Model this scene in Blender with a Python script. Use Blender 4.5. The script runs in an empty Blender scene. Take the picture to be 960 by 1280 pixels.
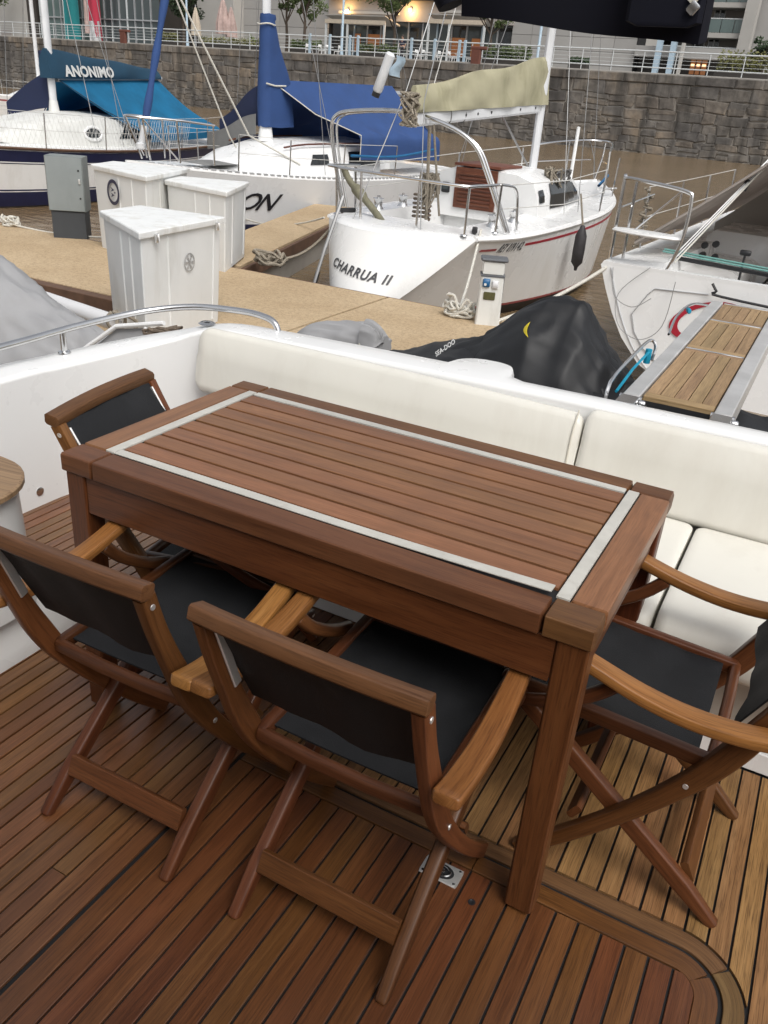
import bpy, bmesh, math, random
from mathutils import Vector, Matrix, noise as NZ
random.seed(7)
S = bpy.context.scene
COL = S.collection
R = math.radians

# ---------------------------------------------------------------- camera, sky, sun, exposure
F_PX, PITCH, ROLL, EYE, YAW = 1036.2, 0.466378, 0.0814472, 1.554, 0.458177
def _basis():
    c, s = math.cos(YAW), math.sin(YAW)
    rz = Matrix(((c, -s, 0), (s, c, 0), (0, 0, 1)))
    f = Vector((0, math.cos(PITCH), -math.sin(PITCH))); u0 = Vector((0, math.sin(PITCH), math.cos(PITCH))); x0 = Vector((1, 0, 0))
    x = math.cos(ROLL)*x0 + math.sin(ROLL)*u0; u = -math.sin(ROLL)*x0 + math.cos(ROLL)*u0
    return rz @ x, rz @ u, rz @ f
CX, CU, CF = _basis()
EYEP = Vector((0, 0, EYE))
cam_d = bpy.data.cameras.new('camera'); cam = bpy.data.objects.new('camera', cam_d); COL.objects.link(cam)
m = Matrix((CX, CU, -CF)).transposed().to_4x4(); m.translation = EYEP; cam.matrix_world = m
cam_d.sensor_fit = 'VERTICAL'; cam_d.sensor_height = 24.0; cam_d.lens = F_PX/1280*24.0
cam_d.clip_start = 0.05; cam_d.clip_end = 2000
S.camera = cam
W = bpy.data.worlds.new('World'); S.world = W; W.use_nodes = True
_n = W.node_tree.nodes; _l = W.node_tree.links
SUN_EL, SUN_ROT = R(52), R(130)
sky = _n.new('ShaderNodeTexSky'); sky.sky_type = 'NISHITA'; sky.sun_disc = False
sky.sun_elevation = SUN_EL; sky.sun_rotation = SUN_ROT; sky.air_density = 1.0; sky.dust_density = 4.0; sky.ozone_density = 1.0
hs = _n.new('ShaderNodeHueSaturation'); hs.inputs['Saturation'].default_value = 0.22     # overcast: the sky is grey
_l.new(sky.outputs[0], hs.inputs['Color']); _l.new(hs.outputs[0], _n['Background'].inputs['Color'])
_n['Background'].inputs['Strength'].default_value = 0.15
sun_d = bpy.data.lights.new('sun', 'SUN'); sun_d.energy = 1.2; sun_d.angle = R(30); sun_d.color = (1.0, 0.97, 0.92)
sun = bpy.data.objects.new('sun', sun_d); COL.objects.link(sun)
_sd = Vector((math.sin(SUN_ROT)*math.cos(SUN_EL), math.cos(SUN_ROT)*math.cos(SUN_EL), math.sin(SUN_EL)))
sun.rotation_euler = _sd.to_track_quat('Z', 'Y').to_euler(); sun.location = (0, 0, 30)
vs = S.view_settings; vs.view_transform = 'Standard'; vs.look = 'None'; vs.exposure = 0.24; vs.gamma = 1.0; vs.use_curve_mapping = False

# ---------------------------------------------------------------- survey: a direction of sight met with a plane of the place
def ray(px, py): return (px-480)/F_PX*CX - (py-640)/F_PX*CU + CF
def onY(px, py, y): d = ray(px, py); return EYEP + d*(y/d.y)
def onZ(px, py, z): d = ray(px, py); return EYEP + d*((z-EYE)/d.z)
def onX(px, py, x): d = ray(px, py); return EYEP + d*(x/d.x)

# ---------------------------------------------------------------- mesh helpers
def V(*a): return Vector(a)
def rrect(w, h, c):
    a, b = w/2, h/2
    return [(a, -b+c), (a, b-c), (a-c, b), (-a+c, b), (-a, b-c), (-a, -b+c), (-a+c, -b), (a-c, -b)]
def circ(r, n, ry=None):
    ry = ry or r
    return [(r*math.cos(2*math.pi*i/n), ry*math.sin(2*math.pi*i/n)) for i in range(n)]
def lerp(a, b, t): return a+(b-a)*t
def smooth_path(pts, n=4):
    """Catmull-Rom through the points"""
    pts = [Vector(p) for p in pts]; out = []
    for i in range(len(pts)-1):
        p0 = pts[max(i-1, 0)]; p1 = pts[i]; p2 = pts[i+1]; p3 = pts[min(i+2, len(pts)-1)]
        for k in range(n):
            t = k/n
            out.append(0.5*((2*p1)+(-p0+p2)*t+(2*p0-5*p1+4*p2-p3)*t*t+(-p0+3*p1-3*p2+p3)*t**3))
    out.append(pts[-1]); return out
def weigh(o):
    w = o.modifiers.new('flat_faces', 'WEIGHTED_NORMAL'); w.keep_sharp = True; w.weight = 100
class MB:
    def __init__(s): s.v = []; s.f = []; s.uv = []; s.mi = []
    def face(s, idx, uv=None, m=0):
        s.f.append(tuple(idx)); s.uv.append(uv or [(0, 0)]*len(idx)); s.mi.append(m)
    def quad(s, a, b, c, d, m=0):
        i = len(s.v); s.v += [Vector(a), Vector(b), Vector(c), Vector(d)]
        lu = (s.v[i+1]-s.v[i]).length; lv = (s.v[i+3]-s.v[i]).length
        s.face((i, i+1, i+2, i+3), [(0, 0), (lu, 0), (lu, lv), (0, lv)], m)
    def poly(s, pts, m=0):
        i = len(s.v); s.v += [Vector(p) for p in pts]; s.face(range(i, i+len(pts)), [(p[0], p[1]) for p in pts], m)
    def rings(s, rings, us=None, closed=True, caps=True, m=0, rowm=None):
        n = len(rings[0]); base = len(s.v)
        for r in rings: s.v += [Vector(p) for p in r]
        if us is None:
            us = [0]
            for a, b in zip(rings, rings[1:]): us.append(us[-1]+(sum((Vector(p) for p in b), Vector())/n-sum((Vector(p) for p in a), Vector())/n).length)
        per = [0]
        for j in range(n): per.append(per[-1]+(Vector(rings[len(rings)//2][(j+1) % n])-Vector(rings[len(rings)//2][j])).length)
        for i in range(len(rings)-1):
            for j in range(n if closed else n-1):
                k = (j+1) % n
                mm = rowm[j] if rowm else m
                s.face((base+i*n+j, base+i*n+k, base+(i+1)*n+k, base+(i+1)*n+j),
                       [(us[i], per[j]), (us[i], per[j+1]), (us[i+1], per[j+1]), (us[i+1], per[j])], mm)
        if caps and closed:
            s.face(tuple(base+j for j in reversed(range(n))), [(p*0.3, 0.3) for p in range(n)], m)
            b2 = base+(len(rings)-1)*n
            s.face(tuple(b2+j for j in range(n)), [(p*0.3, 0.3) for p in range(n)], m)
    def sweep(s, pts, prof, up=(0, 0, 1), caps=True, scale=None, m=0, round_end=0.0):
        """profile (a sideways, b along up) along a path; profile may be a list per point"""
        pts = [Vector(p) for p in pts]; up = Vector(up); rings = []
        n = len(pts)
        for i, p in enumerate(pts):
            t = (pts[min(i+1, n-1)]-pts[max(i-1, 0)]).normalized()
            sd = t.cross(up)
            if sd.length < 1e-5: sd = t.cross(Vector((1, 0, 0)))
            sd.normalize(); uu = sd.cross(t).normalized()
            pr = prof[i] if isinstance(prof[0][0], (list, tuple)) else prof
            k = scale[i] if scale else 1.0
            rings.append([p+sd*(a*k)+uu*(b*k) for a, b in pr])
        if round_end > 0:
            def shrink(r, c, d, k): return [c+(q-c)*k+d for q in r]
            t0 = (pts[0]-pts[1]).normalized(); t1 = (pts[-1]-pts[-2]).normalized()
            rings = [shrink(rings[0], pts[0], t0*round_end, 0.72)]+rings+[shrink(rings[-1], pts[-1], t1*round_end, 0.72)]
        s.rings(rings, caps=caps, m=m)
    def tube(s, pts, r, n=8, m=0, caps=True):
        pts = [Vector(p) for p in pts]
        if len(pts) < 2: return
        t = (pts[1]-pts[0]).normalized()
        a = t.cross(Vector((0, 0, 1)))
        if a.length < 1e-3: a = t.cross(Vector((1, 0, 0)))
        a.normalize(); rings = []
        for i, p in enumerate(pts):
            tt = pts[min(i+1, len(pts)-1)]-pts[max(i-1, 0)]
            if tt.length < 1e-9: tt = t
            tt = tt.normalized()
            a = (a-tt*a.dot(tt))
            if a.length < 1e-6: a = tt.orthogonal()
            a.normalize(); b = tt.cross(a)
            rr = r[i] if isinstance(r, (list, tuple)) else r
            rings.append([p+a*(rr*math.cos(2*math.pi*j/n))+b*(rr*math.sin(2*math.pi*j/n)) for j in range(n)])
        s.rings(rings, caps=caps, m=m)
    def bar(s, p0, p1, w, h, c=0.003, up=(0, 0, 1), m=0): s.sweep([p0, p1], rrect(w, h, c), up, m=m)
    def box(s, c, sz, m=0, rz=0.0, ch=0.0):
        """axis box (turned by rz about its centre) with optional chamfer"""
        c = Vector(c); x, y, z = sz; q = Matrix.Rotation(rz, 3, 'Z')
        ax = 0 if x >= y and x >= z else (1 if y >= z else 2)
        if ax == 0: p, w, h, up = Vector((x/2, 0, 0)), y, z, Vector((0, 0, 1))
        elif ax == 1: p, w, h, up = Vector((0, y/2, 0)), x, z, Vector((0, 0, 1))
        else: p, w, h, up = Vector((0, 0, z/2)), x, y, Vector((0, 1, 0))
        if ch > 0:
            ch = min(ch, w/2.2, h/2.2); pf = rrect(w, h, ch)
            pp = p*(1-ch/p.length)
            s.sweep([c-q@pp, c+q@pp], pf, q@up, m=m, round_end=ch)
        else:
            s.sweep([c-q@p, c+q@p], [(w/2, -h/2), (w/2, h/2), (-w/2, h/2), (-w/2, -h/2)], q@up, m=m)
    def lathe(s, prof, c=(0, 0, 0), n=24, axis='Z', m=0):
        c = Vector(c); rings = []
        for r, z in prof:
            ring = []
            for j in range(n):
                a = 2*math.pi*j/n; x, y = r*math.cos(a), r*math.sin(a)
                ring.append(c+(Vector((x, y, z)) if axis == 'Z' else Vector((x, -z, y)) if axis == 'Y' else Vector((z, x, y))))
            rings.append(ring)
        s.rings(rings, m=m)
    def grid(s, fn, nu, nv, m=0):
        base = len(s.v)
        for i in range(nu+1):
            for j in range(nv+1): s.v.append(Vector(fn(i/nu, j/nv)))
        for i in range(nu):
            for j in range(nv):
                a = base+i*(nv+1)+j
                s.face((a, a+nv+1, a+nv+2, a+1), [(i/nu, j/nv), ((i+1)/nu, j/nv), ((i+1)/nu, (j+1)/nv), (i/nu, (j+1)/nv)], m)
    def xform(s, M):
        s.v = [M @ p for p in s.v]; return s
    def mesh(s, name, mats, ang=40, recalc=True):
        me = bpy.data.meshes.new(name); me.from_pydata([tuple(p) for p in s.v], [], s.f)
        uvl = me.uv_layers.new(name='UVMap'); k = 0
        flat = [c for f in s.uv for c in f]
        uvl.data.foreach_set('uv', [x for c in flat for x in c])
        for mt in (mats if isinstance(mats, (list, tuple)) else [mats]): me.materials.append(mt)
        me.polygons.foreach_set('material_index', s.mi)
        me.polygons.foreach_set('use_smooth', [ang > 0]*len(s.f))
        if recalc:
            bm = bmesh.new(); bm.from_mesh(me); bmesh.ops.recalc_face_normals(bm, faces=bm.faces); bm.to_mesh(me); bm.free()
        if ang > 0: me.set_sharp_from_angle(angle=R(ang))
        me.update(); return me
    def build(s, name, mats, parent=None, ang=40, recalc=True):
        o = bpy.data.objects.new(name, s.mesh(name, mats, ang, recalc)); COL.objects.link(o)
        if parent: o.parent = parent
        if ang >= 50: weigh(o)
        return o
def tag(o, label=None, cat=None, group=None, kind=None):
    if label: o['label'] = label
    if cat: o['category'] = cat
    if group: o['group'] = group
    if kind: o['kind'] = kind
    return o
def thing(name, label, cat, loc=(0, 0, 0), rz=0.0, group=None, kind=None):
    o = bpy.data.objects.new(name, None); COL.objects.link(o); o.location = loc; o.rotation_euler = (0, 0, rz); o.empty_display_size = 0.1
    return tag(o, label, cat, group, kind)
def kids(o): return [c for c in bpy.data.objects if c.parent == o]
def copy_tree(o, parent=None):
    c = o.copy(); COL.objects.link(c); c.parent = parent
    for ch in kids(o): copy_tree(ch, c)
    return c
def share(name, me, parent=None, loc=(0, 0, 0), rz=0.0, sc=None):
    o = bpy.data.objects.new(name, me); COL.objects.link(o); o.location = loc; o.rotation_euler = (0, 0, rz)
    if sc: o.scale = sc
    if parent: o.parent = parent
    if name == 'slat': weigh(o)
    return o
def sag(a, b, d, n=10):
    a, b = Vector(a), Vector(b)
    return [a.lerp(b, t/n)-Vector((0, 0, d*4*(t/n)*(1-t/n))) for t in range(n+1)]
def text_mesh(body, size, shear=0.0, offset=0.0, extrude=0.0, space=1.0):
    cu = bpy.data.curves.new('lettering', 'FONT'); cu.body = body; cu.size = size; cu.shear = shear; cu.offset = offset; cu.extrude = extrude; cu.space_character = space
    cu.resolution_u = 3; cu.align_x = 'LEFT'
    o = bpy.data.objects.new('lettering', cu); COL.objects.link(o)
    dg = bpy.context.evaluated_depsgraph_get(); me = bpy.data.meshes.new_from_object(o.evaluated_get(dg))
    bpy.data.objects.remove(o); return me
def text(name, body, size, mat, fn, parent, shear=0.0, offset=0.0, space=1.0):
    """lettering laid on a surface: fn(u, v) -> point"""
    me = text_mesh(body, size, shear, offset, space=space)
    bm = bmesh.new(); bm.from_mesh(me); bmesh.ops.triangulate(bm, faces=bm.faces[:])
    bmesh.ops.subdivide_edges(bm, edges=bm.edges[:], cuts=1)
    for v in bm.verts: v.co = Vector(fn(v.co.x, v.co.y))
    bm.to_mesh(me); bm.free(); me.materials.clear(); me.materials.append(mat)
    o = bpy.data.objects.new(name, me); COL.objects.link(o)
    if parent: o.parent = parent
    return o

# ---------------------------------------------------------------- materials
MATS = {}
def nodes(name):
    mt = bpy.data.materials.new(name); mt.use_nodes = True; nt = mt.node_tree
    return mt, nt, nt.nodes['Principled BSDF']
def ramp(nt, cols):
    r = nt.nodes.new('ShaderNodeValToRGB'); e = r.color_ramp.elements
    while len(e) > 1: e.remove(e[-1])
    e[0].position = cols[0][0]; e[0].color = (*cols[0][1], 1)
    for p, c in cols[1:]:
        k = e.new(p); k.color = (*c, 1)
    return r
def noise(nt, vec, scale, detail=4, rough=0.55, dist=0.0):
    n = nt.nodes.new('ShaderNodeTexNoise'); n.inputs['Scale'].default_value = scale; n.inputs['Detail'].default_value = detail
    n.inputs['Roughness'].default_value = rough; n.inputs['Distortion'].default_value = dist
    if vec is not None: nt.links.new(vec, n.inputs['Vector'])
    return n
def math_n(nt, op, a, b=None):
    n = nt.nodes.new('ShaderNodeMath'); n.operation = op
    for i, q in enumerate((a, b)):
        if q is None: continue
        if isinstance(q, (int, float)): n.inputs[i].default_value = q
        else: nt.links.new(q, n.inputs[i])
    return n.outputs[0]
def mixc(nt, fac, a, b, mode='MIX'):
    n = nt.nodes.new('ShaderNodeMix'); n.data_type = 'RGBA'; n.blend_type = mode
    for i, q in ((0, fac), (6, a), (7, b)):
        if isinstance(q, (int, float)): n.inputs[i].default_value = q
        elif isinstance(q, tuple): n.inputs[i].default_value = (*q, 1)
        else: nt.links.new(q, n.inputs[i])
    return n.outputs[2]
def bump(nt, bsdf, h, strength, dist=0.01):
    b = nt.nodes.new('ShaderNodeBump'); b.inputs['Strength'].default_value = strength; b.inputs['Distance'].default_value = dist
    nt.links.new(h, b.inputs['Height']); nt.links.new(b.outputs[0], bsdf.inputs['Normal'])
def wood(name, cols, rough=0.45, fine=70, grain=0.25, vary=0.35, coat=0.0, wear=None, spec=0.38, pores=0.55):
    """grain runs along u of the UV map (metres); every object gets its own stretch of grain and tone"""
    mt, nt, b = nodes(name); L = nt.links
    uv = nt.nodes.new('ShaderNodeUVMap'); oi = nt.nodes.new('ShaderNodeObjectInfo')
    mp = nt.nodes.new('ShaderNodeMapping'); mp.inputs['Scale'].default_value = (2.2, fine, 1)
    L.new(uv.outputs[0], mp.inputs['Vector'])
    cb = nt.nodes.new('ShaderNodeCombineXYZ')
    L.new(math_n(nt, 'MULTIPLY', oi.outputs['Random'], 91.0), cb.inputs[0]); L.new(math_n(nt, 'MULTIPLY', oi.outputs['Random'], 57.0), cb.inputs[1]); L.new(math_n(nt, 'MULTIPLY', oi.outputs['Random'], 33.0), cb.inputs[2])
    ad = nt.nodes.new('ShaderNodeVectorMath'); ad.operation = 'ADD'; L.new(mp.outputs[0], ad.inputs[0]); L.new(cb.outputs[0], ad.inputs[1])
    n1 = noise(nt, ad.outputs[0], 1.0, 5, 0.6, 0.6)
    mp2 = nt.nodes.new('ShaderNodeMapping'); mp2.inputs['Scale'].default_value = (1.3, 11, 1); L.new(uv.outputs[0], mp2.inputs['Vector'])
    ad2 = nt.nodes.new('ShaderNodeVectorMath'); ad2.operation = 'ADD'; L.new(mp2.outputs[0], ad2.inputs[0]); L.new(cb.outputs[0], ad2.inputs[1])
    n2 = noise(nt, ad2.outputs[0], 1.0, 3, 0.5, 1.2)
    mx = math_n(nt, 'ADD', math_n(nt, 'MULTIPLY', n1.outputs['Fac'], 0.6), math_n(nt, 'MULTIPLY', n2.outputs['Fac'], 0.4))
    rp0 = ramp(nt, cols); L.new(mx, rp0.inputs[0])
    mp3 = nt.nodes.new('ShaderNodeMapping'); mp3.inputs['Scale'].default_value = (14, fine*5.5, 1); L.new(uv.outputs[0], mp3.inputs['Vector'])
    ad3 = nt.nodes.new('ShaderNodeVectorMath'); ad3.operation = 'ADD'; L.new(mp3.outputs[0], ad3.inputs[0]); L.new(cb.outputs[0], ad3.inputs[1])
    n4 = noise(nt, ad3.outputs[0], 1.0, 3, 0.6, 0.2); r4 = ramp(nt, [(0.36, (0.42, 0.38, 0.36)), (0.50, (1, 1, 1)), (0.70, (1.18, 1.16, 1.14))]); L.new(n4.outputs['Fac'], r4.inputs[0])
    rp = nt.nodes.new('ShaderNodeMix'); rp.data_type = 'RGBA'; rp.blend_type = 'MULTIPLY'; rp.inputs[0].default_value = pores
    L.new(rp0.outputs[0], rp.inputs[6]); L.new(r4.outputs[0], rp.inputs[7])
    hs = nt.nodes.new('ShaderNodeHueSaturation')
    L.new(rp.outputs[2], hs.inputs['Color'])
    L.new(math_n(nt, 'ADD', math_n(nt, 'MULTIPLY', oi.outputs['Random'], vary), 1-vary/2), hs.inputs['Value'])
    L.new(math_n(nt, 'ADD', math_n(nt, 'MULTIPLY', math_n(nt, 'FRACT', math_n(nt, 'MULTIPLY', oi.outputs['Random'], 17.3)), 0.02), 0.49), hs.inputs['Hue'])
    col = hs.outputs[0]
    if wear:
        tc = nt.nodes.new('ShaderNodeTexCoord'); n3 = noise(nt, tc.outputs['Object'], wear[1], 4, 0.6, 0.5)
        r3 = ramp(nt, [(0.45, (0, 0, 0)), (0.68, (1, 1, 1))]); L.new(n3.outputs['Fac'], r3.inputs[0])
        col = mixc(nt, math_n(nt, 'MULTIPLY', r3.outputs[0], wear[2]), col, wear[0])
    L.new(col, b.inputs['Base Color'])
    rr = math_n(nt, 'ADD', math_n(nt, 'MULTIPLY', n2.outputs['Fac'], 0.22), rough-0.11); L.new(rr, b.inputs['Roughness'])
    b.inputs['Coat Weight'].default_value = coat; b.inputs['Coat Roughness'].default_value = 0.28; b.inputs['Specular IOR Level'].default_value = spec
    bump(nt, b, n1.outputs['Fac'], grain, 0.002)
    MATS[name] = mt; return mt
def plain(name, col, rough=0.5, metal=0.0, var=0.12, scale=6.0, bmp=0.0, bscale=40.0, dirt=None, coord='Object', spec=0.5, coat=0.0, vary=0.0):
    mt, nt, b = nodes(name); L = nt.links; tc = nt.nodes.new('ShaderNodeTexCoord')
    n = noise(nt, tc.outputs[coord], scale, 5, 0.6)
    a = tuple(max(0, c*(1-var)) for c in col); c2 = tuple(min(1, c*(1+var)) for c in col)
    rp = ramp(nt, [(0.3, a), (0.7, c2)]); L.new(n.outputs['Fac'], rp.inputs[0]); out = rp.outputs[0]
    if dirt:
        dc, ds, amt, lo = dirt
        mp = nt.nodes.new('ShaderNodeMapping'); mp.inputs['Scale'].default_value = (1, 1, 0.25); L.new(tc.outputs[coord], mp.inputs['Vector'])
        d = noise(nt, mp.outputs[0], ds, 6, 0.65, 0.3); r2 = ramp(nt, [(lo, (0, 0, 0)), (lo+0.22, (1, 1, 1))]); L.new(d.outputs['Fac'], r2.inputs[0])
        out = mixc(nt, math_n(nt, 'MULTIPLY', r2.outputs[0], amt), out, dc)
    if vary:
        oi = nt.nodes.new('ShaderNodeObjectInfo'); hs = nt.nodes.new('ShaderNodeHueSaturation'); L.new(out, hs.inputs['Color'])
        L.new(math_n(nt, 'ADD', math_n(nt, 'MULTIPLY', oi.outputs['Random'], vary), 1-vary/2), hs.inputs['Value']); out = hs.outputs[0]
    L.new(out, b.inputs['Base Color']); b.inputs['Metallic'].default_value = metal; b.inputs['Specular IOR Level'].default_value = spec
    b.inputs['Coat Weight'].default_value = coat
    rr = math_n(nt, 'ADD', math_n(nt, 'MULTIPLY', n.outputs['Fac'], 0.2), rough-0.1); L.new(rr, b.inputs['Roughness'])
    if bmp:
        n2 = noise(nt, tc.outputs[coord], bscale, 4, 0.6); bump(nt, b, n2.outputs['Fac'], bmp, 0.01)
    MATS[name] = mt; return mt
def M(k): return MATS[k]

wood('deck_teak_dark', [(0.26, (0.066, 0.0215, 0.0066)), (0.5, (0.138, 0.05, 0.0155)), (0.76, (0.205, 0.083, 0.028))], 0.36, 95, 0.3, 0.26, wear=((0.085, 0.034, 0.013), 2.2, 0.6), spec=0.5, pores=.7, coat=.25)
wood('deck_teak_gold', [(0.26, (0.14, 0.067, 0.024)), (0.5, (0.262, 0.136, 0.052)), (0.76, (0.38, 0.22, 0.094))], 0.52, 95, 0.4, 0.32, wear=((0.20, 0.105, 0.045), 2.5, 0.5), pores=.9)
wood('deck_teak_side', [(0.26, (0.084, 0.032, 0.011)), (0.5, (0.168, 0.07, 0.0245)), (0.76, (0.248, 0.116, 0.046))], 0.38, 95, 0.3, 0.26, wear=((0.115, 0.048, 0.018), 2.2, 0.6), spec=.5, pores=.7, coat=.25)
wood('deck_margin', [(0.26, (0.075, 0.036, 0.014)), (0.5, (0.135, 0.072, 0.029)), (0.76, (0.2, 0.115, 0.05))], 0.5, 95, 0.35, 0.3)
wood('table_slat', [(0.26, (0.125, 0.054, 0.021)), (0.5, (0.222, 0.102, 0.043)), (0.76, (0.285, 0.142, 0.066))], 0.40, 60, 0.08, 0.22, spec=0.5, pores=.35, wear=((0.16, 0.072, 0.034), 9.0, 0.4))
wood('table_frame', [(0.26, (0.068, 0.027, 0.01)), (0.5, (0.125, 0.052, 0.0195)), (0.76, (0.175, 0.08, 0.033))], 0.42, 60, 0.1, 0.25, pores=.4, wear=((0.085, 0.036, 0.018), 7.0, 0.4))
wood('table_leg', [(0.26, (0.052, 0.0155, 0.005)), (0.5, (0.1, 0.032, 0.0105)), (0.76, (0.14, 0.05, 0.017))], 0.40, 55, 0.1, 0.25)
wood('chair_wood', [(0.26, (0.05, 0.016, 0.0055)), (0.5, (0.1, 0.034, 0.012)), (0.76, (0.145, 0.055, 0.02))], 0.40, 60, 0.12, 0.5)
wood('chair_post', [(0.26, (0.068, 0.022, 0.007)), (0.5, (0.135, 0.049, 0.0155)), (0.76, (0.19, 0.077, 0.027))], 0.38, 60, 0.12, 0.5)
wood('chair_arm', [(0.26, (0.15, 0.056, 0.0145)), (0.5, (0.25, 0.105, 0.03)), (0.76, (0.33, 0.155, 0.052))], 0.36, 60, 0.1, 0.35)
wood('chair_crest', [(0.26, (0.062, 0.023, 0.0095)), (0.5, (0.115, 0.045, 0.0185)), (0.76, (0.165, 0.072, 0.033))], 0.48, 60, 0.15, 0.3)
wood('gangway_teak', [(0.28, (0.17, 0.105, 0.052)), (0.5, (0.30, 0.195, 0.102)), (0.75, (0.42, 0.285, 0.16))], 0.55, 80, 0.25, 0.25)
wood('cabinet_top_wood', [(0.28, (0.20, 0.125, 0.065)), (0.5, (0.32, 0.21, 0.115)), (0.75, (0.42, 0.29, 0.17))], 0.5, 50, 0.15, 0.2)
wood('hatch_wood', [(0.28, (0.08, 0.026, 0.014)), (0.5, (0.15, 0.052, 0.027)), (0.75, (0.22, 0.085, 0.045))], 0.5, 40, 0.15, 0.4)
plain('inlay_white', (0.50, 0.485, 0.44), 0.55, var=0.10, scale=14, dirt=((0.36, 0.33, 0.28), 22, 0.5, 0.55))
plain('caulk', (0.012, 0.012, 0.013), 0.6)
plain('sling_black', (0.014, 0.0145, 0.016), 0.62, var=0.25, scale=9, bmp=0.25, bscale=420, spec=0.3)
plain('gelcoat', (0.80, 0.80, 0.79), 0.28, var=0.02, scale=2, dirt=((0.66, 0.65, 0.62), 4, 0.25, 0.6))
plain('gelcoat_side', (0.80, 0.80, 0.785), 0.28, var=0.03, scale=1.5, dirt=((0.58, 0.56, 0.51), 3.0, 0.5, 0.53))
plain('gelcoat_grey', (0.66, 0.67, 0.68), 0.3, var=0.03, scale=2, dirt=((0.38, 0.38, 0.37), 3.0, 0.3, 0.55))
plain('dirty_white', (0.66, 0.66, 0.63), 0.5, var=0.06, scale=3, dirt=((0.36, 0.35, 0.31), 4.5, 0.55, 0.52))
plain('locker_white', (0.70, 0.71, 0.70), 0.55, var=0.04, scale=3, bmp=0.05, bscale=60, dirt=((0.50, 0.49, 0.45), 4, 0.5, 0.53))
plain('locker_lid', (0.76, 0.77, 0.76), 0.5, var=0.05, scale=7, bmp=0.15, bscale=55, dirt=((0.48, 0.45, 0.38), 8, 0.6, 0.50))
plain('vinyl', (0.70, 0.68, 0.615), 0.40, var=0.04, scale=2, bmp=0.10, bscale=7, dirt=((0.50, 0.46, 0.39), 2.5, 0.4, 0.54))
plain('vinyl_piping', (0.58, 0.55, 0.47), 0.45)
plain('seat_base_beige', (0.44, 0.40, 0.35), 0.45, var=0.03)
plain('stainless', (0.66, 0.66, 0.66), 0.18, metal=1.0, var=0.05, scale=12)
plain('stainless_brushed', (0.80, 0.79, 0.77), 0.42, metal=0.8, var=0.08, scale=8)
plain('aluminium', (0.50, 0.51, 0.52), 0.42, metal=0.6, var=0.08, scale=4)
plain('alu_white', (0.66, 0.67, 0.68), 0.4, metal=0.0, var=0.05, scale=4, dirt=((0.45, 0.45, 0.43), 6, 0.4, 0.55))
plain('black_plastic', (0.018, 0.018, 0.02), 0.42)
plain('dark_glass', (0.012, 0.014, 0.016), 0.12, spec=0.8)
plain('charcoal_cover', (0.0105, 0.011, 0.0125), 0.55, var=0.2, scale=5, bmp=0.12, bscale=220, spec=0.45)
plain('awning_black', (0.006, 0.0065, 0.012), 0.85, var=0.2, spec=0.2)
plain('strap_grey', (0.55, 0.53, 0.45), 0.5)
plain('grey_tarp', (0.29, 0.29, 0.295), 0.7, var=0.08, scale=3, bmp=0.08, bscale=150, dirt=((0.24, 0.235, 0.22), 3, 0.35, 0.55))
plain('canvas_navy', (0.033, 0.080, 0.235), 0.8, var=0.10, scale=2.5, bmp=0.1, bscale=120, dirt=((0.05, 0.09, 0.21), 3, 0.4, 0.55))
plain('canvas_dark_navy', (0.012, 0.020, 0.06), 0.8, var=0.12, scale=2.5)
plain('canvas_blue', (0.010, 0.18, 0.36), 0.75, var=0.14, scale=2.0, bmp=0.08, bscale=100, dirt=((0.006, 0.10, 0.20), 2, 0.45, 0.52))
plain('canvas_teal', (0.008, 0.045, 0.085), 0.8, var=0.14, scale=2.5, bmp=0.1, bscale=100)
plain('canvas_khaki', (0.36, 0.335, 0.225), 0.85, var=0.10, scale=2.5, bmp=0.12, bscale=100, dirt=((0.17, 0.165, 0.085), 3.2, 0.6, 0.5))
plain('canvas_grey', (0.19, 0.19, 0.185), 0.8, var=0.1)
plain('canvas_beige', (0.50, 0.45, 0.41), 0.8, var=0.08, scale=3, dirt=((0.27, 0.24, 0.215), 2, 0.5, 0.5))
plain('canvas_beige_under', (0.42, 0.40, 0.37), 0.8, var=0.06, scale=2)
plain('navy_paint', (0.012, 0.016, 0.055), 0.35)
plain('black_paint', (0.012, 0.012, 0.016), 0.4)
plain('red_paint', (0.38, 0.018, 0.035), 0.4)
plain('red_stripe', (0.33, 0.07, 0.075), 0.45, var=0.25, scale=20)
plain('antifoul_dark', (0.022, 0.020, 0.022), 0.6, var=0.3, scale=5)
plain('lettering_white', (0.62, 0.62, 0.60), 0.6)
plain('lettering_grey', (0.06, 0.06, 0.065), 0.5, var=0.4, scale=30)
plain('yellow_print', (0.55, 0.44, 0.02), 0.5, var=0.15, scale=60)
plain('rope_white', (0.60, 0.58, 0.52), 0.85, var=0.15, scale=60, bmp=0.5, bscale=160)
plain('rope_dirty', (0.27, 0.235, 0.185), 0.9, var=0.3, scale=60, bmp=0.6, bscale=160)
plain('rope_brown', (0.15, 0.115, 0.085), 0.9, var=0.3, scale=60, bmp=0.5, bscale=160)
plain('rope_teal', (0.14, 0.31, 0.28), 0.8)
plain('rope_blue', (0.01, 0.13, 0.30), 0.7)
plain('hose_green', (0.01, 0.17, 0.10), 0.4)
plain('wire', (0.34, 0.34, 0.34), 0.45, metal=0.7)
plain('wire_white', (0.58, 0.57, 0.54), 0.6)
plain('wire_dark', (0.11, 0.105, 0.10), 0.6)
plain('tiller_wood', (0.17, 0.16, 0.105), 0.8, var=0.2, scale=14, dirt=((0.30, 0.28, 0.20), 9, 0.6, 0.5))
plain('fender_black', (0.035, 0.032, 0.034), 0.6, var=0.3, scale=12)
plain('tube_grey', (0.62, 0.62, 0.63), 0.45, var=0.04)
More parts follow.
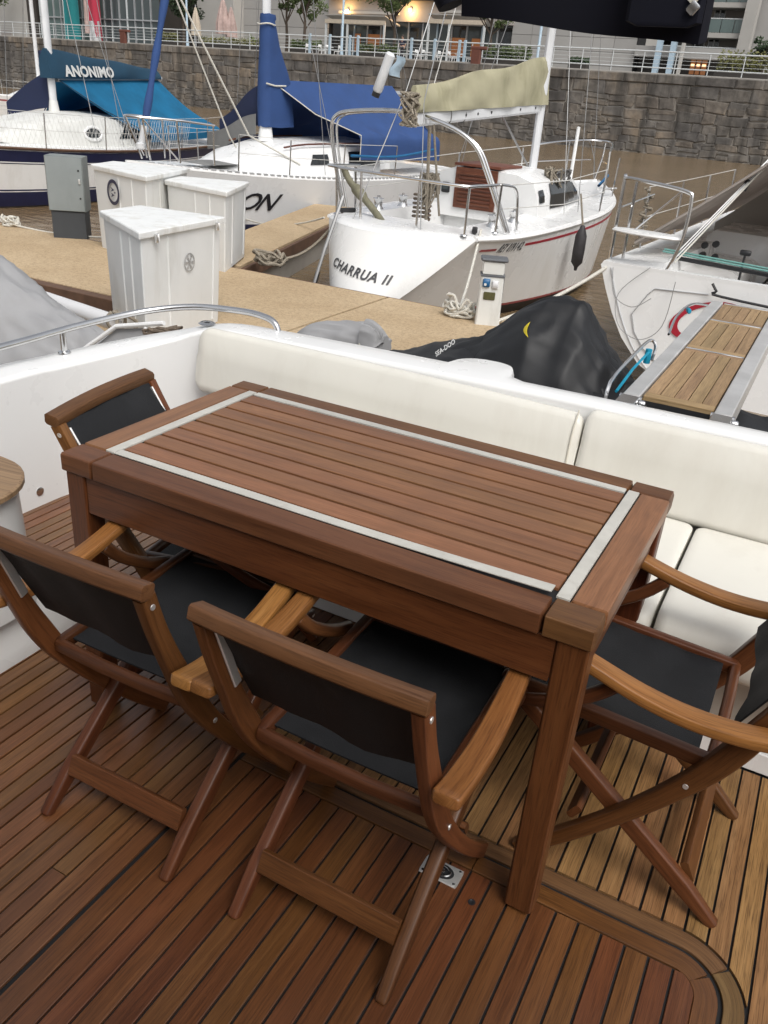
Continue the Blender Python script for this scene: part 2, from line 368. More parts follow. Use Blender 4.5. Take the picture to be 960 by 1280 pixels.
plain('box_grey', (0.23, 0.255, 0.255), 0.5, var=0.06, scale=4, dirt=((0.16, 0.18, 0.175), 7, 0.3, 0.56))
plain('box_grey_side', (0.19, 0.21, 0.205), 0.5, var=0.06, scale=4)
plain('box_plinth', (0.045, 0.050, 0.056), 0.6, var=0.1)
plain('pedestal_cap', (0.10, 0.105, 0.115), 0.55, var=0.15, scale=20)
plain('blue_socket', (0.01, 0.10, 0.24), 0.4)
plain('olive_plate', (0.075, 0.07, 0.022), 0.6, var=0.3, scale=30)
plain('fascia_wood', (0.115, 0.062, 0.038), 0.7, var=0.25, scale=8)
plain('fascia_dark', (0.055, 0.040, 0.030), 0.8, var=0.3, scale=5)
plain('concrete', (0.34, 0.32, 0.29), 0.8, var=0.12, scale=2, bmp=0.2, bscale=30)
plain('pale_paving', (0.36, 0.35, 0.33), 0.8, var=0.08, scale=1)
plain('panel_grey', (0.31, 0.30, 0.285), 0.6, var=0.04, scale=0.5, vary=0.10)
plain('panel_warm', (0.33, 0.30, 0.275), 0.7, var=0.05, scale=0.5)
plain('white_render', (0.38, 0.365, 0.34), 0.7, var=0.05, scale=0.5)
plain('dark_interior', (0.035, 0.03, 0.026), 0.6, var=0.3, scale=0.4)
plain('rail_paint', (0.55, 0.575, 0.58), 0.5, var=0.05)
plain('rail_blue', (0.36, 0.46, 0.54), 0.5, var=0.05)
plain('bollard_red', (0.13, 0.045, 0.03), 0.7, var=0.2)
plain('parasol_cream', (0.50, 0.43, 0.34), 0.8)
plain('parasol_pink', (0.42, 0.31, 0.28), 0.8, var=0.25, scale=2)
plain('banner_teal', (0.01, 0.17, 0.18), 0.8, var=0.1)
plain('banner_red', (0.42, 0.03, 0.06), 0.8, var=0.1)
plain('banner_white', (0.50, 0.50, 0.50), 0.8, var=0.3, scale=1.5)
plain('skin', (0.40, 0.24, 0.17), 0.6)
plain('hair_dark', (0.03, 0.02, 0.015), 0.6)
plain('cloth_navy', (0.015, 0.018, 0.045), 0.8)
plain('cloth_dark', (0.025, 0.025, 0.03), 0.8)
plain('trunk_bark', (0.07, 0.052, 0.038), 0.85, var=0.3, scale=6, bmp=0.4, bscale=20)
plain('leaf_green', (0.075, 0.105, 0.030), 0.6, var=0.35, scale=0.8, vary=0.5)
plain('leaf_dark', (0.022, 0.042, 0.014), 0.6, var=0.35, scale=0.8, vary=0.4)
plain('leaf_yellow', (0.14, 0.14, 0.045), 0.6, var=0.35, scale=0.8, vary=0.4)
plain('mesh_orange', (0.30, 0.19, 0.04), 0.7)
plain('mortar', (0.25, 0.228, 0.20), 0.9, var=0.25, scale=0.8, bmp=0.3, bscale=4, dirt=((0.07, 0.06, 0.05), 0.6, 0.6, 0.5))
plain('teal_strap', (0.0, 0.23, 0.36), 0.6)
def translucent(name, w):
    """let daylight through a cloth"""
    nt = MATS[name].node_tree; b = nt.nodes['Principled BSDF']; t = nt.nodes.new('ShaderNodeBsdfTranslucent'); mx = nt.nodes.new('ShaderNodeMixShader'); mx.inputs[0].default_value = w
    src = b.inputs['Base Color'].links[0].from_socket; nt.links.new(src, t.inputs['Color']); nt.links.new(b.outputs[0], mx.inputs[1]); nt.links.new(t.outputs[0], mx.inputs[2])
    nt.links.new(mx.outputs[0], nt.nodes['Material Output'].inputs['Surface'])
for nm, w_ in (('canvas_beige', .5), ('canvas_blue', .35), ('canvas_navy', .2)): translucent(nm, w_)
# glazing
def glass(name, col, rough=0.08):
    mt, nt, b = nodes(name); b.inputs['Base Color'].default_value = (*col, 1); b.inputs['Roughness'].default_value = rough; b.inputs['Specular IOR Level'].default_value = 0.9
    MATS[name] = mt
glass('window_glass', (0.06, 0.075, 0.078)); glass('window_green', (0.10, 0.14, 0.135)); glass('window_dark', (0.022, 0.024, 0.026))
def lit(name, col, st):
    mt, nt, b = nodes(name); b.inputs['Base Color'].default_value = (*col, 1); b.inputs['Emission Color'].default_value = (*col, 1); b.inputs['Emission Strength'].default_value = st; MATS[name] = mt
lit('lamp_dim', (1.0, 0.66, 0.35), 1.6); lit('lamp_glow', (1.0, 0.62, 0.22), 14.0); lit('window_warm', (0.22, 0.085, 0.03), 0.5)
def stone_mat():
    mt, nt, b = nodes('quay_stone'); L = nt.links; tc = nt.nodes.new('ShaderNodeTexCoord'); oi = nt.nodes.new('ShaderNodeObjectInfo'); g = nt.nodes.new('ShaderNodeNewGeometry')
    n = noise(nt, g.outputs['Position'], 1.6, 6, 0.65)
    rp = ramp(nt, [(0.28, (0.092, 0.087, 0.080)), (0.5, (0.165, 0.155, 0.142)), (0.75, (0.235, 0.220, 0.199))]); L.new(n.outputs['Fac'], rp.inputs[0])
    nl = noise(nt, g.outputs['Position'], .42, 3, .5, .6); rl_ = ramp(nt, [(0.30, (0.60, 0.60, 0.62)), (0.5, (1, 1, 1)), (0.72, (1.32, 1.22, 1.08))]); L.new(nl.outputs['Fac'], rl_.inputs[0])
    # tone that differs from stone to stone and vertical runs of dark algae
    rp2 = ramp(nt, [(0.0, (0.78, 0.78, 0.80)), (0.35, (1.0, 0.98, 0.96)), (0.75, (1.15, 1.05, 0.95)), (1.0, (0.88, 0.88, 0.89))]); L.new(oi.outputs['Random'], rp2.inputs[0])
    c = mixc(nt, 1.0, rp.outputs[0], rp2.outputs[0], 'MULTIPLY')
    c = mixc(nt, 1.0, c, rl_.outputs[0], 'MULTIPLY')
    mp = nt.nodes.new('ShaderNodeMapping'); mp.inputs['Scale'].default_value = (1.4, 1.4, 0.16); L.new(g.outputs['Position'], mp.inputs['Vector'])
    n2 = noise(nt, mp.outputs[0], 0.9, 5, 0.6); r3 = ramp(nt, [(0.47, (0, 0, 0)), (0.64, (1, 1, 1))]); L.new(n2.outputs['Fac'], r3.inputs[0])
    c = mixc(nt, math_n(nt, 'MULTIPLY', r3.outputs[0], 0.75), c, (0.050, 0.047, 0.043))
    L.new(c, b.inputs['Base Color']); b.inputs['Roughness'].default_value = 0.9; b.inputs['Specular IOR Level'].default_value = 0.25
    nb = noise(nt, g.outputs['Position'], 5, 4, 0.6); bump(nt, b, nb.outputs['Fac'], 0.6, 0.05)
    MATS['quay_stone'] = mt
stone_mat()
def dock_mat():
    mt, nt, b = nodes('dock_aggregate'); L = nt.links; tc = nt.nodes.new('ShaderNodeTexCoord')
    n = noise(nt, tc.outputs['Object'], 1.1, 5, 0.6); v = noise(nt, tc.outputs['Object'], 85, 3, 0.8); w = noise(nt, tc.outputs['Object'], 26, 4, 0.7)
    rp = ramp(nt, [(0.3, (0.40, 0.295, 0.180)), (0.7, (0.50, 0.385, 0.25))]); L.new(n.outputs['Fac'], rp.inputs[0])
    r2 = ramp(nt, [(0.38, (0.66, 0.63, 0.60)), (0.5, (1, 1, 1)), (0.62, (1.15, 1.14, 1.12))]); L.new(math_n(nt, 'ADD', math_n(nt, 'MULTIPLY', v.outputs['Fac'], 0.6), math_n(nt, 'MULTIPLY', w.outputs['Fac'], 0.4)), r2.inputs[0])
    c = mixc(nt, 1.0, rp.outputs[0], r2.outputs[0], 'MULTIPLY'); L.new(c, b.inputs['Base Color']); b.inputs['Roughness'].default_value = 0.9; b.inputs['Specular IOR Level'].default_value = 0.25
    bump(nt, b, v.outputs['Fac'], 0.5, 0.006); MATS['dock_aggregate'] = mt
dock_mat()
def water_mat():
    mt, nt, b = nodes('harbour_water'); L = nt.links; g = nt.nodes.new('ShaderNodeNewGeometry')
    n = noise(nt, g.outputs['Position'], 0.25, 4, 0.6); rp = ramp(nt, [(0.3, (0.165, 0.112, 0.060)), (0.7, (0.225, 0.158, 0.09))]); L.new(n.outputs['Fac'], rp.inputs[0])
    L.new(rp.outputs[0], b.inputs['Base Color']); b.inputs['Roughness'].default_value = 0.13; b.inputs['Specular IOR Level'].default_value = 0.42
    mp = nt.nodes.new('ShaderNodeMapping'); mp.inputs['Rotation'].default_value = (0, 0, 0.3); mp.inputs['Scale'].default_value = (1.0, 2.2, 1); L.new(g.outputs['Position'], mp.inputs['Vector'])
    n1 = noise(nt, mp.outputs[0], 2.2, 5, 0.55, 0.4); n2 = noise(nt, mp.outputs[0], 0.5, 3, 0.5)
    h = math_n(nt, 'ADD', math_n(nt, 'MULTIPLY', n1.outputs['Fac'], 0.5), math_n(nt, 'MULTIPLY', n2.outputs['Fac'], 0.7))
    bump(nt, b, h, 0.32, 0.25); MATS['harbour_water'] = mt
water_mat()

# ================================================================ OUR YACHT: deck, bulwark, steps, sofa
deck = tag(MB().build('cockpit_deck', M('caulk')), kind='structure')
_mb = MB(); _mb.box((-0.5, 0.9, -0.032), (4.6, 4.2, 0.05)); deck.data = _mb.mesh('cockpit_deck', M('caulk'), 0)
_pk = {}
def plank(x0, x1, y0, y1, mat, z=0.0):
    """one teak strip of the deck, grain along its length"""
    lx, ly = x1-x0, y1-y0; along_y = ly > lx
    L_, w = (ly, lx) if along_y else (lx, ly)
    key = (round(L_, 3), round(w, 4), mat, along_y)
    if key not in _pk:
        b = MB(); e = 0.0012
        if along_y: b.sweep([V(0, -L_/2, 0), V(0, L_/2, 0)], [(w/2, -0.008), (w/2, -e), (w/2-e, 0), (-w/2+e, 0), (-w/2, -e), (-w/2, -0.008)])
        else: b.sweep([V(-L_/2, 0, 0), V(L_/2, 0, 0)], [(w/2, -0.008), (w/2, -e), (w/2-e, 0), (-w/2+e, 0), (-w/2, -e), (-w/2, -0.008)])
        _pk[key] = b.mesh('plank', M(mat), 30)
    return share('plank', _pk[key], deck, ((x0+x1)/2, (y0+y1)/2, z+random.uniform(-0.0005, 0.0005)))
HX0, HX1, HY1 = -1.003, 0.198, 1.352
g = 0.0055
# hatch planks
_np = 23; x = HX0+0.006; pitch = (HX1-0.0475-x+g)/_np
for _i in range(_np):
    xe = x+pitch-g
    if xe-x > 0.02:
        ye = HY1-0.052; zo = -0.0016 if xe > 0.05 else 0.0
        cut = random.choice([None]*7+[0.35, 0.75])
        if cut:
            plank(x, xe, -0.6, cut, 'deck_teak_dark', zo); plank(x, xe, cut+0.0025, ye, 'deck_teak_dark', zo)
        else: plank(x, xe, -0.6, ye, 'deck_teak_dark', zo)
    x += pitch
def margin(path, w, mat):
    b = MB(); b.sweep(path, [(w/2, -0.008), (w/2, -0.0012), (w/2-0.0012, 0), (-w/2+0.0012, 0), (-w/2, -0.0012), (-w/2, -0.008)]); b.build('margin_board', M(mat), deck, 30)
def arc(cx, cy, r, a0, a1, n=8): return [V(cx+r*math.cos(R(lerp(a0, a1, i/n))), cy+r*math.sin(R(lerp(a0, a1, i/n))), 0) for i in range(n+1)]
margin([V(HX0+0.008, HY1-0.024, 0), V(-0.35, HY1-0.024, 0)], 0.046, 'deck_teak_dark')
margin([V(-0.3475, HY1-0.024, 0)]+arc(HX1-0.024-0.075, HY1-0.024-0.075, 0.075, 90, 45, 5), 0.046, 'deck_teak_dark')
margin(arc(HX1-0.024-0.075, HY1-0.024-0.075, 0.075, 43, 0, 5)+[V(HX1-0.024, -0.6, 0)], 0.046, 'deck_teak_dark')
ocx_, ocy_ = HX1+0.029-0.128, HY1+0.029-0.128
# board round the hatch
margin([V(HX0-0.0, HY1+0.029, 0), V(-0.42, HY1+0.029, 0)], 0.040, 'deck_margin')
margin([V(-0.4175, HY1+0.029, 0)]+arc(ocx_, ocy_, 0.128, 90, 46, 6), 0.040, 'deck_margin')
margin(arc(ocx_, ocy_, 0.128, 44, 0, 6)+[V(HX1+0.029, -0.6, 0)], 0.040, 'deck_margin')
# fixed planks: aft strip, right side, left side
pitch2 = 0.048; YB = 2.0; OR = 0.128; ocx, ocy = HX1+0.029-OR, HY1+0.029-OR
x = HX1+0.055-pitch2*26
while x < HX1+0.074:
    xm = x+pitch2*0.5-g; y0 = HY1+0.055 if xm < ocx else ocy+math.sqrt(max(0, (OR+0.026)**2-(min(xm, ocx+OR+0.02)-ocx)**2))
    ya = lambda q: ocy+math.sqrt(max(0, (OR+0.026)**2-(q-ocx)**2)) if q > ocx else HY1+0.055
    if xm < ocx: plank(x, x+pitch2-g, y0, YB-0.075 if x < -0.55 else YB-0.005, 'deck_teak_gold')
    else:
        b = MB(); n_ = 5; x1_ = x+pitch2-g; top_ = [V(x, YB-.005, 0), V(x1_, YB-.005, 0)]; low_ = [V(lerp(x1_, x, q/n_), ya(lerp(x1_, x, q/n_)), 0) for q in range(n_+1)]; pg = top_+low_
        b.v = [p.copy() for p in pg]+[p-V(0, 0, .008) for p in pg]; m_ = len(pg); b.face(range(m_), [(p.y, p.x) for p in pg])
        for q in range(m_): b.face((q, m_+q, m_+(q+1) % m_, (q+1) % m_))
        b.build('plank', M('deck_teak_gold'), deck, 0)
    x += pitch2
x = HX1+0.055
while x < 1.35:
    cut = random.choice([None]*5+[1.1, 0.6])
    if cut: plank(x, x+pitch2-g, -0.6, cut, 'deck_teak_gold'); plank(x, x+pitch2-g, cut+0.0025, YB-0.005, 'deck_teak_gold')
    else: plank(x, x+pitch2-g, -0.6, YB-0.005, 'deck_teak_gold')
    x += pitch2
pitch2 = 0.0445; x = HX0-0.007-pitch2+g
while x > -2.6:
    cut = random.choice([None]*6+[0.82, 0.55])
    top = 2.02 if x > -1.25 else 2.55
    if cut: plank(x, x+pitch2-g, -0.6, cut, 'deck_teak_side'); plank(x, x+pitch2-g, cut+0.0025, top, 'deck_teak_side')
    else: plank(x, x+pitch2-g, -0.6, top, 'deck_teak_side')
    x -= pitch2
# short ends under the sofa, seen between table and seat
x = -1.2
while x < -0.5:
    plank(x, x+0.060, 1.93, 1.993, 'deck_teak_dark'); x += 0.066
# flush hatch lift
rl = thing('hatch_ring_pull', 'small stainless flush ring pull let into the dark teak hatch', 'ring pull', (-0.405, 1.262, 0), R(0))
b = MB(); b.box((0, 0, 0.0015), (0.092, 0.052, 0.005), ch=0.0015); b.build('plate', M('stainless_brushed'), rl)
b = MB(); b.lathe([(0.030, 0.0042), (0.027, 0.0048), (0.014, 0.0046)], n=24); b.xform(Matrix.Diagonal((1.0, 0.66, 1, 1))).build('recess', M('black_plastic'), rl)
b = MB(); b.tube([V(0.021*math.cos(a), 0.0135*math.sin(a), 0.0065) for a in [2*math.pi*i/24 for i in range(25)]], 0.0028, 6); b.build('ring', M('stainless'), rl)
b = MB(); b.box((0, 0, 0.0065), (0.016, 0.010, 0.004), ch=0.001); b.build('catch', M('stainless'), rl)
for sx in (-1, 1):
    for sy in (-1, 1):
        b = MB(); b.lathe([(0.0001, 0.0042), (0.0034, 0.0042), (0.0030, 0.0054), (0.0001, 0.0056)], (sx*0.038, sy*0.019, 0), 10); b.build('screw', M('stainless'), rl)
b = MB(); b.lathe([(0.0001, 0.0004), (0.008, 0.0004), (0.0085, 0.001), (0.0065, 0.0012), (0.006, 0.0008), (0.0001, 0.0008)], (-0.315, 1.225, 0), 14)
tag(b.build('deck_socket', M('black_plastic')), 'small round dark socket set in the teak beside the right front table leg', 'socket')

# bulwark and transom coaming: one white moulding that goes round the corner
def coaming_path():
    out = []
    pts = [(-2.5, -1.2, .535), (-2.5, 0.6, .535), (-2.5, 1.9, .541), (-2.49, 2.15, .537), (-2.455, 2.33, .543), (-2.39, 2.47, .563), (-2.29, 2.57, .597), (-2.15, 2.625, .648), (-1.9, 2.635, .664), (-1.2, 2.635, .683), (-0.55, 2.635, .695), (0.3, 2.635, .705), (1.6, 2.635, .71)]
    out = []
    for p in smooth_path(pts, 4):
        if out and out[-1].x > -1.6 and p.x < -0.4 and p.y > 2.6:
            k = int((p-out[-1]).length/0.012)+1; a = out[-1].copy()
            out += [a.lerp(p, i/k) for i in range(1, k)]
        out.append(Vector(p))
    return out
cp = coaming_path(); rings = []
for i, p in enumerate(cp):
    t = (cp[min(i+1, len(cp)-1)]-cp[max(i-1, 0)]); t.z = 0; t.normalize(); o = Vector((-t.y, t.x, 0))  # outboard
    f = V(p.x, p.y, 0)
    w = 0.17-0.055*min(1, max(0, (p.x+.95)/.1)); bump_ = 0.0
    dx = p.x
    if dx > -1.4 and p.y > 2.6:
        k = max(0.0, 1-(abs(dx+1.04)/0.125)**2.6); bump_ = 0.125*math.sqrt(k) if k > 0 else 0
    zt = p.z
    drop = 0.02
    pr = [(0.0, -0.02), (0.0, zt-0.018), (0.006, zt-0.005), (0.022, zt), (w*0.6, zt), (w+bump_*1.0, zt-drop*0.4), (w+bump_+0.022, zt-drop-0.014), (w+bump_+0.028, zt-drop-0.04), (w+0.03, zt-0.25), (w+0.02, -0.35), (w-0.05, -1.0)]
    rings.append([f+o*a+V(0, 0, z) for a, z in pr])
bw = thing('cockpit_coaming', 'white moulded bulwark and coaming curving round the aft cockpit behind the sofa', 'bulwark', (-2.5, 2.6, 0))
def put(o, root):
    o.parent = root; o.matrix_parent_inverse = Matrix.Translation(-Vector(root.location)) if root.rotation_euler.z == 0 else root.matrix_basis.inverted(); return o
mb = MB()
# extra rings where the bump is: resample finely
mb.rings(rings, closed=False, caps=False); put(mb.build('moulding', M('gelcoat'), None, 55), bw)
b = MB(); b.lathe([(0.0001, 0), (0.016, 0), (0.018, 0.003), (0.012, 0.006), (0.0001, 0.004)], n=18, axis='X'); b.xform(Matrix.Translation((-2.4985, 2.0, 0.062)))
put(b.build('drain_fitting', M('stainless'), None), bw)
b = MB(); b.lathe([(0.0001, 0), (0.03, 0), (0.036, 0.004), (0.026, 0.010), (0.012, 0.008), (0.0001, 0.008)], n=20); b.xform(Matrix.Translation((-2.22, 2.70, 0.645)))
put(b.build('deck_filler', M('stainless'), None), bw)
b = MB(); b.lathe([(0.0001, 0.0085), (0.012, 0.0085), (0.0001, 0.011)], n=14); b.xform(Matrix.Translation((-2.22, 2.70, 0.645))); put(b.build('filler_cap', M('black_plastic'), None), bw)
# handrail
rail = thing('grab_rail', 'polished stainless grab rail running along the left bulwark top', 'handrail', (-2.6, 2.0, 0.5))
pts = smooth_path([(-2.61, 0.2, .615), (-2.61, 1.2, .615), (-2.605, 2.0, .622), (-2.585, 2.35, .638), (-2.49, 2.62, .665), (-2.33, 2.75, .690), (-2.12, 2.80, .700), (-2.0, 2.80, .697), (-1.945, 2.795, .680), (-1.925, 2.79, .645)], 5)
b = MB(); b.tube(pts, 0.0135, 12); put(b.build('rail_tube', M('stainless'), None), rail)
for (px_, py_, z0, z1) in ((-2.60, 2.28, .54, .635), (-2.61, 0.9, .53, .615)):
    b = MB(); b.tube([(px_, py_, z0), (px_, py_, z1)], 0.012, 12); b.lathe([(0.0001, 0), (0.026, 0), (0.024, 0.006), (0.013, 0.009)], (px_, py_, z0), 16); put(b.build('rail_post', M('stainless'), None), rail)
# moulded steps at the left
st = thing('boarding_steps', 'white moulded boarding step with round ended wooden tread at the left edge', 'steps', (-1.78, 1.1, 0))
def stadium(x1, y0, y1, r, z, n=8, x0=-2.48):
    pts = [V(x0, y0, z), V(x1, y0, z)]
    pts += [V(x1-r+r*math.cos(R(a)), y1-r+r*math.sin(R(a)), z) for a in [90*i/n for i in range(n+1)]]
    pts += [V(x0, y1, z)]; return pts
b = MB(); b.rings([stadium(-1.77, -0.2, 1.62, 0.05, -0.02), stadium(-1.77, -0.2, 1.62, 0.05, 0.012), stadium(-1.785, -0.2, 1.605, 0.05, 0.03), stadium(-1.80, -0.2, 1.60, 0.05, 0.15), stadium(-1.82, -0.2, 1.58, 0.05, 0.165)]); put(b.build('lower_step', M('gelcoat'), None, 50), st)
b = MB(); b.rings([stadium(-1.76, -0.2, 1.42, 0.13, 0.155), stadium(-1.735, -0.2, 1.40, 0.15, 0.50), stadium(-1.735, -0.2, 1.40, 0.15, 0.541)]); put(b.build('upper_step', M('gelcoat'), None, 50), st)
b = MB(); b.rings([stadium(-1.712, -0.2, 1.42, 0.20, 0.541), stadium(-1.705, -0.2, 1.427, 0.20, 0.545), stadium(-1.705, -0.2, 1.427, 0.20, 0.558), stadium(-1.710, -0.2, 1.422, 0.20, 0.562)]); put(b.build('tread', M('cabinet_top_wood'), None, 50), st)
b = MB(); b.lathe([(0.0001, 0), (0.02, 0), (0.018, 0.004), (0.0001, 0.005)], (-1.90, 1.22, 0.562), 16); put(b.build('tread_plug', M('caulk'), None), st)

# sofa
def cushion(name, x0, x1, prof, mat, parent, r=0.035):
    """soft upholstered block: profile polygon in (y, z), ends rounded"""
    cy = sum(p[0] for p in prof)/len(prof); cz = sum(p[1] for p in prof)/len(prof)
    sm = []
    n = len(prof)
    for i in range(n):
        a, b_, c_ = Vector(prof[i-1]), Vector(prof[i]), Vector(prof[(i+1) % n])
        rr = min(r*1.2, (a-b_).length*0.45, (c_-b_).length*0.45)
        p = b_+(a-b_).normalized()*rr; q = b_+(c_-b_).normalized()*rr
        for t in (0, .33, .66, 1): sm.append(p.lerp(b_, t).lerp(b_.lerp(q, t), t))
    rings = []
    for k in range(7):
        a = math.pi/2*k/6; inset = r*(1-math.sin(a)); xx = x0+r*(1-math.cos(a))
        rings.append((xx, inset))
    xs = rings+[(lerp(x0+r, x1-r, k/10), -0.006*math.sin(math.pi*k/10)) for k in range(1, 10)]+[(x1-(xx-x0), i) for xx, i in reversed(rings)]
    mb = MB(); out = []
    for xx, ins in xs:
        ring = []
        for p in sm:
            d = Vector((p.x-cy, p.y-cz)); l = d.length; d = d*(max(0.02, l-ins)/l); ring.append(V(xx, cy+d.x, cz+d.y))
        out.append(ring)
    mb.rings(out); o = mb.build(name, M(mat), None, 60); return put(o, parent)
sofa = thing('transom_sofa', 'long cream vinyl bench sofa along the stern behind the teak table', 'sofa', (-0.6, 2.3, 0))
BP = [(2.535, .405), (2.562, .60), (2.59, .672), (2.63, .677), (2.63, .405)]
def bprof(dz): return [(y, z+(dz if z > .5 else 0)) for y, z in BP]
cushion('back_cushion', -2.17, -0.578, bprof(-0.012), 'vinyl', sofa, 0.045)
cushion('back_cushion', -0.572, 1.5, bprof(0.012), 'vinyl', sofa, 0.03)
def sprof(y): return [(y, .325), (y-0.012, .40), (y+0.03, .438), (2.54, .425), (2.54, .30), (y+0.05, .30)]
cushion('seat_cushion', -1.72, -0.985, sprof(1.90), 'vinyl', sofa, 0.03)
cushion('seat_cushion', -0.98, -0.161, sprof(1.90), 'vinyl', sofa, 0.03)
cushion('seat_cushion', -0.152, 1.5, sprof(1.89), 'vinyl', sofa, 0.03)
# piping along the seat seams and the back cushion seam
b = MB(); b.tube(smooth_path([(-0.602, 2.547, .46), (-0.602, 2.564, .60), (-0.602, 2.60, .676)], 4), 0.003, 6); put(b.build('piping', M('vinyl_piping'), None), sofa)
b = MB(); b.box((-0.1, 2.30, 0.185), (3.2, 0.56, 0.235)); put(b.build('base', M('seat_base_beige'), None, 0), sofa)
b = MB(); b.box((-0.1, 2.30, 0.034), (3.2, 0.60, 0.066), ch=0.004); put(b.build('plinth', M('gelcoat'), None, 30), sofa)
for x0, x1 in ((-1.2, -0.145), (-0.135, 0.9)):
    b = MB(); b.box(((x0+x1)/2, 2.0165, 0.185), (x1-x0, 0.008, 0.16), ch=0.003); put(b.build('locker_door', M('seat_base_beige'), None, 30), sofa)

# flybridge overhang that shades the cockpit (above the frame), saloon bulkhead behind the viewer
ov = thing('flybridge_overhang', 'white flybridge overhang roofing the forward half of the cockpit', 'roof', (0, 0, 2.1))
b = MB(); b.box((-0.3, -2.75, 2.19), (5.2, 4.6, 0.16), ch=0.04); put(b.build('roof_slab', M('gelcoat'), None, 40), ov)
sb = thing('saloon_bulkhead', 'saloon bulkhead with dark glass doors behind the cockpit', 'bulkhead', (0, -1.4, 0))
b = MB(); b.box((-0.3, -2.08, 1.0), (5.0, 0.1, 2.2)); put(b.build('panel', M('gelcoat'), None, 0), sb)
b = MB(); b.box((0.2, -2.02, 1.0), (2.4, 0.02, 1.9)); put(b.build('glass_door', M('dark_glass'), None, 0), sb)

# rolled dark curtain hanging from the roof edge, top of the frame
fl = thing('rolled_awning', 'black rolled awning cloth hanging from above at the top right', 'awning', (-0.45, 1.45, 2.0))
def flap(u, v):
    xb0, xb1 = -0.648, -0.262
    xx = lerp(xb0, xb1, u)+(1-v)*0.0+0.02*v
    zb = lerp(1.676, 1.650, u)+0.0015*math.sin(u*9)
    return xx, lerp(zb, 2.14, v)
def sheet(name, fn, nu, nv, th, mat, parent, ang=60):
    """cloth of real thickness"""
    mb = MB(); top = [[Vector(fn(i/nu, j/nv)) for j in range(nv+1)] for i in range(nu+1)]
    nrm = [[None]*(nv+1) for _ in range(nu+1)]
    for i in range(nu+1):
        for j in range(nv+1):
            a = top[min(i+1, nu)][j]-top[max(i-1, 0)][j]; c = top[i][min(j+1, nv)]-top[i][max(j-1, 0)]; nn = a.cross(c)
            nrm[i][j] = nn.normalized() if nn.length > 1e-9 else Vector((0, 0, 1))
    base = 0; mb.v = [p for r in top for p in r]+[top[i][j]-nrm[i][j]*th for i in range(nu+1) for j in range(nv+1)]
    N = (nu+1)*(nv+1); idx = lambda i, j: i*(nv+1)+j
    for i in range(nu):
        for j in range(nv):
            uv = [(i/nu, j/nv), ((i+1)/nu, j/nv), ((i+1)/nu, (j+1)/nv), (i/nu, (j+1)/nv)]
            q = (idx(i, j), idx(i+1, j), idx(i+1, j+1), idx(i, j+1)); mb.face(q, uv); mb.face(tuple(N+k for k in reversed(q)), uv)
    ring = [idx(i, 0) for i in range(nu+1)]+[idx(nu, j) for j in range(1, nv+1)]+[idx(i, nv) for i in range(nu-1, -1, -1)]+[idx(0, j) for j in range(nv-1, 0, -1)]
    for k in range(len(ring)):
        a, c = ring[k], ring[(k+1) % len(ring)]; mb.face((a, N+a, N+c, c))
    o = mb.build(name, M(mat), None, ang)
    return put(o, parent) if parent else o
def awn(u, v):
    xx, zz = flap(u, v); return (xx, 1.45-0.012*math.sin(u*7+v*3)-0.02*math.sin(v*5), zz)
sheet('cloth', awn, 14, 8, 0.03, 'awning_black', fl)
b = MB(); b.box((-0.315, 1.424, 1.755), (0.11, 0.014, 0.17), ch=0.006); q = put(b.build('flap_end', M('awning_black'), None, 40), fl)
b = MB(); b.box((0, 0, 0), (0.015, 0.004, 0.016), ch=0.0015); b.xform(Matrix.Translation(onY(866, 10, 1.412)) @ Matrix.Rotation(R(38), 4, 'Y')); put(b.build('buckle', M('stainless'), None, 40), fl)
b = MB(); b.box((0, 0, 0.045), (0.014, 0.003, 0.09), ch=0.001); b.xform(Matrix.Translation(onY(862, 3, 1.413)) @ Matrix.Rotation(R(38), 4, 'Y')); put(b.build('strap', M('strap_grey'), None, 40), fl)
b = MB(); b.lathe([(0.001, 0), (0.022, 0.0), (0.026, 0.02), (0.024, 0.25), (0.018, 0.40), (0.001, 0.44)], n=12); b.xform(Matrix.Translation((-0.668, 1.45, 1.690)) @ Matrix.Rotation(R(-25), 4, 'Y')); put(b.build('tie_end', M('awning_black'), None), fl)

# ================================================================ TABLE
tb = thing('dining_table', 'rectangular slatted teak dining table with white inlay strips', 'table', (-0.83, 1.6, 0))
TX0, TX1, TY0, TY1, TZ = -1.474, -0.186, 1.246, 1.956, 0.75
TH = 0.046
def tpart(name, x0, x1, y0, y1, mat, z1=TZ, th=TH, ch=0.005, dz=0.0):
    b = MB(); b.box(((x0+x1)/2, (y0+y1)/2, z1-th/2+dz), (x1-x0, y1-y0, th), ch=ch); return put(b.build(name, M(mat), None, 50), tb)
BW = 0.074; SW = 0.026; gp = 0.0018; CB = 0.098
# corner blocks
for cx0, cx1 in ((TX0, TX0+CB), (TX1-CB, TX1)):
    for cy0, cy1 in ((TY0, TY0+BW), (TY1-BW*0.88, TY1)):
        tpart('corner_block', cx0, cx1, cy0, cy1, 'table_frame', ch=0.0045)
def lip(name, x0, x1, y0, y1, mat): return tpart(name, x0, x1, y0, y1, mat, ch=0.004)
lip('front_board', TX0+CB+gp, TX1-CB-gp, TY0, TY0+BW-0.003, 'table_frame')
lip('back_board', TX0+CB+gp, TX1-CB-gp, TY1-BW*0.88+0.003, TY1, 'table_frame')
lip('end_board', TX0, TX0+CB-SW-0.002, TY0+BW+gp, TY1-BW*0.88-gp, 'table_slat')
lip('end_board', TX1-CB+SW+0.002, TX1, TY0+BW+gp, TY1-BW*0.88-gp, 'table_slat')
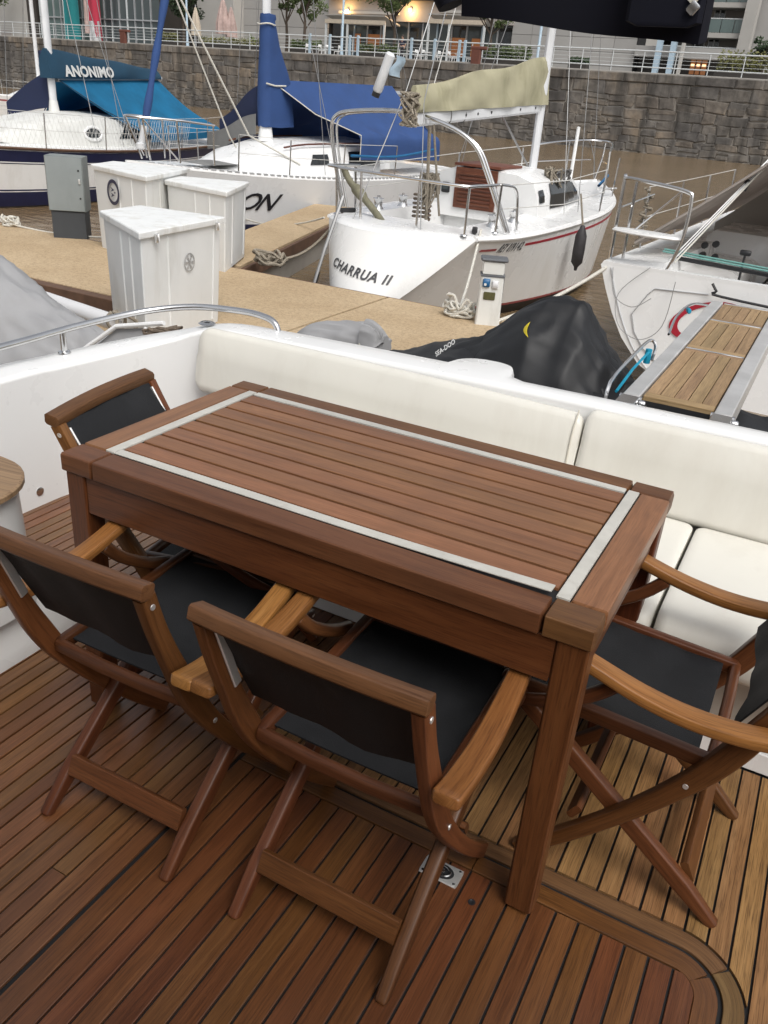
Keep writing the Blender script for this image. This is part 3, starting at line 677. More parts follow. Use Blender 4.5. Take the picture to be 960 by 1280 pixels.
# inlay strips
tpart('inlay_strip', TX0+CB-SW, TX0+CB, TY0+BW+gp, TY1-BW*0.88-gp, 'inlay_white', th=0.006, ch=0.0008, dz=0.0006)
tpart('inlay_strip', TX1-CB, TX1-CB+SW, TY0+BW+gp, TY1-BW*0.88-gp, 'inlay_white', th=0.006, ch=0.0008, dz=0.0006)
IY0, IY1 = TY0+BW, TY1-BW*0.88
tpart('inlay_strip', TX0+CB+0.004, TX1-CB-0.006, IY1-SW+0.004, IY1+0.002, 'inlay_white', th=0.006, ch=0.0008, dz=0.0006)
b = MB(); xs = [lerp(TX0+CB+0.004, TX1-CB-0.010, t/16) for t in range(17)]
b.sweep([V(xx, IY0+SW/2-0.001, TZ-0.0006+(0.0075*max(0, (i-9)/7)**1.6)) for i, xx in enumerate(xs)], rrect(SW, 0.003, 0.0006)); put(b.build('inlay_strip', M('inlay_white'), None, 50), tb).__setitem__('label', 'front white strip lifting at its right end')
# slats
ys0, ys1 = IY0+SW+0.002, IY1-SW+0.002
n = 8; pt = (ys1-ys0)/n
b = MB(); Ls = TX1-TX0-2*CB-0.008; b.box((0, 0, -0.011), (Ls, pt-0.0086, 0.022), ch=0.0012); sm_ = b.mesh('slat', M('table_slat'), 50)
for i in range(n):
    o = share('slat', sm_, None, ((TX0+TX1)/2, ys0+pt*(i+0.5), TZ-0.001+random.uniform(-0.0004, 0.0004))); put(o, tb)
b = MB(); b.box(((TX0+TX1)/2, (TY0+TY1)/2, TZ-0.0325), (TX1-TX0-0.10, TY1-TY0-0.10, 0.05)); put(b.build('under_board', M('caulk'), None, 0), tb)
# apron and legs
AZ0, AZ1 = 0.605, TZ-TH
LGx, LGy = 0.062, 0.058
def apron(x0, x1, y0, y1):
    b = MB(); b.box(((x0+x1)/2, (y0+y1)/2, (AZ0+AZ1)/2), (x1-x0, y1-y0, AZ1-AZ0), ch=0.003); put(b.build('apron', M('table_leg'), None, 50), tb)
ins = 0.006
apron(TX0+ins+LGx, TX1-ins-LGx, TY0+0.010, TY0+0.034); apron(TX0+ins+LGx, TX1-ins-LGx, TY1-0.034, TY1-0.010)
apron(TX0+ins+0.012, TX0+ins+0.034, TY0+ins+LGy, TY1-ins-LGy); apron(TX1-ins-0.034, TX1-ins-0.012, TY0+ins+LGy, TY1-ins-LGy)
for lx in (TX0+ins+LGx/2, TX1-ins-LGx/2):
    for ly in (TY0+ins+LGy/2, TY1-ins-LGy/2):
        b = MB(); b.sweep([V(lx, ly, 0.012), V(lx, ly, AZ1)], rrect(LGx, LGy, 0.006), (0, 1, 0)); lg = put(b.build('leg', M('table_leg'), None, 50), tb)
        b = MB(); b.box((lx, ly, 0.006), (LGx-0.006, LGy-0.006, 0.012), ch=0.002); q = b.build('foot_pad', M('black_plastic'), None, 50); q.parent = lg; q.matrix_parent_inverse = Matrix.Translation(-Vector(tb.location))

# ================================================================ CHAIRS
def make_chair(label, rec=0.0):
    """folding armchair facing +y; rec leans the back further, as when it is half folded"""
    t = thing('folding_chair', label, 'chair', (0, 0, 0), 0, 'folding chairs round the table')
    for s in (-1, 1):
        # curved post that runs from the back down to the front foot
        pth = smooth_path([(s*.203, -.2675, .757), (s*.203, -.242, .670), (s*.203, -.206, .575), (s*.203, -.166, .480), (s*.203, -.112, .380), (s*.203, -.015, .245), (s*.203, .10, .110), (s*.203, .205, 0.004)], 5)
        n = len(pth); sc = []
        prof = []
        for i in range(n):
            k = i/(n-1); h = 0.036+0.014*math.exp(-((k-0.45)/0.18)**2)
            prof.append(rrect(0.027, h, 0.004))
        b = MB(); b.sweep(pth, prof, (0, 1, 0.2)); b.build('post', M('chair_post'), t, 50)
        # straight leg crossing it
        b = MB(); b.sweep([V(s*.176, -.232, 0.003), V(s*.176, -.15, 0.075), V(s*.176, .15, .315), V(s*.176, .285, .418)], [rrect(0.026, 0.028, 0.006), rrect(0.030, 0.042, 0.006), rrect(0.030, 0.042, 0.006), rrect(0.028, 0.038, 0.006)], (0, 1, 0.2), round_end=0.005); b.build('leg', M('chair_wood'), t, 50)
        # arm: flat, dipping towards the middle
        pth = smooth_path([(s*.246, -.232, .566), (s*.246, -.16, .552), (s*.246, -.07, .549), (s*.244, .02, .560), (s*.241, .10, .580), (s*.239, .18, .604)], 4)
        n = len(pth); prof = [rrect(0.050-0.010*(i/(n-1))**2, 0.026, 0.005) for i in range(n)]
        b = MB(); b.sweep(pth, prof, (0, 0, 1), round_end=0.006); b.build('arm', M('chair_arm'), t, 50)
        # arm support strut
        b = MB(); b.sweep(smooth_path([(s*.232, .07, .558), (s*.230, .12, .505), (s*.224, .20, .452), (s*.218, .268, .425)], 3), rrect(0.022, 0.030, 0.006), (0, 1, 0), round_end=0.004); b.build('arm_strut', M('chair_wood'), t, 50)
        # seat side rail
        b = MB(); b.sweep([V(s*.183, -.13, .418), V(s*.183, .31, .440)], rrect(0.026, 0.034, 0.005), (0, 0, 1), round_end=0.005); b.build('seat_rail', M('chair_wood'), t, 50)
        # screws
        for (yy, zz, xx) in ((-.262, .735, .2165), (-.10, .365, .2165), (.262, .428, .229)):
            b = MB(); b.lathe([(0.0001, 0), (0.0062, 0), (0.0058, s*0.0015), (0.003, s*0.0018), (0.0001, s*0.0010)], (s*xx, yy, zz), 10, 'X'); b.build('bolt', M('stainless_brushed'), t)
        b = MB(); b.bar(V(s*.186, -.256, .745), V(s*.186, -.200, .585), 0.006, 0.020, 0.002, (0, 1, .3)); b.build('back_bracket', M('stainless_brushed'), t, 40)
    # crest rail over the posts, seat cross rails
    pth = smooth_path([(-.2165, -.272, .770), (-.12, -.279, .772), (0, -.282, .773), (.12, -.279, .772), (.2165, -.272, .770)], 4)
    b = MB(); b.sweep(pth, rrect(0.037, 0.030, 0.005), (0, 0.3, 1), round_end=0.002); b.build('crest_rail', M('chair_crest'), t, 50)
    b = MB(); b.sweep([V(-.17, .312, .440), V(.17, .312, .440)], rrect(0.024, 0.026, 0.007), (0, 0, 1)); b.build('front_rail', M('chair_wood'), t, 50)
    pth = [V(-.186, -.130, .417), V(-.06, -.134, .413), V(.06, -.134, .413), V(.186, -.130, .417)]
    b = MB(); b.sweep(pth, rrect(0.024, 0.032, 0.007), (0, 0, 1)); b.build('rear_rail', M('chair_wood'), t, 50)
    # stretcher between the rear feet
    b = MB(); b.sweep([V(-.162, -.155, .098), V(.162, -.155, .098)], rrect(0.018, 0.050, 0.003), (0, 0.5, 1)); b.build('stretcher', M('chair_wood'), t, 50)
    b = MB(); b.sweep([V(-.192, .10, .16), V(.192, .10, .16)], rrect(0.018, 0.040, 0.004), (0, -0.6, 1)); b.build('stretcher', M('chair_wood'), t, 50)
    # slings
    def seat(u, v):
        x = lerp(-.171, .171, u); y = lerp(-.104, .299, v)
        return (x, y, lerp(.425, .446, v)-0.012*(1-(2*u-1)**2)*math.sin(math.pi*min(1, v*1.0))**0.6-0.002*math.sin(v*21+u*4))
    o = sheet('seat_sling', seat, 10, 14, 0.004, 'sling_black', None); o.parent = t
    def back(u, v):
        x = lerp(-.190, .190, u); z = lerp(.528, .757, v); y = lerp(-.150, -.264, v)
        return (x, y-0.014*(1-(2*u-1)**2)+0.003*math.sin(u*17), z-0.006*(1-v)*math.cos(u*9))
    o = sheet('back_sling', back, 12, 8, 0.004, 'sling_black', None); o.parent = t
    if rec:
        for o in kids(t):
            for v in o.data.vertices:
                if o.name.startswith('arm') and 'strut' not in o.name: v.co.z += .058; v.co.y -= .03
                elif v.co.z > .42:
                    d = v.co.z-.42; v.co.y -= rec*d
    return t
c1 = make_chair('folding teak armchair at the front centre of the table, nearest to the viewer')
chairs = [(c1, (-0.555, 1.163, 0), R(0), None)]
for loc, rz, lab in (((-1.092, 1.155, 0), R(1), 'folding teak armchair at the front left, its backrest cut by the left photo edge'),
                     ((-0.077, 1.627, 0), R(90), 'folding teak armchair facing the right end of the table')):
    c = copy_tree(c1); c['label'] = lab; chairs.append((c, loc, rz, lab))
chairs.append((make_chair('folding teak armchair tucked in at the far left end by the white bulwark', .24), (-1.285, 1.615, 0), R(-80), None))
for c, loc, rz, lab in chairs: c.location = loc; c.rotation_euler = (0, 0, rz)

# ================================================================ WATER, DOCK
WZ = -0.80
b = MB(); b.quad((-400, -120, WZ), (300, -120, WZ), (300, 75, WZ), (-400, 75, WZ)); tag(b.build('harbour_water', M('harbour_water'), None, 0), kind='structure')
DZ = -0.30
dk = tag(bpy.data.objects.new('pontoon_dock', None), kind='structure'); COL.objects.link(dk)
def slab(x0, x1, y0, y1, z1, z0, mat, name, parent, ch=0.006):
    b = MB(); b.box(((x0+x1)/2, (y0+y1)/2, (z0+z1)/2), (x1-x0, y1-y0, z1-z0), ch=ch); return b.build(name, M(mat), parent, 40)
DY0, DY1 = 5.72, 7.62
for x0, x1 in ((-22, -16.3), (-16.28, -10.6), (-10.58, -3.92), (-3.90, -2.45)):
    slab(x0, x1, DY0, DY1, DZ, DZ-0.35, 'dock_aggregate', 'deck_slab', dk)
slab(-5.25, -3.92, 4.42, DY0-0.003, DZ, DZ-0.35, 'dock_aggregate', 'deck_slab', dk)
for xa_, xb_ in ((-22, -5.26), (-3.91, -2.45)):
    slab(xa_, xb_, DY0-0.12, DY0-0.003, DZ-0.012, DZ-0.13, 'fascia_wood', 'fascia_board', dk)
    slab(xa_, xb_, DY0-0.07, DY0-0.004, DZ-0.135, DZ-0.27, 'fascia_dark', 'fascia_board', dk)
slab(-22, -2.45, DY1+0.003, DY1+0.07, DZ-0.012, DZ-0.16, 'fascia_wood', 'fascia_board', dk)
slab(-22, -2.6, DY0+0.2, DY1-0.2, DZ-0.33, WZ-0.2, 'fascia_dark', 'float', dk)
slab(-2.447, -2.40, DY0-.1, DY1+.05, DZ-0.012, DZ-0.16, 'fascia_wood', 'fascia_board', dk)
# finger pontoon between the boats, reaching out a little to the left
fg = tag(bpy.data.objects.new('finger_pontoon', None), kind='structure'); COL.objects.link(fg); fg.location = (-6.35, DY1+0.08, 0); fg.rotation_euler.z = R(17)
slab(-0.42, 0.42, 0.0, 6.2, DZ-0.02, DZ-0.17, 'dock_aggregate', 'deck_slab', fg)
slab(0.423, 0.47, 0.02, 6.2, DZ-0.05, DZ-0.20, 'fascia_wood', 'fascia_board', fg)
slab(-0.38, 0.40, 0.1, 6.1, DZ-0.172, WZ-0.2, 'concrete', 'float', fg)

# ================================================================ DOCK FURNITURE
def locker(label, loc, rz, k, h, latches=False):
    """white corner locker: a rectangle with one corner cut off; origin at the sharp near corner, long face towards +x"""
    t = thing('dock_locker', label, 'dock locker', loc, rz, 'white dock lockers')
    N_ = [V(0, 0, 0), V(0, 1.10*k, 0), V(-.80*k, 1.10*k, 0), V(-.80*k, .60*k, 0)]; c = sum(N_, Vector())/4
    def ring(f, z, r=.03):
        p = [c+(q-c)*f for q in N_]; out = []
        for i in range(4):
            a, b_, d = p[i-1], p[i], p[(i+1) % 4]; u, w_ = b_+(a-b_).normalized()*r, b_+(d-b_).normalized()*r
            for s_ in (0, .35, .65, 1): out.append(u.lerp(b_, s_).lerp(b_.lerp(w_, s_), s_)+V(0, 0, z))
        return out
    b = MB(); b.rings([ring(.925, 0), ring(.93, .03), ring(.985, h-.06), ring(.985, h-.04)]); b.build('body', M('locker_white'), t, 40)
    def rib(a, d, f, wd):
        p0 = N_[a].lerp(N_[d], f); lo, hi = c+(p0-c)*.922, c+(p0-c)*.978
        b = MB(); b.bar(V(lo.x, lo.y, .04), V(hi.x, hi.y, h-.07), wd, .014, .005, (p0-c)); b.build('rib', M('locker_white'), t, 40)
    for a, d, f in ((0, 1, .30), (0, 1, .90), (3, 0, .50), (3, 0, .75)): rib(a, d, f, .030)
    b = MB(); b.rings([ring(1.045, h-.045, .015), ring(1.05, h-.035, .02), ring(1.05, h-.006, .02), ring(1.035, h+.002, .02), ring(.7, h+.010, .02)]); b.build('lid', M('locker_lid'), t, 30)
    if latches:
        for yy in (.16, .98):
            lt = MB(); lt.box((.030, yy*k, h-.055), (.014, .040, .065), ch=.003); l = lt.build('latch', M('stainless_brushed'), t, 40)
            lt = MB(); lt.tube([V(.038, yy*k-.014, h-.03), V(.046, yy*k, h-.085), V(.038, yy*k+.014, h-.03)], .005, 6); lt.build('hook', M('stainless_brushed'), l)
        b = MB(); b.tube([V(-.02, .30*k, .05), V(.01, .34*k, .07), V(.0, .42*k, .09)], .010, 6); b.build('drain_stub', M('stainless_brushed'), t)
    return t
def badge(b, o, ux, r0, r1, n=28):
    """flat ring on a locker face: centre o, horizontal direction ux"""
    uz = V(0, 0, 1); f = lambda r, i: o+ux*(r*math.cos(2*math.pi*i/n))+uz*(r*math.sin(2*math.pi*i/n))
    for i in range(n): b.quad(f(r0, i), f(r0, i+1), f(r1, i+1), f(r1, i))
t = locker('front white dock locker with two steel latches and a faded grey round badge', (-4.37, 4.60, DZ), R(6.7), 1.0, .855, True)
b = MB(); o_ = V(-.005, .62, .56); badge(b, o_, V(0, 1, 0), .062, .072); badge(b, o_, V(0, 1, 0), 0.0, .014)
for a in range(0, 360, 60): b.poly([o_, o_+V(0, .056*math.cos(R(a-15)), .056*math.sin(R(a-15))), o_+V(0, .056*math.cos(R(a+11)), .056*math.sin(R(a+11)))])
b.build('faded_badge', M('aluminium'), t, 0, False)
t = locker('left white dock locker with a round blue and white club sticker', (-6.56, 7.04, DZ), R(20), 1.14, .90)
ux = (V(0, 0, 0)-V(-.80, .60, 0)).normalized(); nx = V(-ux.y*-1, -ux.x, 0); nx = V(ux.y, -ux.x, 0)
o_ = V(-.80*1.14, .60*1.14, 0)*.60+nx*.012+V(0, 0, .66)
b = MB(); badge(b, o_, ux, .098, .135); s2 = .95
def emb(pts): b.poly([o_+ux*(p[0]*s2)+V(0, 0, p[1]*s2) for p in pts])
emb([(-.055, .055), (.03, .027), (-.055, 0), (-.03, .027)]); emb([(-.055, -.005), (.03, -.03), (-.055, -.06), (-.03, -.03)]); emb([(.02, .01), (.07, .0), (.02, -.012)])
b.build('club_sticker', M('navy_paint'), t, 0, False)
t = locker('right white dock locker standing behind the front one, plain faces and dirty lid', (-5.72, 7.30, DZ), R(25), 1.0, .83)
# grey electrical cabinet
t = thing('electrical_cabinet', 'grey steel electrical cabinet on a dark plinth at the dock edge', 'electrical cabinet', (-8.33, 7.62, DZ), R(34))
b = MB(); b.box((0, 0, 0.15), (0.40, 0.27, 0.32), ch=0.006); b.build('plinth', M('box_plinth'), t, 40)
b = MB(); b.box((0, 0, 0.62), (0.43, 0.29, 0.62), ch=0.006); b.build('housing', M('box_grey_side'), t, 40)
b = MB(); b.box((0, -0.152, 0.62), (0.412, 0.014, 0.595), ch=0.004); dr = b.build('door', M('box_grey'), t, 40)
b = MB(); b.box((0.17, -0.166, 0.66), (0.02, 0.02, 0.055), ch=0.003); b.build('handle', M('stainless_brushed'), dr, 40)
for zz in (0.78, 0.47):
    b = MB(); b.lathe([(0.0001, 0.0), (0.011, 0), (0.010, 0.004), (0.0001, 0.005)], n=10, axis='Y'); b.xform(Matrix.Translation((0.165, -0.160, zz))); b.build('lock', M('black_plastic'), dr)
# service pedestal
t = thing('service_pedestal', 'white power and water pedestal with dark cap and blue sockets on the dock', 'service pedestal', (-2.72, 7.36, DZ), R(24))
b = MB(); b.rings([rr for rr in [[V(a, c, z) for a, c in rrect(w_, d_, 0.012)] for w_, d_, z in ((0.225, 0.19, 0), (0.205, 0.175, 0.44))]]); b.build('column', M('dirty_white'), t, 40)
b = MB(); b.box((0, 0, 0.447), (0.222, 0.19, 0.016), ch=0.003); b.build('collar', M('pedestal_cap'), t, 40)
b = MB(); b.box((0, 0, 0.515), (0.200, 0.172, 0.118), ch=0.008); b.build('light_head', M('dirty_white'), t, 40)
b = MB(); b.box((0, 0, 0.587), (0.245, 0.212, 0.026), ch=0.010); b.build('cap', M('pedestal_cap'), t, 40)
b = MB(); b.box((-0.052, -0.096, 0.385), (0.066, 0.030, 0.075), ch=0.006); q = b.build('socket', M('blue_socket'), t, 40)
b = MB(); b.box((-0.062, -0.112, 0.372), (0.022, 0.006, 0.022), ch=0.002); b.build('socket_cover', M('lettering_white'), q, 40)
b = MB(); b.box((0.030, -0.096, 0.375), (0.056, 0.026, 0.070), ch=0.006); b.build('socket', M('tube_grey'), t, 40)
b = MB(); b.box((-0.012, -0.096, 0.270), (0.105, 0.010, 0.070), ch=0.003); b.build('plate', M('olive_plate'), t, 40)
b = MB(); b.box((0.108, -0.03, 0.22), (0.008, 0.012, 0.43)); b.build('seam', M('pedestal_cap'), t, 0)

# ropes on the dock
def rope(name, pts, r, mat, label, group=None, n=6):
    b = MB(); b.tube(pts, r, n); o = b.build(name, M(mat)); return tag(o, label, 'rope', group)
def coil(c, r, turns, rr, mat, label, seed=1, h=0.03, flat=0.6):
    rnd = random.Random(seed); pts = []
    for i in range(int(turns*14)):
        a = 2*math.pi*i/14; q = r*(0.55+0.45*rnd.random())
        pts.append(V(c[0]+q*math.cos(a), c[1]+q*math.sin(a)*flat, c[2]+rr+h*(0.3+rnd.random())*(i/(turns*14))))
    return rope('mooring_rope_coil', smooth_path(pts, 3), rr, mat, label)
coil((-3.02, 7.38, DZ), 0.17, 7, 0.013, 'rope_white', 'white mooring rope heaped at the foot of the service pedestal', 3, 0.16)
coil((-9.35, 7.55, DZ), 0.15, 6, 0.013, 'rope_white', 'white rope coil by the left dock edge', 5, 0.10)
coil((-5.72, 8.10, DZ-.02), 0.22, 7, 0.016, 'rope_dirty', 'dirty brown rope heap at the root of the finger pontoon', 8, 0.14)
rope('mooring_rope', sag((-9.2, 7.55, DZ+0.02), (-7.75, 7.75, DZ+0.06), 0.04), 0.012, 'rope_white', 'white rope running from the left coil past the grey cabinet')
b = MB(); b.tube(smooth_path([V(-9.72+0.23*math.cos(a), 6.98+0.13*math.sin(a), DZ+0.02+0.004*math.sin(3*a)) for a in [2*math.pi*i/16 for i in range(17)]], 3), 0.013, 8); tag(b.build('water_hose', M('hose_green')), 'loop of green water hose lying on the dock at the left edge', 'hose')

# ================================================================ COVERED CRAFT BESIDE OUR STERN
def puffs(name, secs, mat, parent, n=20, wob=0.010, seed=2, ang=75, sub=4, fold=0.016):
    """draped cover: cross-sections (x, y_centre, half_width, z_base, z_top, sharpness)"""
    rnd = random.Random(seed); mb = MB(); rings = []; ph = [rnd.random()*6 for _ in range(6)]
    keys = secs; out = []
    for i in range(len(keys)-1):
        p0, p1, p2, p3 = keys[max(i-1, 0)], keys[i], keys[i+1], keys[min(i+2, len(keys)-1)]
        for k in range(sub):
            t = k/sub; out.append([0.5*((2*b_)+(-a_+c_)*t+(2*a_-5*b_+4*c_-d_)*t*t+(-a_+3*b_-3*c_+d_)*t**3) for a_, b_, c_, d_ in zip(p0, p1, p2, p3)])
    out.append(list(keys[-1]))
    for s_ in out:
        x, yc, hw, zb, zt, sh = s_
        ring = []
        for j in range(n+1):
            a = math.pi*j/n; cx_, sz_ = math.cos(a), max(0.0, math.sin(a))
            yy = (abs(cx_)**sh)*(1 if cx_ > 0 else -1)*hw; zz = zb+(sz_**(0.62+sh*0.25))*(zt-zb)
            wv = wob*(math.sin(x*9+ph[0]+j*0.9)+0.7*math.sin(x*17+ph[1]-j*1.7)+0.6*math.sin(j*2.3+ph[2]+x*4))*(0.35+sz_)
            q_ = V(x*1.0, yc+yy, zz); f1 = .7-abs(NZ.noise(V(q_.x*3.4+seed+q_.z*2, q_.y*3.6, q_.z*2.2-q_.x)))*3.0; f2 = .7-abs(NZ.noise(V(q_.x*8.3-q_.z*4, q_.y*6.5+seed, q_.z*4.0)))*2.8
            wv += fold*(f1*.7+f2*.35)*(.25+.75*sz_)
            ring.append(V(x+wv*0.5, yc+yy+wv*cx_, zz+wv*sz_))
        rings.append(ring)
    mb.rings(rings, closed=False, caps=False); mb.poly(rings[0]); mb.poly(list(reversed(rings[-1])))
    o = mb.build(name, M(mat), None, ang); return put(o, parent) if parent else o
pw = thing('covered_watercraft', 'personal watercraft under a fitted black cover behind the sofa', 'watercraft', (-0.9, 3.75, WZ))
puffs('hull_cover', [(-2.42, 3.80, .30, -.45, .10, .9), (-2.15, 3.8, .40, -.45, .25, .8), (-1.85, 3.8, .46, -.45, .365, .8), (-1.55, 3.78, .50, -.45, .465, .8), (-1.3, 3.76, .54, -.45, .49, .8), (-1.0, 3.74, .56, -.45, .50, .75), (-0.6, 3.74, .58, -.45, .43, .75), (-0.1, 3.74, .56, -.45, .40, .75), (0.4, 3.74, .45, -.45, .34, .8), (0.8, 3.74, .2, -.45, .15, .9)], 'charcoal_cover', pw, 48, 0.006, 4, sub=9, fold=.034)
puffs('console_cover', [(-2.0, 3.79, .10, .15, .29, 1.0), (-1.74, 3.78, .18, .1, .37, 1.0), (-1.52, 3.77, .22, .1, .475, 1.05), (-1.38, 3.76, .26, .1, .545, 1.1), (-1.22, 3.75, .30, .1, .67, 1.2), (-1.05, 3.75, .34, .1, .73, 1.2), (-0.90, 3.75, .33, .1, .67, 1.2), (-0.78, 3.75, .32, .1, .56, 1.1), (-0.66, 3.75, .28, .1, .46, 1.0), (-0.5, 3.75, .2, .1, .38, 1.0)], 'charcoal_cover', pw, 48, 0.005, 9, sub=9, fold=.030)
puffs('hood_cover', [(-1.38, 3.74, .16, .30, .56, 1.35), (-1.33, 3.74, .26, .30, .60, 1.35), (-1.20, 3.74, .31, .30, .72, 1.45), (-1.08, 3.74, .345, .30, .798, 1.5), (-0.97, 3.74, .345, .28, .792, 1.5), (-0.92, 3.74, .34, .28, .775, 1.45), (-0.84, 3.74, .335, .26, .66, 1.3), (-0.74, 3.74, .32, .26, .54, 1.2), (-0.68, 3.74, .24, .26, .46, 1.1)], 'charcoal_cover', pw, 48, 0.004, 19, sub=9, fold=.030)
b = MB(); b.tube(smooth_path([(-1.36, 3.47, .40), (-1.22, 3.40, .385), (-1.0, 3.385, .37), (-.82, 3.39, .34), (-.70, 3.45, .33)], 4), 0.007, 6); put(b.build('cover_hem', M('charcoal_cover'), None), pw)
b = MB(); b.tube(smooth_path([(-2.0, 3.50, .19), (-1.6, 3.40, .30), (-1.3, 3.335, .33), (-0.9, 3.28, .31), (-0.45, 3.27, .24)], 4), 0.005, 6); put(b.build('cover_seam', M('charcoal_cover'), None), pw)
def on_cover(px, py, yy): return onY(px, py, yy)
# lettering and emblem printed on the cover (draped just proud of it)
dgc = None
def drape(o_target, p, d, off=0.003):
    ok, loc, nor, idx = o_target.ray_cast(p, d)
    return loc, nor, ok
def project_print(name, targets, pts2d_mesh, origin, ux, uy, dirn, mat, parent):
    """lay a flat print onto a draped cover along dirn"""
    me = pts2d_mesh; bm = bmesh.new(); bm.from_mesh(me); bmesh.ops.triangulate(bm, faces=bm.faces[:]); bmesh.ops.subdivide_edges(bm, edges=bm.edges[:], cuts=1)
    bpy.context.view_layer.update()
    for v in bm.verts:
        p = origin+ux*v.co.x+uy*v.co.y; best = None
        for tg in targets:
            mi = tg.matrix_world.inverted(); lp = mi @ p; ld = (mi.to_3x3() @ dirn).normalized()
            ok, loc, nor, _ = tg.ray_cast(lp, ld)
            if ok:
                w_ = tg.matrix_world @ loc
                if best is None or (w_-p).length < (best-p).length: best = w_
        v.co = (best if best is not None else p)-dirn*0.004
    bm.to_mesh(me); bm.free(); me.materials.clear(); me.materials.append(M(mat)); o = bpy.data.objects.new(name, me); COL.objects.link(o); return put(o, parent)
cov = [c for c in kids(pw) if c.name.startswith(('hull_cover', 'console_cover', 'hood_cover'))]
def lay_on_cover(name, me, to_px, mat):
    bm = bmesh.new(); bm.from_mesh(me); bmesh.ops.triangulate(bm, faces=bm.faces[:]); bmesh.ops.subdivide_edges(bm, edges=bm.edges[:], cuts=1); bpy.context.view_layer.update()
    for v in bm.verts:
        d = ray(*to_px(v.co.x, v.co.y)).normalized(); best = None
        for tg in cov:
            mi = tg.matrix_world.inverted(); ok, loc, nor, _ = tg.ray_cast(mi @ EYEP, (mi.to_3x3() @ d).normalized())
            if ok:
                w_ = tg.matrix_world @ loc
                if best is None or (w_-EYEP).length < (best-EYEP).length: best = w_
        v.co = (best-d*.004) if best is not None else EYEP+d*4.2
    bm.to_mesh(me); bm.free(); me.materials.clear(); me.materials.append(M(mat)); o = bpy.data.objects.new(name, me); COL.objects.link(o); return put(o, pw)
lay_on_cover('cover_lettering', text_mesh('SEA-DOO', 1.0, .1, .02), lambda u, v: (545+5.6*u-2.6*v, 446-4.0*u-7.6*v), 'lettering_white')
em = MB(); arcp = lambda t, o: (lerp(663, 660.5, t)-7.5*math.sin(math.pi*t)+o*math.sin(math.pi*t)*4.6, lerp(402, 422, t)+o*math.sin(math.pi*t)*1.0)
NN = 14
for i in range(NN):
    P4 = [arcp(i/NN, 0), arcp((i+1)/NN, 0), arcp((i+1)/NN, 1), arcp(i/NN, 1)]; em.quad(*[V(a, c, 0) for a, c in P4])
lay_on_cover('yellow_emblem', em.mesh('emblem', M('yellow_print'), 0), lambda u, v: (u, v), 'yellow_print')
# grey rolled cover
t = thing('rolled_grey_cover', 'crumpled light grey cover rolled up beside the black watercraft cover', 'cover', (-2.6, 4.4, 0))
puffs('roll', [(-2.92, 4.42, .04, .06, .12, 1.0), (-2.80, 4.42, .12, .04, .225, 1.0), (-2.62, 4.42, .13, .04, .265, 1.0), (-2.45, 4.42, .13, .04, .285, .95), (-2.33, 4.42, .12, .04, .275, .95), (-2.27, 4.42, .11, .05, .24, .9)], 'grey_tarp', t, 32, 0.005, 12, sub=7, fold=.016)
b = MB(); b.tube([V(-2.37, 4.42+0.135*math.cos(a), 0.15+0.135*math.sin(a)) for a in [math.pi*i/12 for i in range(13)]], 0.010, 6); put(b.build('strap', M('strap_grey'), None), t)
puffs('flap', [(-2.38, 4.36, .07, .20, .33, 1.0), (-2.33, 4.36, .075, .20, .335, 1.0), (-2.27, 4.35, .06, .20, .31, 1.0), (-2.25, 4.35, .02, .22, .26, 1.0)], 'grey_tarp', t, 24, 0.005, 15, sub=6, fold=.012)
# neighbour's tender under grey tarpaulin, left
t = thing('covered_dinghy', 'small boat under a creased pale grey tarpaulin at the left edge', 'dinghy', (-4.6, 3.9, WZ))
puffs('tarpaulin', [(-6.6, 3.70, .7, -.75, .50, 1.15), (-5.6, 3.70, .74, -.75, .54, 1.2), (-5.12, 3.72, .66, -.75, .50, 1.2), (-4.82, 3.72, .56, -.75, .40, 1.15), (-4.60, 3.74, .48, -.75, .27, 1.1), (-4.42, 3.76, .43, -.75, .175, 1.0), (-4.22, 3.78, .38, -.75, .10, .95), (-4.06, 3.8, .30, -.75, .03, .9), (-3.94, 3.84, .22, -.78, -.12, .9)], 'grey_tarp', t, 48, 0.006, 21, sub=8, fold=.026)
tb2 = MB(); tb2.tube([V(-7.5, 4.75, -.09), V(-5.4, 4.62, -.10), V(-4.66, 4.60, -.145)], 0.062, 14); put(tb2.build('side_tube', M('tube_grey'), None), t)
b = MB(); b.tube(smooth_path([(-4.70, 4.60, -.07), (-4.68, 4.53, -.12), (-4.66, 4.60, -.215), (-4.63, 4.67, -.14), (-4.60, 4.60, -.07), (-4.58, 4.53, -.13), (-4.55, 4.62, -.21), (-4.50, 4.66, -.13), (-4.53, 4.58, -.06), (-4.62, 4.55, -.05), (-4.66, 4.62, -.06)], 4), 0.014, 7); tag(b.build('rope_knot', M('rope_dirty')), 'dirty rope knotted round the end of the grey dinghy tube', 'rope')
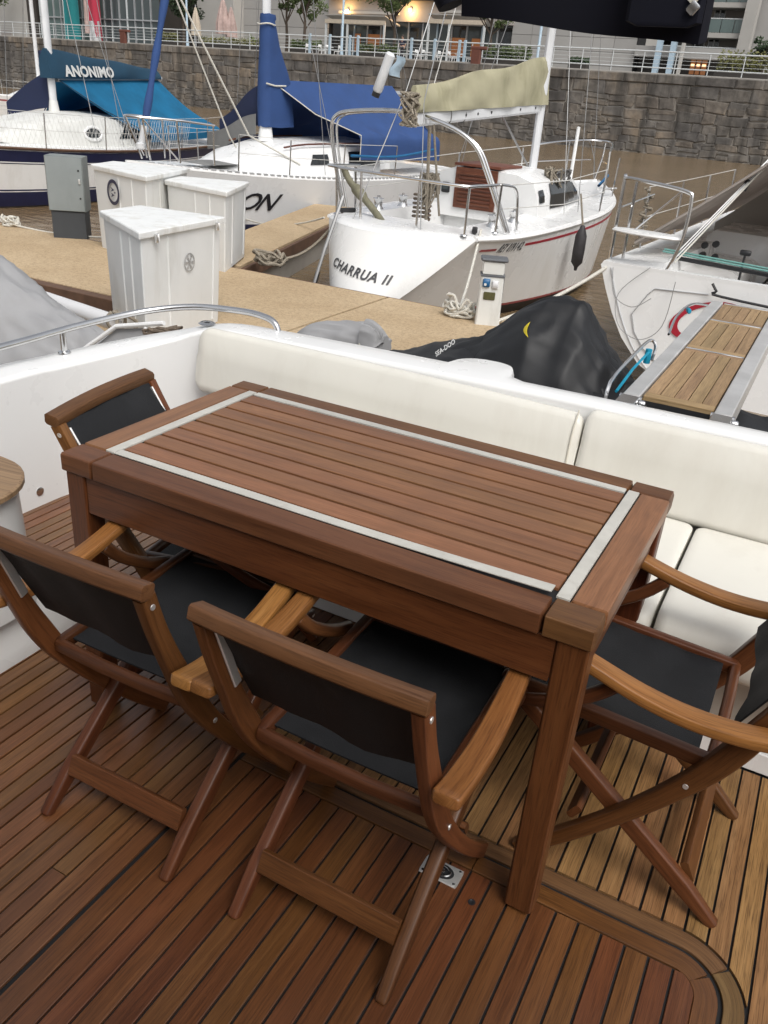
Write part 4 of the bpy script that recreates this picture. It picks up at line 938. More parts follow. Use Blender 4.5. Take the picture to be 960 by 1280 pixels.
# folded ladder frame with rope just outside the bulwark
t = thing('folded_ladder', 'white framed ladder with grey mesh lying outside the bulwark rail', 'ladder', (-3.3, 3.5, 0))
b = MB()
A = [onY(100, 440, 3.55), onY(145, 408, 3.6), onY(205, 404, 3.6), onY(240, 426, 3.55)]
for p, q in ((A[0], A[1]), (A[1], A[2]), (onY(182, 410, 3.6), onY(196, 428, 3.58))): b.tube([p, q], 0.014, 8)
put(b.build('frame', M('gelcoat'), None), t)
b = MB(); nrm = V(0, 0.05, 0); b.quad(onY(112, 438, 3.58), onY(195, 432, 3.58), onY(182, 410, 3.62), onY(146, 411, 3.62)); put(b.build('mesh_panel', M('grey_tarp'), None, 0), t)
pts = []; rnd = random.Random(4)
for i in range(40): pts.append(onY(202+20*math.sin(i*1.9)+rnd.uniform(-6, 6), 418+7*math.cos(i*2.3)+rnd.uniform(-3, 3)-0.10*(i-20), 3.5+0.05*rnd.random()))
b = MB(); b.tube(smooth_path(pts, 3), 0.010, 6); tag(b.build('rope_bundle', M('rope_brown')), 'brown rope bundle lying on the ladder frame below the front locker', 'rope')

# ================================================================ GANGWAY
gw = thing('gangway', 'stainless gangway with teak slat panels reaching from our stern to the dock', 'gangway', (-0.37, 2.8, 0.65))
GX0, GX1 = -0.545, -0.165; GZ = 0.645
def gpart(name, b, mat, ang=40): return put(b.build(name, M(mat), None, ang), gw)
RW = 0.060
for cx_ in (GX0+RW/2, GX1-RW/2):
    b = MB(); b.box((cx_, 4.02, GZ-0.045), (RW, 2.08, 0.10), ch=0.004); gpart('side_rail', b, 'stainless_brushed')
    b = MB(); b.box((cx_, 2.84, GZ-0.020), (RW*1.15, 0.22, 0.010), ch=0.002); b.sweep([V(cx_, 2.735, GZ+0.000), V(cx_, 2.97, GZ-0.002)], rrect(RW*1.12, 0.012, 0.002)); gpart('hinge_plate', b, 'stainless')
    b = MB(); b.tube([V(cx_-0.04, 2.985, GZ-0.01), V(cx_+0.04, 2.985, GZ-0.01)], 0.012, 10); gpart('hinge_pin', b, 'stainless')
    s_ = 1 if cx_ > -0.37 else 1
    for yy, zz in ((2.975, GZ-0.02), (2.94, GZ-0.055)):
        b = MB(); b.lathe([(0.0001, 0), (0.013, 0), (0.013, 0.016), (0.008, 0.022), (0.0001, 0.023)], (cx_+0.035, yy, zz), 12, 'X'); gpart('bolt', b, 'stainless')
for k, (ya, yb) in enumerate(((3.02, 3.86), (3.885, 4.55), (4.575, 5.04))):
    xa, xb = GX0+RW+0.006, GX1-RW-0.006
    b = MB(); b.box(((xa+xb)/2, (ya+yb)/2, GZ-0.028), (xb-xa, yb-ya, 0.018)); gpart('panel_backing', b, 'caulk', 0)
    bw_ = 0.034
    for (x0, x1, y0, y1) in ((xa, xb, ya, ya+bw_+0.02), (xa, xb, yb-bw_, yb)):
        b = MB(); b.box(((x0+x1)/2, (y0+y1)/2, GZ-0.012), (x1-x0, y1-y0-0.002, 0.022), ch=0.002); gpart('panel_border', b, 'gangway_teak')
    n = 5; wd = (xb-xa)/n
    for i in range(n):
        b = MB(); b.box((xa+wd*(i+0.5), (ya+bw_+0.02+yb-bw_)/2, GZ-0.0125), (wd-0.0032, yb-ya-2*bw_-0.022, 0.021), ch=0.0006); gpart('slat', b, 'gangway_teak')
    b = MB(); b.box(((xa+xb)/2, yb+0.012, GZ-0.012), (xb-xa, 0.010, 0.026), ch=0.002); gpart('joint_strip', b, 'stainless')
b = MB(); b.box((-0.36, 3.03, GZ-0.085), (0.30, 0.03, 0.05)); gpart('cross_beam', b, 'stainless_brushed')
b = MB(); b.tube([V(-0.36, 3.02, GZ-0.10), V(-0.36, 2.98, GZ-0.35)], 0.022, 12); gpart('pivot_post', b, 'stainless')
b = MB(); b.tube(smooth_path([(-0.60, 2.98, GZ-0.09), (-0.605, 3.02, GZ+0.02), (-0.602, 3.30, GZ+0.05), (-0.60, 3.62, GZ+0.055), (-0.575, 3.66, GZ+0.03), (-0.575, 3.64, GZ-0.03)], 4), 0.007, 8); gpart('stanchion', b, 'stainless')
b = MB(); b.tube([V(-0.585, 3.06, GZ-0.02), V(-0.585, 3.3, GZ+0.01), V(-0.583, 3.6, GZ+0.02)], 0.006, 6); b.lathe([(0.001, 0), (0.014, 0), (0.014, 0.06), (0.001, 0.06)], (-0.585, 3.58, GZ-0.03), 8); gpart('strap', b, 'teal_strap')
b = MB(); b.tube(smooth_path([(-0.59, 4.05, GZ+.0), (-0.60, 4.25, GZ+0.05), (-0.585, 4.55, GZ+0.06), (-0.53, 4.75, GZ+0.03)], 4), 0.006, 8); gpart('handle', b, 'stainless')
b = MB(); b.box((-0.585, 4.50, GZ+0.035), (0.02, 0.05, 0.025), ch=0.006, rz=R(20)); gpart('clip', b, 'teal_strap')

# ================================================================ SAILING BOATS
class Hull:
    """hull in local axes: y from stern (0) to bow (L), x to starboard, z = 0 at the waterline"""
    def __init__(s, L, B, z_st, z_bow, z_mid, st_w=0.8, bow_rake=0.45, tr_rake=0.3, tr_bot=0.6, full=0.42, flare=0.88, vee=0.0):
        s.vee = vee; s.vexp = .8; s.y0 = 0.0; s.bulge = 0.0; s.L, s.B, s.zs, s.zb, s.zm = L, B, z_st, z_bow, z_mid; s.st_w, s.br, s.tr, s.tb, s.full, s.flare = st_w, bow_rake, tr_rake, tr_bot, full, flare
    def hb(s, t):
        w = s.st_w; f = s.full
        if t < f: return s.B/2*(w+(1-w)*math.sin(math.pi/2*t/f))
        return s.B/2*max(0.012, math.cos(math.pi/2*((t-f)/(1-f))**1.55))
    def sheer(s, t): a = s.zs+s.zb-2*s.zm; return 2*a*t*t+(4*s.zm-3*s.zs-s.zb)*t+s.zs
    def side(s, t, k, sx=1):
        """point on the topside: k = 0 waterline .. 1 sheer"""
        h = s.sheer(t); hb = s.hb(t); z = h*k
        kk = max(0.0, k); wl = s.flare*(1-0.42*max(0, (t-0.55)/0.45)**1.5)
        if t < 0.30: wl *= lerp(s.tb, 1.0, (t/0.30)**0.7)
        x = hb*lerp(wl, 1.0, kk**0.72) if k >= 0 else hb*wl*(1+k*1.2)
        if s.vee and t < .5:                                            # stern sections that draw in to a narrow foot
            m_ = (1-t/.5)**1.6; x = lerp(x, hb*max(0.04, kk)**s.vexp, m_*s.vee)
        y = t*s.L+s.y0
        y += s.tr*(z/s.zs)*max(0, 1-t/0.22)**1.0
        if s.bulge and t < .3: y += s.bulge*(x/s.hb(0))*(1-t/.3)
        y -= s.br*(1-kk)*max(0, (t-0.72)/0.28)**1.6
        return V(sx*x, y, z)
    def mesh(s, name, mats, rows, parent, nt=30):
        """rows: list of (k0, k1, material index) from the sheer down"""
        mb = MB(); ts = [i/nt for i in range(nt+1)]
        ks = [rows[0][0]]+[r[1] for r in rows]
        cols = []
        for t in ts:
            pts = [s.side(t, k, 1) for k in ks]
            keel = s.side(t, ks[-1], 1); bot = V(0, keel.y, keel.z-0.12)
            pts += [bot]+[s.side(t, k, -1) for k in reversed(ks)]
            cols.append(pts)
        n = len(cols[0]); rm = [r[2] for r in rows]+[rows[-1][2]]*2+[r[2] for r in reversed(rows)]
        mb.rings(cols, closed=False, caps=False, rowm=rm)
        if s.bulge:
            ns = 14; kk_ = [lerp(ks[0], ks[-1], i/10) for i in range(11)]
            mb.rings([[s.stern(lerp(-1, 1, j/ns), k) for j in range(ns+1)] for k in kk_], closed=False, caps=False)
            b2 = MB(); c0_ = s.side(0, 1, 1); zt_ = lambda q: .012+.05*(1-abs(q)**6)
            b2.rings([[s.stern(lerp(-1, 1, j/ns), 1)+V(0, -.004, -.004) for j in range(ns+1)], [s.stern(lerp(-1, 1, j/ns), 1).lerp(V(c0_.x*lerp(-1, 1, j/ns), c0_.y+.35, c0_.z), .12)+V(0, 0, zt_(lerp(-1, 1, j/ns))) for j in range(ns+1)], [V(c0_.x*lerp(-1, 1, j/ns), c0_.y+.28, c0_.z+zt_(lerp(-1, 1, j/ns))) for j in range(ns+1)]], closed=False, caps=False)
            b2.build('stern_deck', M('gelcoat'), parent, 60)
        else: mb.poly(cols[0], 0)
        return mb.build(name, [M(m) for m in mats], parent, 50)
    def stern(s, q, k):
        """rounded transom: q = -1 .. 1 across, k = height"""
        p = s.side(0, k, 1); return V(p.x*q, p.y-s.bulge*(p.x/s.hb(0))*(1-q*q), p.z)
    def rub(s, name, k, r, mat, parent, t0=0.0, t1=1.0, sides=(1, -1), out=0.004):
        for sx in sides:
            b = MB(); b.tube([s.side(lerp(t0, t1, i/28), k, sx)+V(sx*out, 0, 0) for i in range(29)], r, 6); b.build(name, M(mat), parent)
    def deck(s, name, mat, parent, well=None, camber=0.06, nt=40, seat=None):
        """deck sheet with an optional cockpit well (t0, t1, half width, depth)"""
        mb = MB(); ts = [i/nt for i in range(nt+1)]
        if well: ts = sorted(set(ts+[well[0], well[0]+0.004, well[1]-0.004, well[1]]))
        rings = []
        for t in ts:
            e = s.side(t, 1, 1); hb = e.x; z = e.z; c = camber*hb/(s.B/2)
            inw = well and well[0]+0.002 < t < well[1]-0.002
            w2 = min(well[2] if well else hb*0.5, hb*0.72); 
            zf = z-(well[3] if inw else 0)+(0 if inw else c)
            half = [V(hb, e.y, z-0.01), V(hb*0.985, e.y, z+0.035), V(hb*0.93, e.y, z+0.03), V(w2+0.02, e.y, z+c*0.9+(0.04 if inw else 0)), V(w2, e.y, z+c*0.9 if not inw else z+0.0), V(w2*0.97, e.y, zf if inw else z+c)]
            rings.append(half+[V(0, e.y, zf if inw else z+c)]+[V(-p.x, p.y, p.z) for p in reversed(half)])
        mb.rings(rings, closed=False, caps=False); mb.poly(rings[0]); return mb.build(name, M(mat), parent, 35)
def cabin(name, mat, parent, secs, ang=45):
    """coachroof: sections (y, half_width, z_base, height)"""
    mb = MB(); rings = []
    for y, w, z, h in secs: rings.append([V(x*w, y+dy, z+k*h) for x, k, dy in ((1, -0.15, 0), (0.93, 0.55, 0), (0.84, 0.86, 0), (0.55, 1.0, 0), (0, 1.06, 0), (-0.55, 1.0, 0), (-0.84, 0.86, 0), (-0.93, 0.55, 0), (-1, -0.15, 0))])
    mb.rings(rings, closed=False, caps=False); mb.poly(rings[0]); mb.poly(list(reversed(rings[-1]))); return mb.build(name, M(mat), parent, ang)
def wire(name, pts, r, mat, parent, n=5):
    b = MB(); b.tube(pts, r, n); return b.build(name, M(mat), parent)
def cab_pt(secs, y, k, sx):
    for a, c in zip(secs, secs[1:]):
        if a[0] <= y <= c[0]:
            t = (y-a[0])/(c[0]-a[0]); w, z, h = lerp(a[1], c[1], t), lerp(a[2], c[2], t), lerp(a[3], c[3], t)
            f = 1-0.07*(k+0.15)/0.7 if k < 0.55 else lerp(0.93, 0.84, (k-0.55)/0.31)
            return V(sx*(w*f+0.006), y, z+k*h)
def cab_window(name, secs, parent, y0, y1, k0, k1, sx, mat='dark_glass', slant=0.3):
    b = MB(); n = 6; kr = sorted(set([k0, k1]+[q for q in (.55,) if k0 < q < k1])); rows_ = []
    for k in kr:
        w_ = (k-k0)/(k1-k0); rows_.append([cab_pt(secs, lerp(y0+slant*0.1*w_, y1-slant*w_, i/n), k, sx)+V(sx*.008, 0, .004) for i in range(n+1)])
    for r0, r1 in zip(rows_, rows_[1:]):
        for i in range(n): b.quad(r0[i], r0[i+1], r1[i+1], r1[i])
    fr = b.build(name, M(mat), parent, 0, False); return fr
def stanchions(h, parent, ts, height, side, mat='stainless', lines=(1.0, 0.52), name='stanchion', lean=0.02):
    tops = []
    for t in ts:
        p = h.side(t, 1, side)+V(-side*0.05, 0, 0.03); q = p+V(side*lean, 0, height); wire(name, [p, q], 0.012, mat, parent, 6); tops.append((p, q))
    for k in lines:
        wire('lifeline', [p.lerp(q, k) for p, q in tops], 0.005, 'wire_white', parent)

# ---------------- CHARRUA II : stern to the dock, middle of the picture
ch = thing('sailing_yacht', 'white sailing yacht moored stern to, khaki sail cover and CHARRUA II on its transom', 'sailboat', (-4.45, 8.02, WZ), R(-3.4), 'sailing boats in the harbour')
H1 = Hull(7.9, 2.42, 1.02, 1.26, 1.04, 0.80, 0.55, 0.80, 0.62, 0.42, 0.90, 1.0); H1.y0 = -.45; H1.tr = .62; H1.bulge = .55
H1.mesh('hull', ['gelcoat_side', 'red_stripe', 'antifoul_dark'], [(1, .90, 0), (.90, .155, 0), (.155, .125, 1), (.125, -.05, 2), (-.05, -.35, 2)], ch)
# red line along the starboard topside, broken by the registration number
def stripe(h, k0, k1, t0, t1, sx, mat, parent, name='stripe', n=24, off=0.004):
    b = MB(); 
    for i in range(n):
        ta, tb_ = lerp(t0, t1, i/n), lerp(t0, t1, (i+1)/n); q = [h.side(ta, k0, sx), h.side(tb_, k0, sx), h.side(tb_, k1, sx), h.side(ta, k1, sx)]
        b.quad(*[p+V(sx*off, 0, 0) for p in q])
    return b.build(name, M(mat), parent, 0, False)
stripe(H1, .885, .915, .262, .96, 1, 'red_paint', ch); stripe(H1, .865, .890, .07, .14, 1, 'red_stripe', ch)
H1.rub('toe_rail', 1.0, 0.022, 'gelcoat', ch)
H1.deck('deck', 'gelcoat', ch, (0.075, 0.429, 0.60, 0.46), 0.05)
def on_side(h, t0, k0, dk, sx, L):
    return lambda u, v: h.side(t0+sx*u/L, k0+v*dk, sx)+V(sx*0.006, 0, 0)
text('registration', 'REY 019142', 0.145, M('lettering_grey'), on_side(H1, 0.150, 0.845, 0.95, 1, 7.9), ch, 0.2, 0.004, 1.15)
def transom1(u, v):
    k = 0.60+v*0.95-0.085*u; x = -0.46+u; p = H1.side(0, k, 1)
    return H1.stern(x/p.x, k)+V(0, -.012, 0)
text('name_lettering', 'CHARRUA II', 0.135, M('lettering_grey'), transom1, ch, 0.28, 0.004, 1.12)
C1 = [(2.80, .82, 1.03, .52), (2.95, .82, 1.03, .54), (3.9, .78, 1.03, .54), (4.6, .68, 1.04, .47), (5.1, .56, 1.06, .30), (5.75, .38, 1.10, .02)]
cabin('coachroof', 'gelcoat', ch, C1)
for sx in (1, -1):
    cab_window('cabin_window', C1, ch, 3.25, 4.95, .24, .80, sx, slant=.55); cab_window('cabin_window', C1, ch, 2.86, 3.04, .40, .68, sx, slant=.02)
# companionway with louvres and sliding hatch
dr = MB(); dr.box((-0.10, 2.78, 1.32), (0.60, 0.03, 0.50), ch=0.004); dr = dr.build('companionway_door', M('hatch_wood'), ch, 40)
for i in range(9):
    b = MB(); b.sweep([V(-0.34, 2.758, 1.13+i*0.045), V(0.14, 2.758, 1.13+i*0.045)], rrect(0.012, 0.030, 0.002), (0, -0.5, 1)); b.build('louvre', M('hatch_wood'), dr, 30)
b = MB(); b.box((-0.10, 3.12, 1.605), (0.66, 0.72, 0.035), ch=0.01); b.build('sliding_hatch', M('hatch_wood'), ch, 40)
for dx in (-0.68, -0.54):
    b = MB(); b.box((dx, 2.79, 1.30), (0.12, 0.03, 0.13), ch=0.01); q = b.build('instrument', M('black_plastic'), ch, 40)
    b = MB(); b.box((dx, 2.772, 1.31), (0.085, 0.006, 0.07)); b.build('display', M('window_glass'), q, 0)
b = MB(); b.box((0.585, 1.9, 0.80), (0.02, 0.42, 0.20)); b.build('locker_hole', M('black_plastic'), ch, 0)
# winches
for sx in (1, -1):
    for yy in (1.5, 2.1):
        w = MB(); w.lathe([(0.075, 0), (0.07, 0.02), (0.05, 0.05), (0.055, 0.12), (0.068, 0.14), (0.02, 0.15), (0.02, 0.17), (0.0001, 0.17)], (sx*0.78, yy, 1.06), 16); w.build('winch', M('stainless'), ch)
b = MB(); pp = []
for i in range(50): a = i*0.75; pp.append(V(-0.30+0.11*math.cos(a), 1.75+0.10*math.sin(a), 1.0+0.006*i))
b.tube(pp, 0.016, 6); b.build('rope_coil', M('rope_brown'), ch)
# tiller, rudder head
b = MB(); pth = smooth_path([onY(489, 299, 8.50), onY(474, 272, 8.75), onY(452, 244, 8.95), onY(437, 226, 9.05), onY(429, 208, 9.15)], 5); b.sweep(pth, [rrect(0.075, 0.075, 0.02)]*10+[rrect(0.115, 0.115, 0.03)]*3+[rrect(0.07, 0.075, 0.02)]*(len(pth)-13), (0, 0, 1)); put(b.build('tiller', M('tiller_wood'), None, 50), ch)
# stern rail, side rails and the tall arch
def bend(pts, n=5): return smooth_path(pts, n)
rz_ = 1.06
b = MB(); b.tube(bend([(-0.95, 1.3, rz_+.50), (-0.93, .75, rz_+.52), (-0.80, .50, rz_+.53), (0.0, .40, rz_+.52), (0.80, .50, rz_+.50), (0.93, .75, rz_+.50), (0.98, 1.3, rz_+.49), (1.01, 1.55, rz_+.40), (1.03, 1.62, rz_)], 5), 0.016, 8); b.build('stern_rail', M('stainless'), ch)
for x, y in ((-0.86, .72), (-0.36, .46), (0.36, .46), (0.86, .62), (0.98, 1.15), (-0.95, 1.25)):
    q = MB(); q.tube([V(x, y, rz_), V(x*1.02, y-0.02, rz_+.51)], 0.014, 8); q.lathe([(0.0001, 0), (0.04, 0), (0.035, 0.01), (0.016, 0.014)], (x, y, rz_), 10); q.build('rail_post', M('stainless'), ch)
arch = bend([(-1.10, 1.20, rz_+.02), (-1.19, 1.15, rz_+.45), (-1.24, 1.10, rz_+.86), (-1.18, 1.08, rz_+1.02), (-0.92, 1.06, rz_+1.09), (-0.30, 1.04, rz_+1.13), (0.25, 1.06, rz_+1.05), (0.62, 1.10, rz_+.88), (0.80, 1.16, rz_+.58), (1.03, 1.32, rz_+.0)], 6)
wire('arch', arch, 0.024, 'stainless', ch, 10)
wire('arch', [p+V(0, 0.10, -0.015) for p in arch], 0.014, 'stainless', ch, 8)
# pulpit
b = MB(); zb = 1.30
b.tube(bend([(-0.62, 5.9, zb+.50), (-0.42, 6.6, zb+.56), (-0.16, 7.2, zb+.60), (0.16, 7.2, zb+.60), (0.42, 6.6, zb+.56), (0.62, 5.9, zb+.50)], 6), 0.016, 8)
b.tube(bend([(-0.14, 7.1, zb+.58), (-0.08, 7.25, zb+.35), (0, 7.28, zb+.0)], 4), 0.012, 6); b.tube(bend([(0.14, 7.1, zb+.58), (0.08, 7.25, zb+.35), (0, 7.28, zb+.0)], 4), 0.012, 6)
for sx in (1, -1):
    b.tube([V(sx*.60, 5.95, zb+.50), V(sx*.62, 5.95, zb-.10)], 0.014, 8); b.tube([V(sx*.36, 6.75, zb+.56), V(sx*.34, 6.75, zb-.04)], 0.014, 8); b.tube([V(sx*.60, 5.95, zb+.25), V(sx*.36, 6.75, zb+.28), V(sx*0.1, 7.2, zb+.3)], 0.008, 6)
b.build('pulpit', M('stainless'), ch)
wire('blue_lashing', [(0.60, 5.98, zb+.12), (0.66, 5.5, zb+.04), (0.40, 6.7, zb+.12)], 0.022, 'rope_blue', ch)
for sx in (1, -1):
    stanchions(H1, ch, [.60, .80], .56, sx, lines=()); 
    for k in (1.0, 0.5): wire('lifeline', [V(sx*.98, 1.3, rz_+.49*k), H1.side(.40, 1, sx)+V(-sx*.04, 0, .55*k), H1.side(.60, 1, sx)+V(-sx*.03, 0, .58*k), V(sx*.60, 5.95, zb+.50*k)], 0.006, 'wire_white', ch)
wire('blue_line', bend([(-1.05, 1.25, rz_+.60), (-1.0, 2.2, rz_+.58), (-0.98, 3.2, rz_+.66)], 5), 0.016, 'rope_blue', ch)
# mast, boom and khaki sail cover
mb_ = MB(); mb_.sweep([V(0.05, 4.28, 1.55), V(0.0, 4.30, 9.5)], circ(0.055, 12, 0.075), (0, 1, 0)); mb_.build('mast', M('alu_white'), ch)
b = MB(); b.sweep([V(0.03, 4.2, 2.34), V(-0.02, .80, 2.12)], rrect(0.09, 0.15, 0.03), (0, 0, 1)); bo = b.build('boom', M('alu_white'), ch, 50)
for k in (.06, .22, .5, .62, .72):
    b = MB(); b.lathe([(0.0001, 0), (0.016, 0), (0.016, 0.006), (0.0001, 0.008)], (0.078-.05*k, lerp(4.2, 1.15, k), lerp(2.34, 2.14, k)), 8, 'X'); b.build('boom_fitting', M('black_plastic'), bo)
for k in (.72, .84): wire('boom_strap', [V(0.05*math.cos(a)-.01, lerp(4.2, 1.15, k), lerp(2.34, 2.14, k)+0.088*math.sin(a)) for a in [2*math.pi*i/14 for i in range(15)]], 0.008, 'wire_dark', bo)
def sailcover(mb, y0, y1, z0, z1, h0, h1, w, x0=0.0, x1=0.0, nu=22, wob=0.012, seed=1):
    rnd = random.Random(seed); ph = rnd.random()*6; rings = []
    for i in range(nu+1):
        u = i/nu; y = lerp(y0, y1, u); zb_ = lerp(z0, z1, u); hh = lerp(h0, h1, u); xc = lerp(x0, x1, u); ring = []
        for k, wx in ((0, .95), (.15, 1.0), (.4, .85), (.7, .62), (.9, .34), (1, .10)):
            ring.append(V(xc+w*wx+wob*math.sin(u*17+k*7+ph)+wob*.6*math.sin(u*41-k*9), y, zb_+hh*k+wob*math.sin(u*13)*k))
        for k, wx in ((1, .10), (.9, .34), (.7, .62), (.4, .85), (.15, 1.0), (0, .95)):
            ring.append(V(xc-w*wx+wob*math.sin(u*15-k*5+ph), y, zb_+hh*k+wob*math.sin(u*13)*k))
        rings.append(ring)
    mb.rings(rings); return mb
sc = sailcover(MB(), 4.36, .84, 2.38, 2.195, .58, .25, .075, 0.03, -0.02, nu=44, wob=.016, seed=3); cv = sc.build('sail_cover', M('canvas_khaki'), ch, 60)
b = MB(); pp = []
for i in range(60): a = i*1.3; pp.append(V(-0.02+0.09*math.sin(a*1.7), .78+0.07*math.cos(a), 2.22+0.16*math.sin(a*0.61+1)))
b.tube(smooth_path(pp, 2), 0.014, 5); b.build('reefing_lines', M('rope_dirty'), bo)
# rigging
MT = V(0, 4.3, 9.4)
for pts in (((-0.95, 3.9, 1.1), MT), ((0.95, 3.9, 1.1), MT), ((-0.9, 3.5, 1.1), (0, 4.3, 5.4)), ((0.9, 3.5, 1.1), (0, 4.3, 5.4)), ((0, 7.2, 1.32), (0, 4.35, 8.4))): wire('shroud', pts, 0.005, 'wire', ch)
wire('backstay', [(-0.42, .38, 1.05), (-.18, .95, 2.4), (0, 1.9, 4.8), MT], 0.006, 'wire', ch); wire('backstay', [(0.45, .40, 1.05), (.05, .95, 2.3), (0, 1.9, 4.8)], 0.006, 'wire', ch)
wire('backstay_tackle', [(-0.70, -.03, .12), (-0.62, .16, .75), (-0.58, .42, 1.30)], 0.020, 'wire', ch, 6); wire('backstay_tackle', [(-0.70, -.03, .08), (-0.66, .10, .50)], 0.026, 'black_plastic', ch, 6)
b = MB(); qa, qb = onY(489, 66, 9.0), onY(471, 115, 9.0); b.tube([qa.lerp(qb, t) for t in (0, .05, .5, .95, 1)], [.035, .055, .052, .055, .04], 10); hl = put(b.build('danbuoy_tube', M('alu_white')), ch); b = MB(); b.tube([qa.lerp(qb, 1.0), qa.lerp(qb, 1.12)], .045, 10); put(b.build('tube_end', M('black_plastic')), ch)
b = MB(); b.grid(lambda u, v: qa.lerp(qb, .05+.5*v)+V(.07+.12*u+.02*math.sin(v*7), .02*math.sin(u*5+v*4), -.02*u), 5, 6); put(b.build('pale_blue_pennant', M('rail_blue'), None, 60), ch)
wire('topping_lift', [(-0.02, 1.15, 2.22), MT], 0.005, 'wire_white', ch)
wire('mainsheet', [(-0.02, 1.25, 2.10), (-0.05, 1.42, 1.05)], 0.020, 'rope_dirty', ch); wire('mainsheet', [(0.0, 1.30, 2.10), (0.08, 1.50, 1.10)], 0.014, 'rope_dirty', ch)
b = MB(); pp = []; rnd = random.Random(11)
for i in range(46): pp.append(V(-0.05+rnd.uniform(-.10, .10), 1.42+rnd.uniform(-.08, .08), 1.15+0.42*abs(math.sin(i*0.9))))
b.tube(smooth_path(pp, 2), 0.012, 5); b.build('hanging_lines', M('rope_dirty'), ch)
b = MB(); pp = []; rnd = random.Random(12)
for i in range(40): pp.append(V(0.62+rnd.uniform(-.08, .12), 3.55+rnd.uniform(-.16, .16), 1.30+0.34*abs(math.sin(i*1.1))))
b.tube(smooth_path(pp, 2), 0.014, 5); b.build('halyard_coils', M('rope_dirty'), ch)
b = MB(); pp = []; rnd = random.Random(13)
for i in range(24): pp.append(V(0.62+rnd.uniform(-.08, .12), 3.9+rnd.uniform(-.16, .16), 1.34+0.28*abs(math.sin(i*1.1))))
b.tube(smooth_path(pp, 2), 0.014, 5); b.build('halyard_coils', M('wire_dark'), ch)
wire('boom_vang', [(0.03, 4.2, 1.55), (0.0, 3.1, 2.22)], 0.014, 'wire', ch)
b = MB(); b.lathe([(0.026, 0), (0.026, .82), (0.0001, .83)], (.34, 5.1, 1.30), 8); b.build('white_tube', M('gelcoat'), ch)
b = MB(); b.tube([V(.70, 5.4, 1.30), V(.74, 6.15, 1.28)], 0.018, 6); b.build('boathook', M('stainless_brushed'), ch)
fd = MB(); fd.lathe([(0.0001, 0), (0.022, 0), (0.03, 0.05), (0.085, 0.12), (0.09, 0.30), (0.085, 0.50), (0.045, 0.60), (0.03, 0.64), (0.0001, 0.66)], (0, 0, 0), 14); fe = fd.build('fender', M('fender_black')); tag(fe, 'black fender hanging from the right side of the khaki covered yacht', 'fender')
fe.location = onY(719, 338, 10.9); fe.scale = (.86, .86, .86)
rope('fender_line', [fe.location+V(0, 0, .55), fe.location+V(-.10, 0.02, .92)], 0.012, 'rope_dirty', 'short line holding the black fender')
# its mooring lines
Mw = ch.matrix_basis
lw = lambda *p: Matrix.Translation(ch.location) @ Matrix.Rotation(ch.rotation_euler.z, 4, 'Z') @ Vector(p)
rope('mooring_rope', sag(lw(.90, .95, 1.10), (-3.05, 7.45, DZ+.05), 0.10), 0.014, 'rope_white', 'white mooring line hanging from the quarter of the khaki covered yacht to the dock')
rope('mooring_rope', sag(lw(-.90, .92, 1.08), (-5.75, 8.05, DZ+.10), 0.22), 0.016, 'rope_dirty', 'brown mooring line sagging from the left quarter of the khaki covered yacht')
for sx in (-1, 1):
    b = MB(); b.box((sx*.84, .92, 1.09), (.06, .20, .05), ch=0.01, rz=R(sx*25)); b.build('cleat', M('black_plastic'), ch, 40)

# ---------------- navy-tented yacht with ON on its side, bow towards the dock
on = thing('sailing_yacht', 'white sailing yacht with navy boom tent and bold black ON on its side', 'sailboat', (-9.02, 18.9, WZ), R(172.4), 'sailing boats in the harbour')
H2 = Hull(8.5, 2.75, .92, 1.10, .86, .74, .85, .1, .6, .40, .86)
H2.mesh('hull', ['gelcoat_grey', 'navy_paint', 'antifoul_dark'], [(1, .94, 0), (.94, .16, 0), (.16, .06, 1), (.06, -.05, 2), (-.05, -.35, 2)], on)
H2.deck('deck', 'gelcoat', on, (0.05, 0.36, 0.62, 0.4), 0.07)
b = MB(); 
for i in range(60):
    t0 = lerp(.10, .97, i/60); p = H2.side(t0, 1, -1)+V(.02, 0, .035); q = H2.side(t0+.009, 1, -1)+V(.02, 0, .035); b.bar(p, q, .022, .035, .004)
b.build('toe_rail', M('aluminium'), on, 40)
C2 = [(3.0, .95, .90, .58), (3.2, .95, .90, .58), (4.3, .92, .90, .56), (5.2, .85, .91, .52), (6.0, .72, .93, .36), (6.8, .48, .98, .03)]
cabin('coachroof', 'gelcoat', on, C2)
for sx in (1, -1):
    cab_window('cabin_window', C2, on, 4.55, 5.05, .34, .66, sx, slant=.10); cab_window('cabin_window', C2, on, 3.15, 4.0, .28, .72, sx, slant=.05)
    b = MB(); b.tube([cab_pt(C2, lerp(3.4, 5.6, i/8), .80, sx)+V(0, 0, .10) for i in range(9)], 0.016, 6); b.build('handrail', M('hatch_wood'), on)
text('bow_lettering', 'ON', 0.47, M('black_paint'), lambda u, v: H2.side(.772-(u-.40)/8.5, .42+v*.90, -1)+V(-.008, 0, 0), on, 0.62, 0.006, 0.85)
b = MB(); b.sweep([V(0, 5.35, 1.42), V(0, 5.35, 1.72)], circ(.115, 14, .13), (0, 1, 0), scale=[1.15, .85]); b.build('mast_boot', M('gelcoat'), on)
b = MB(); b.sweep([V(0, 5.35, 1.40), V(0.0, 5.35, 11)], circ(.065, 12, .09), (0, 1, 0)); b.build('mast', M('alu_white'), on)
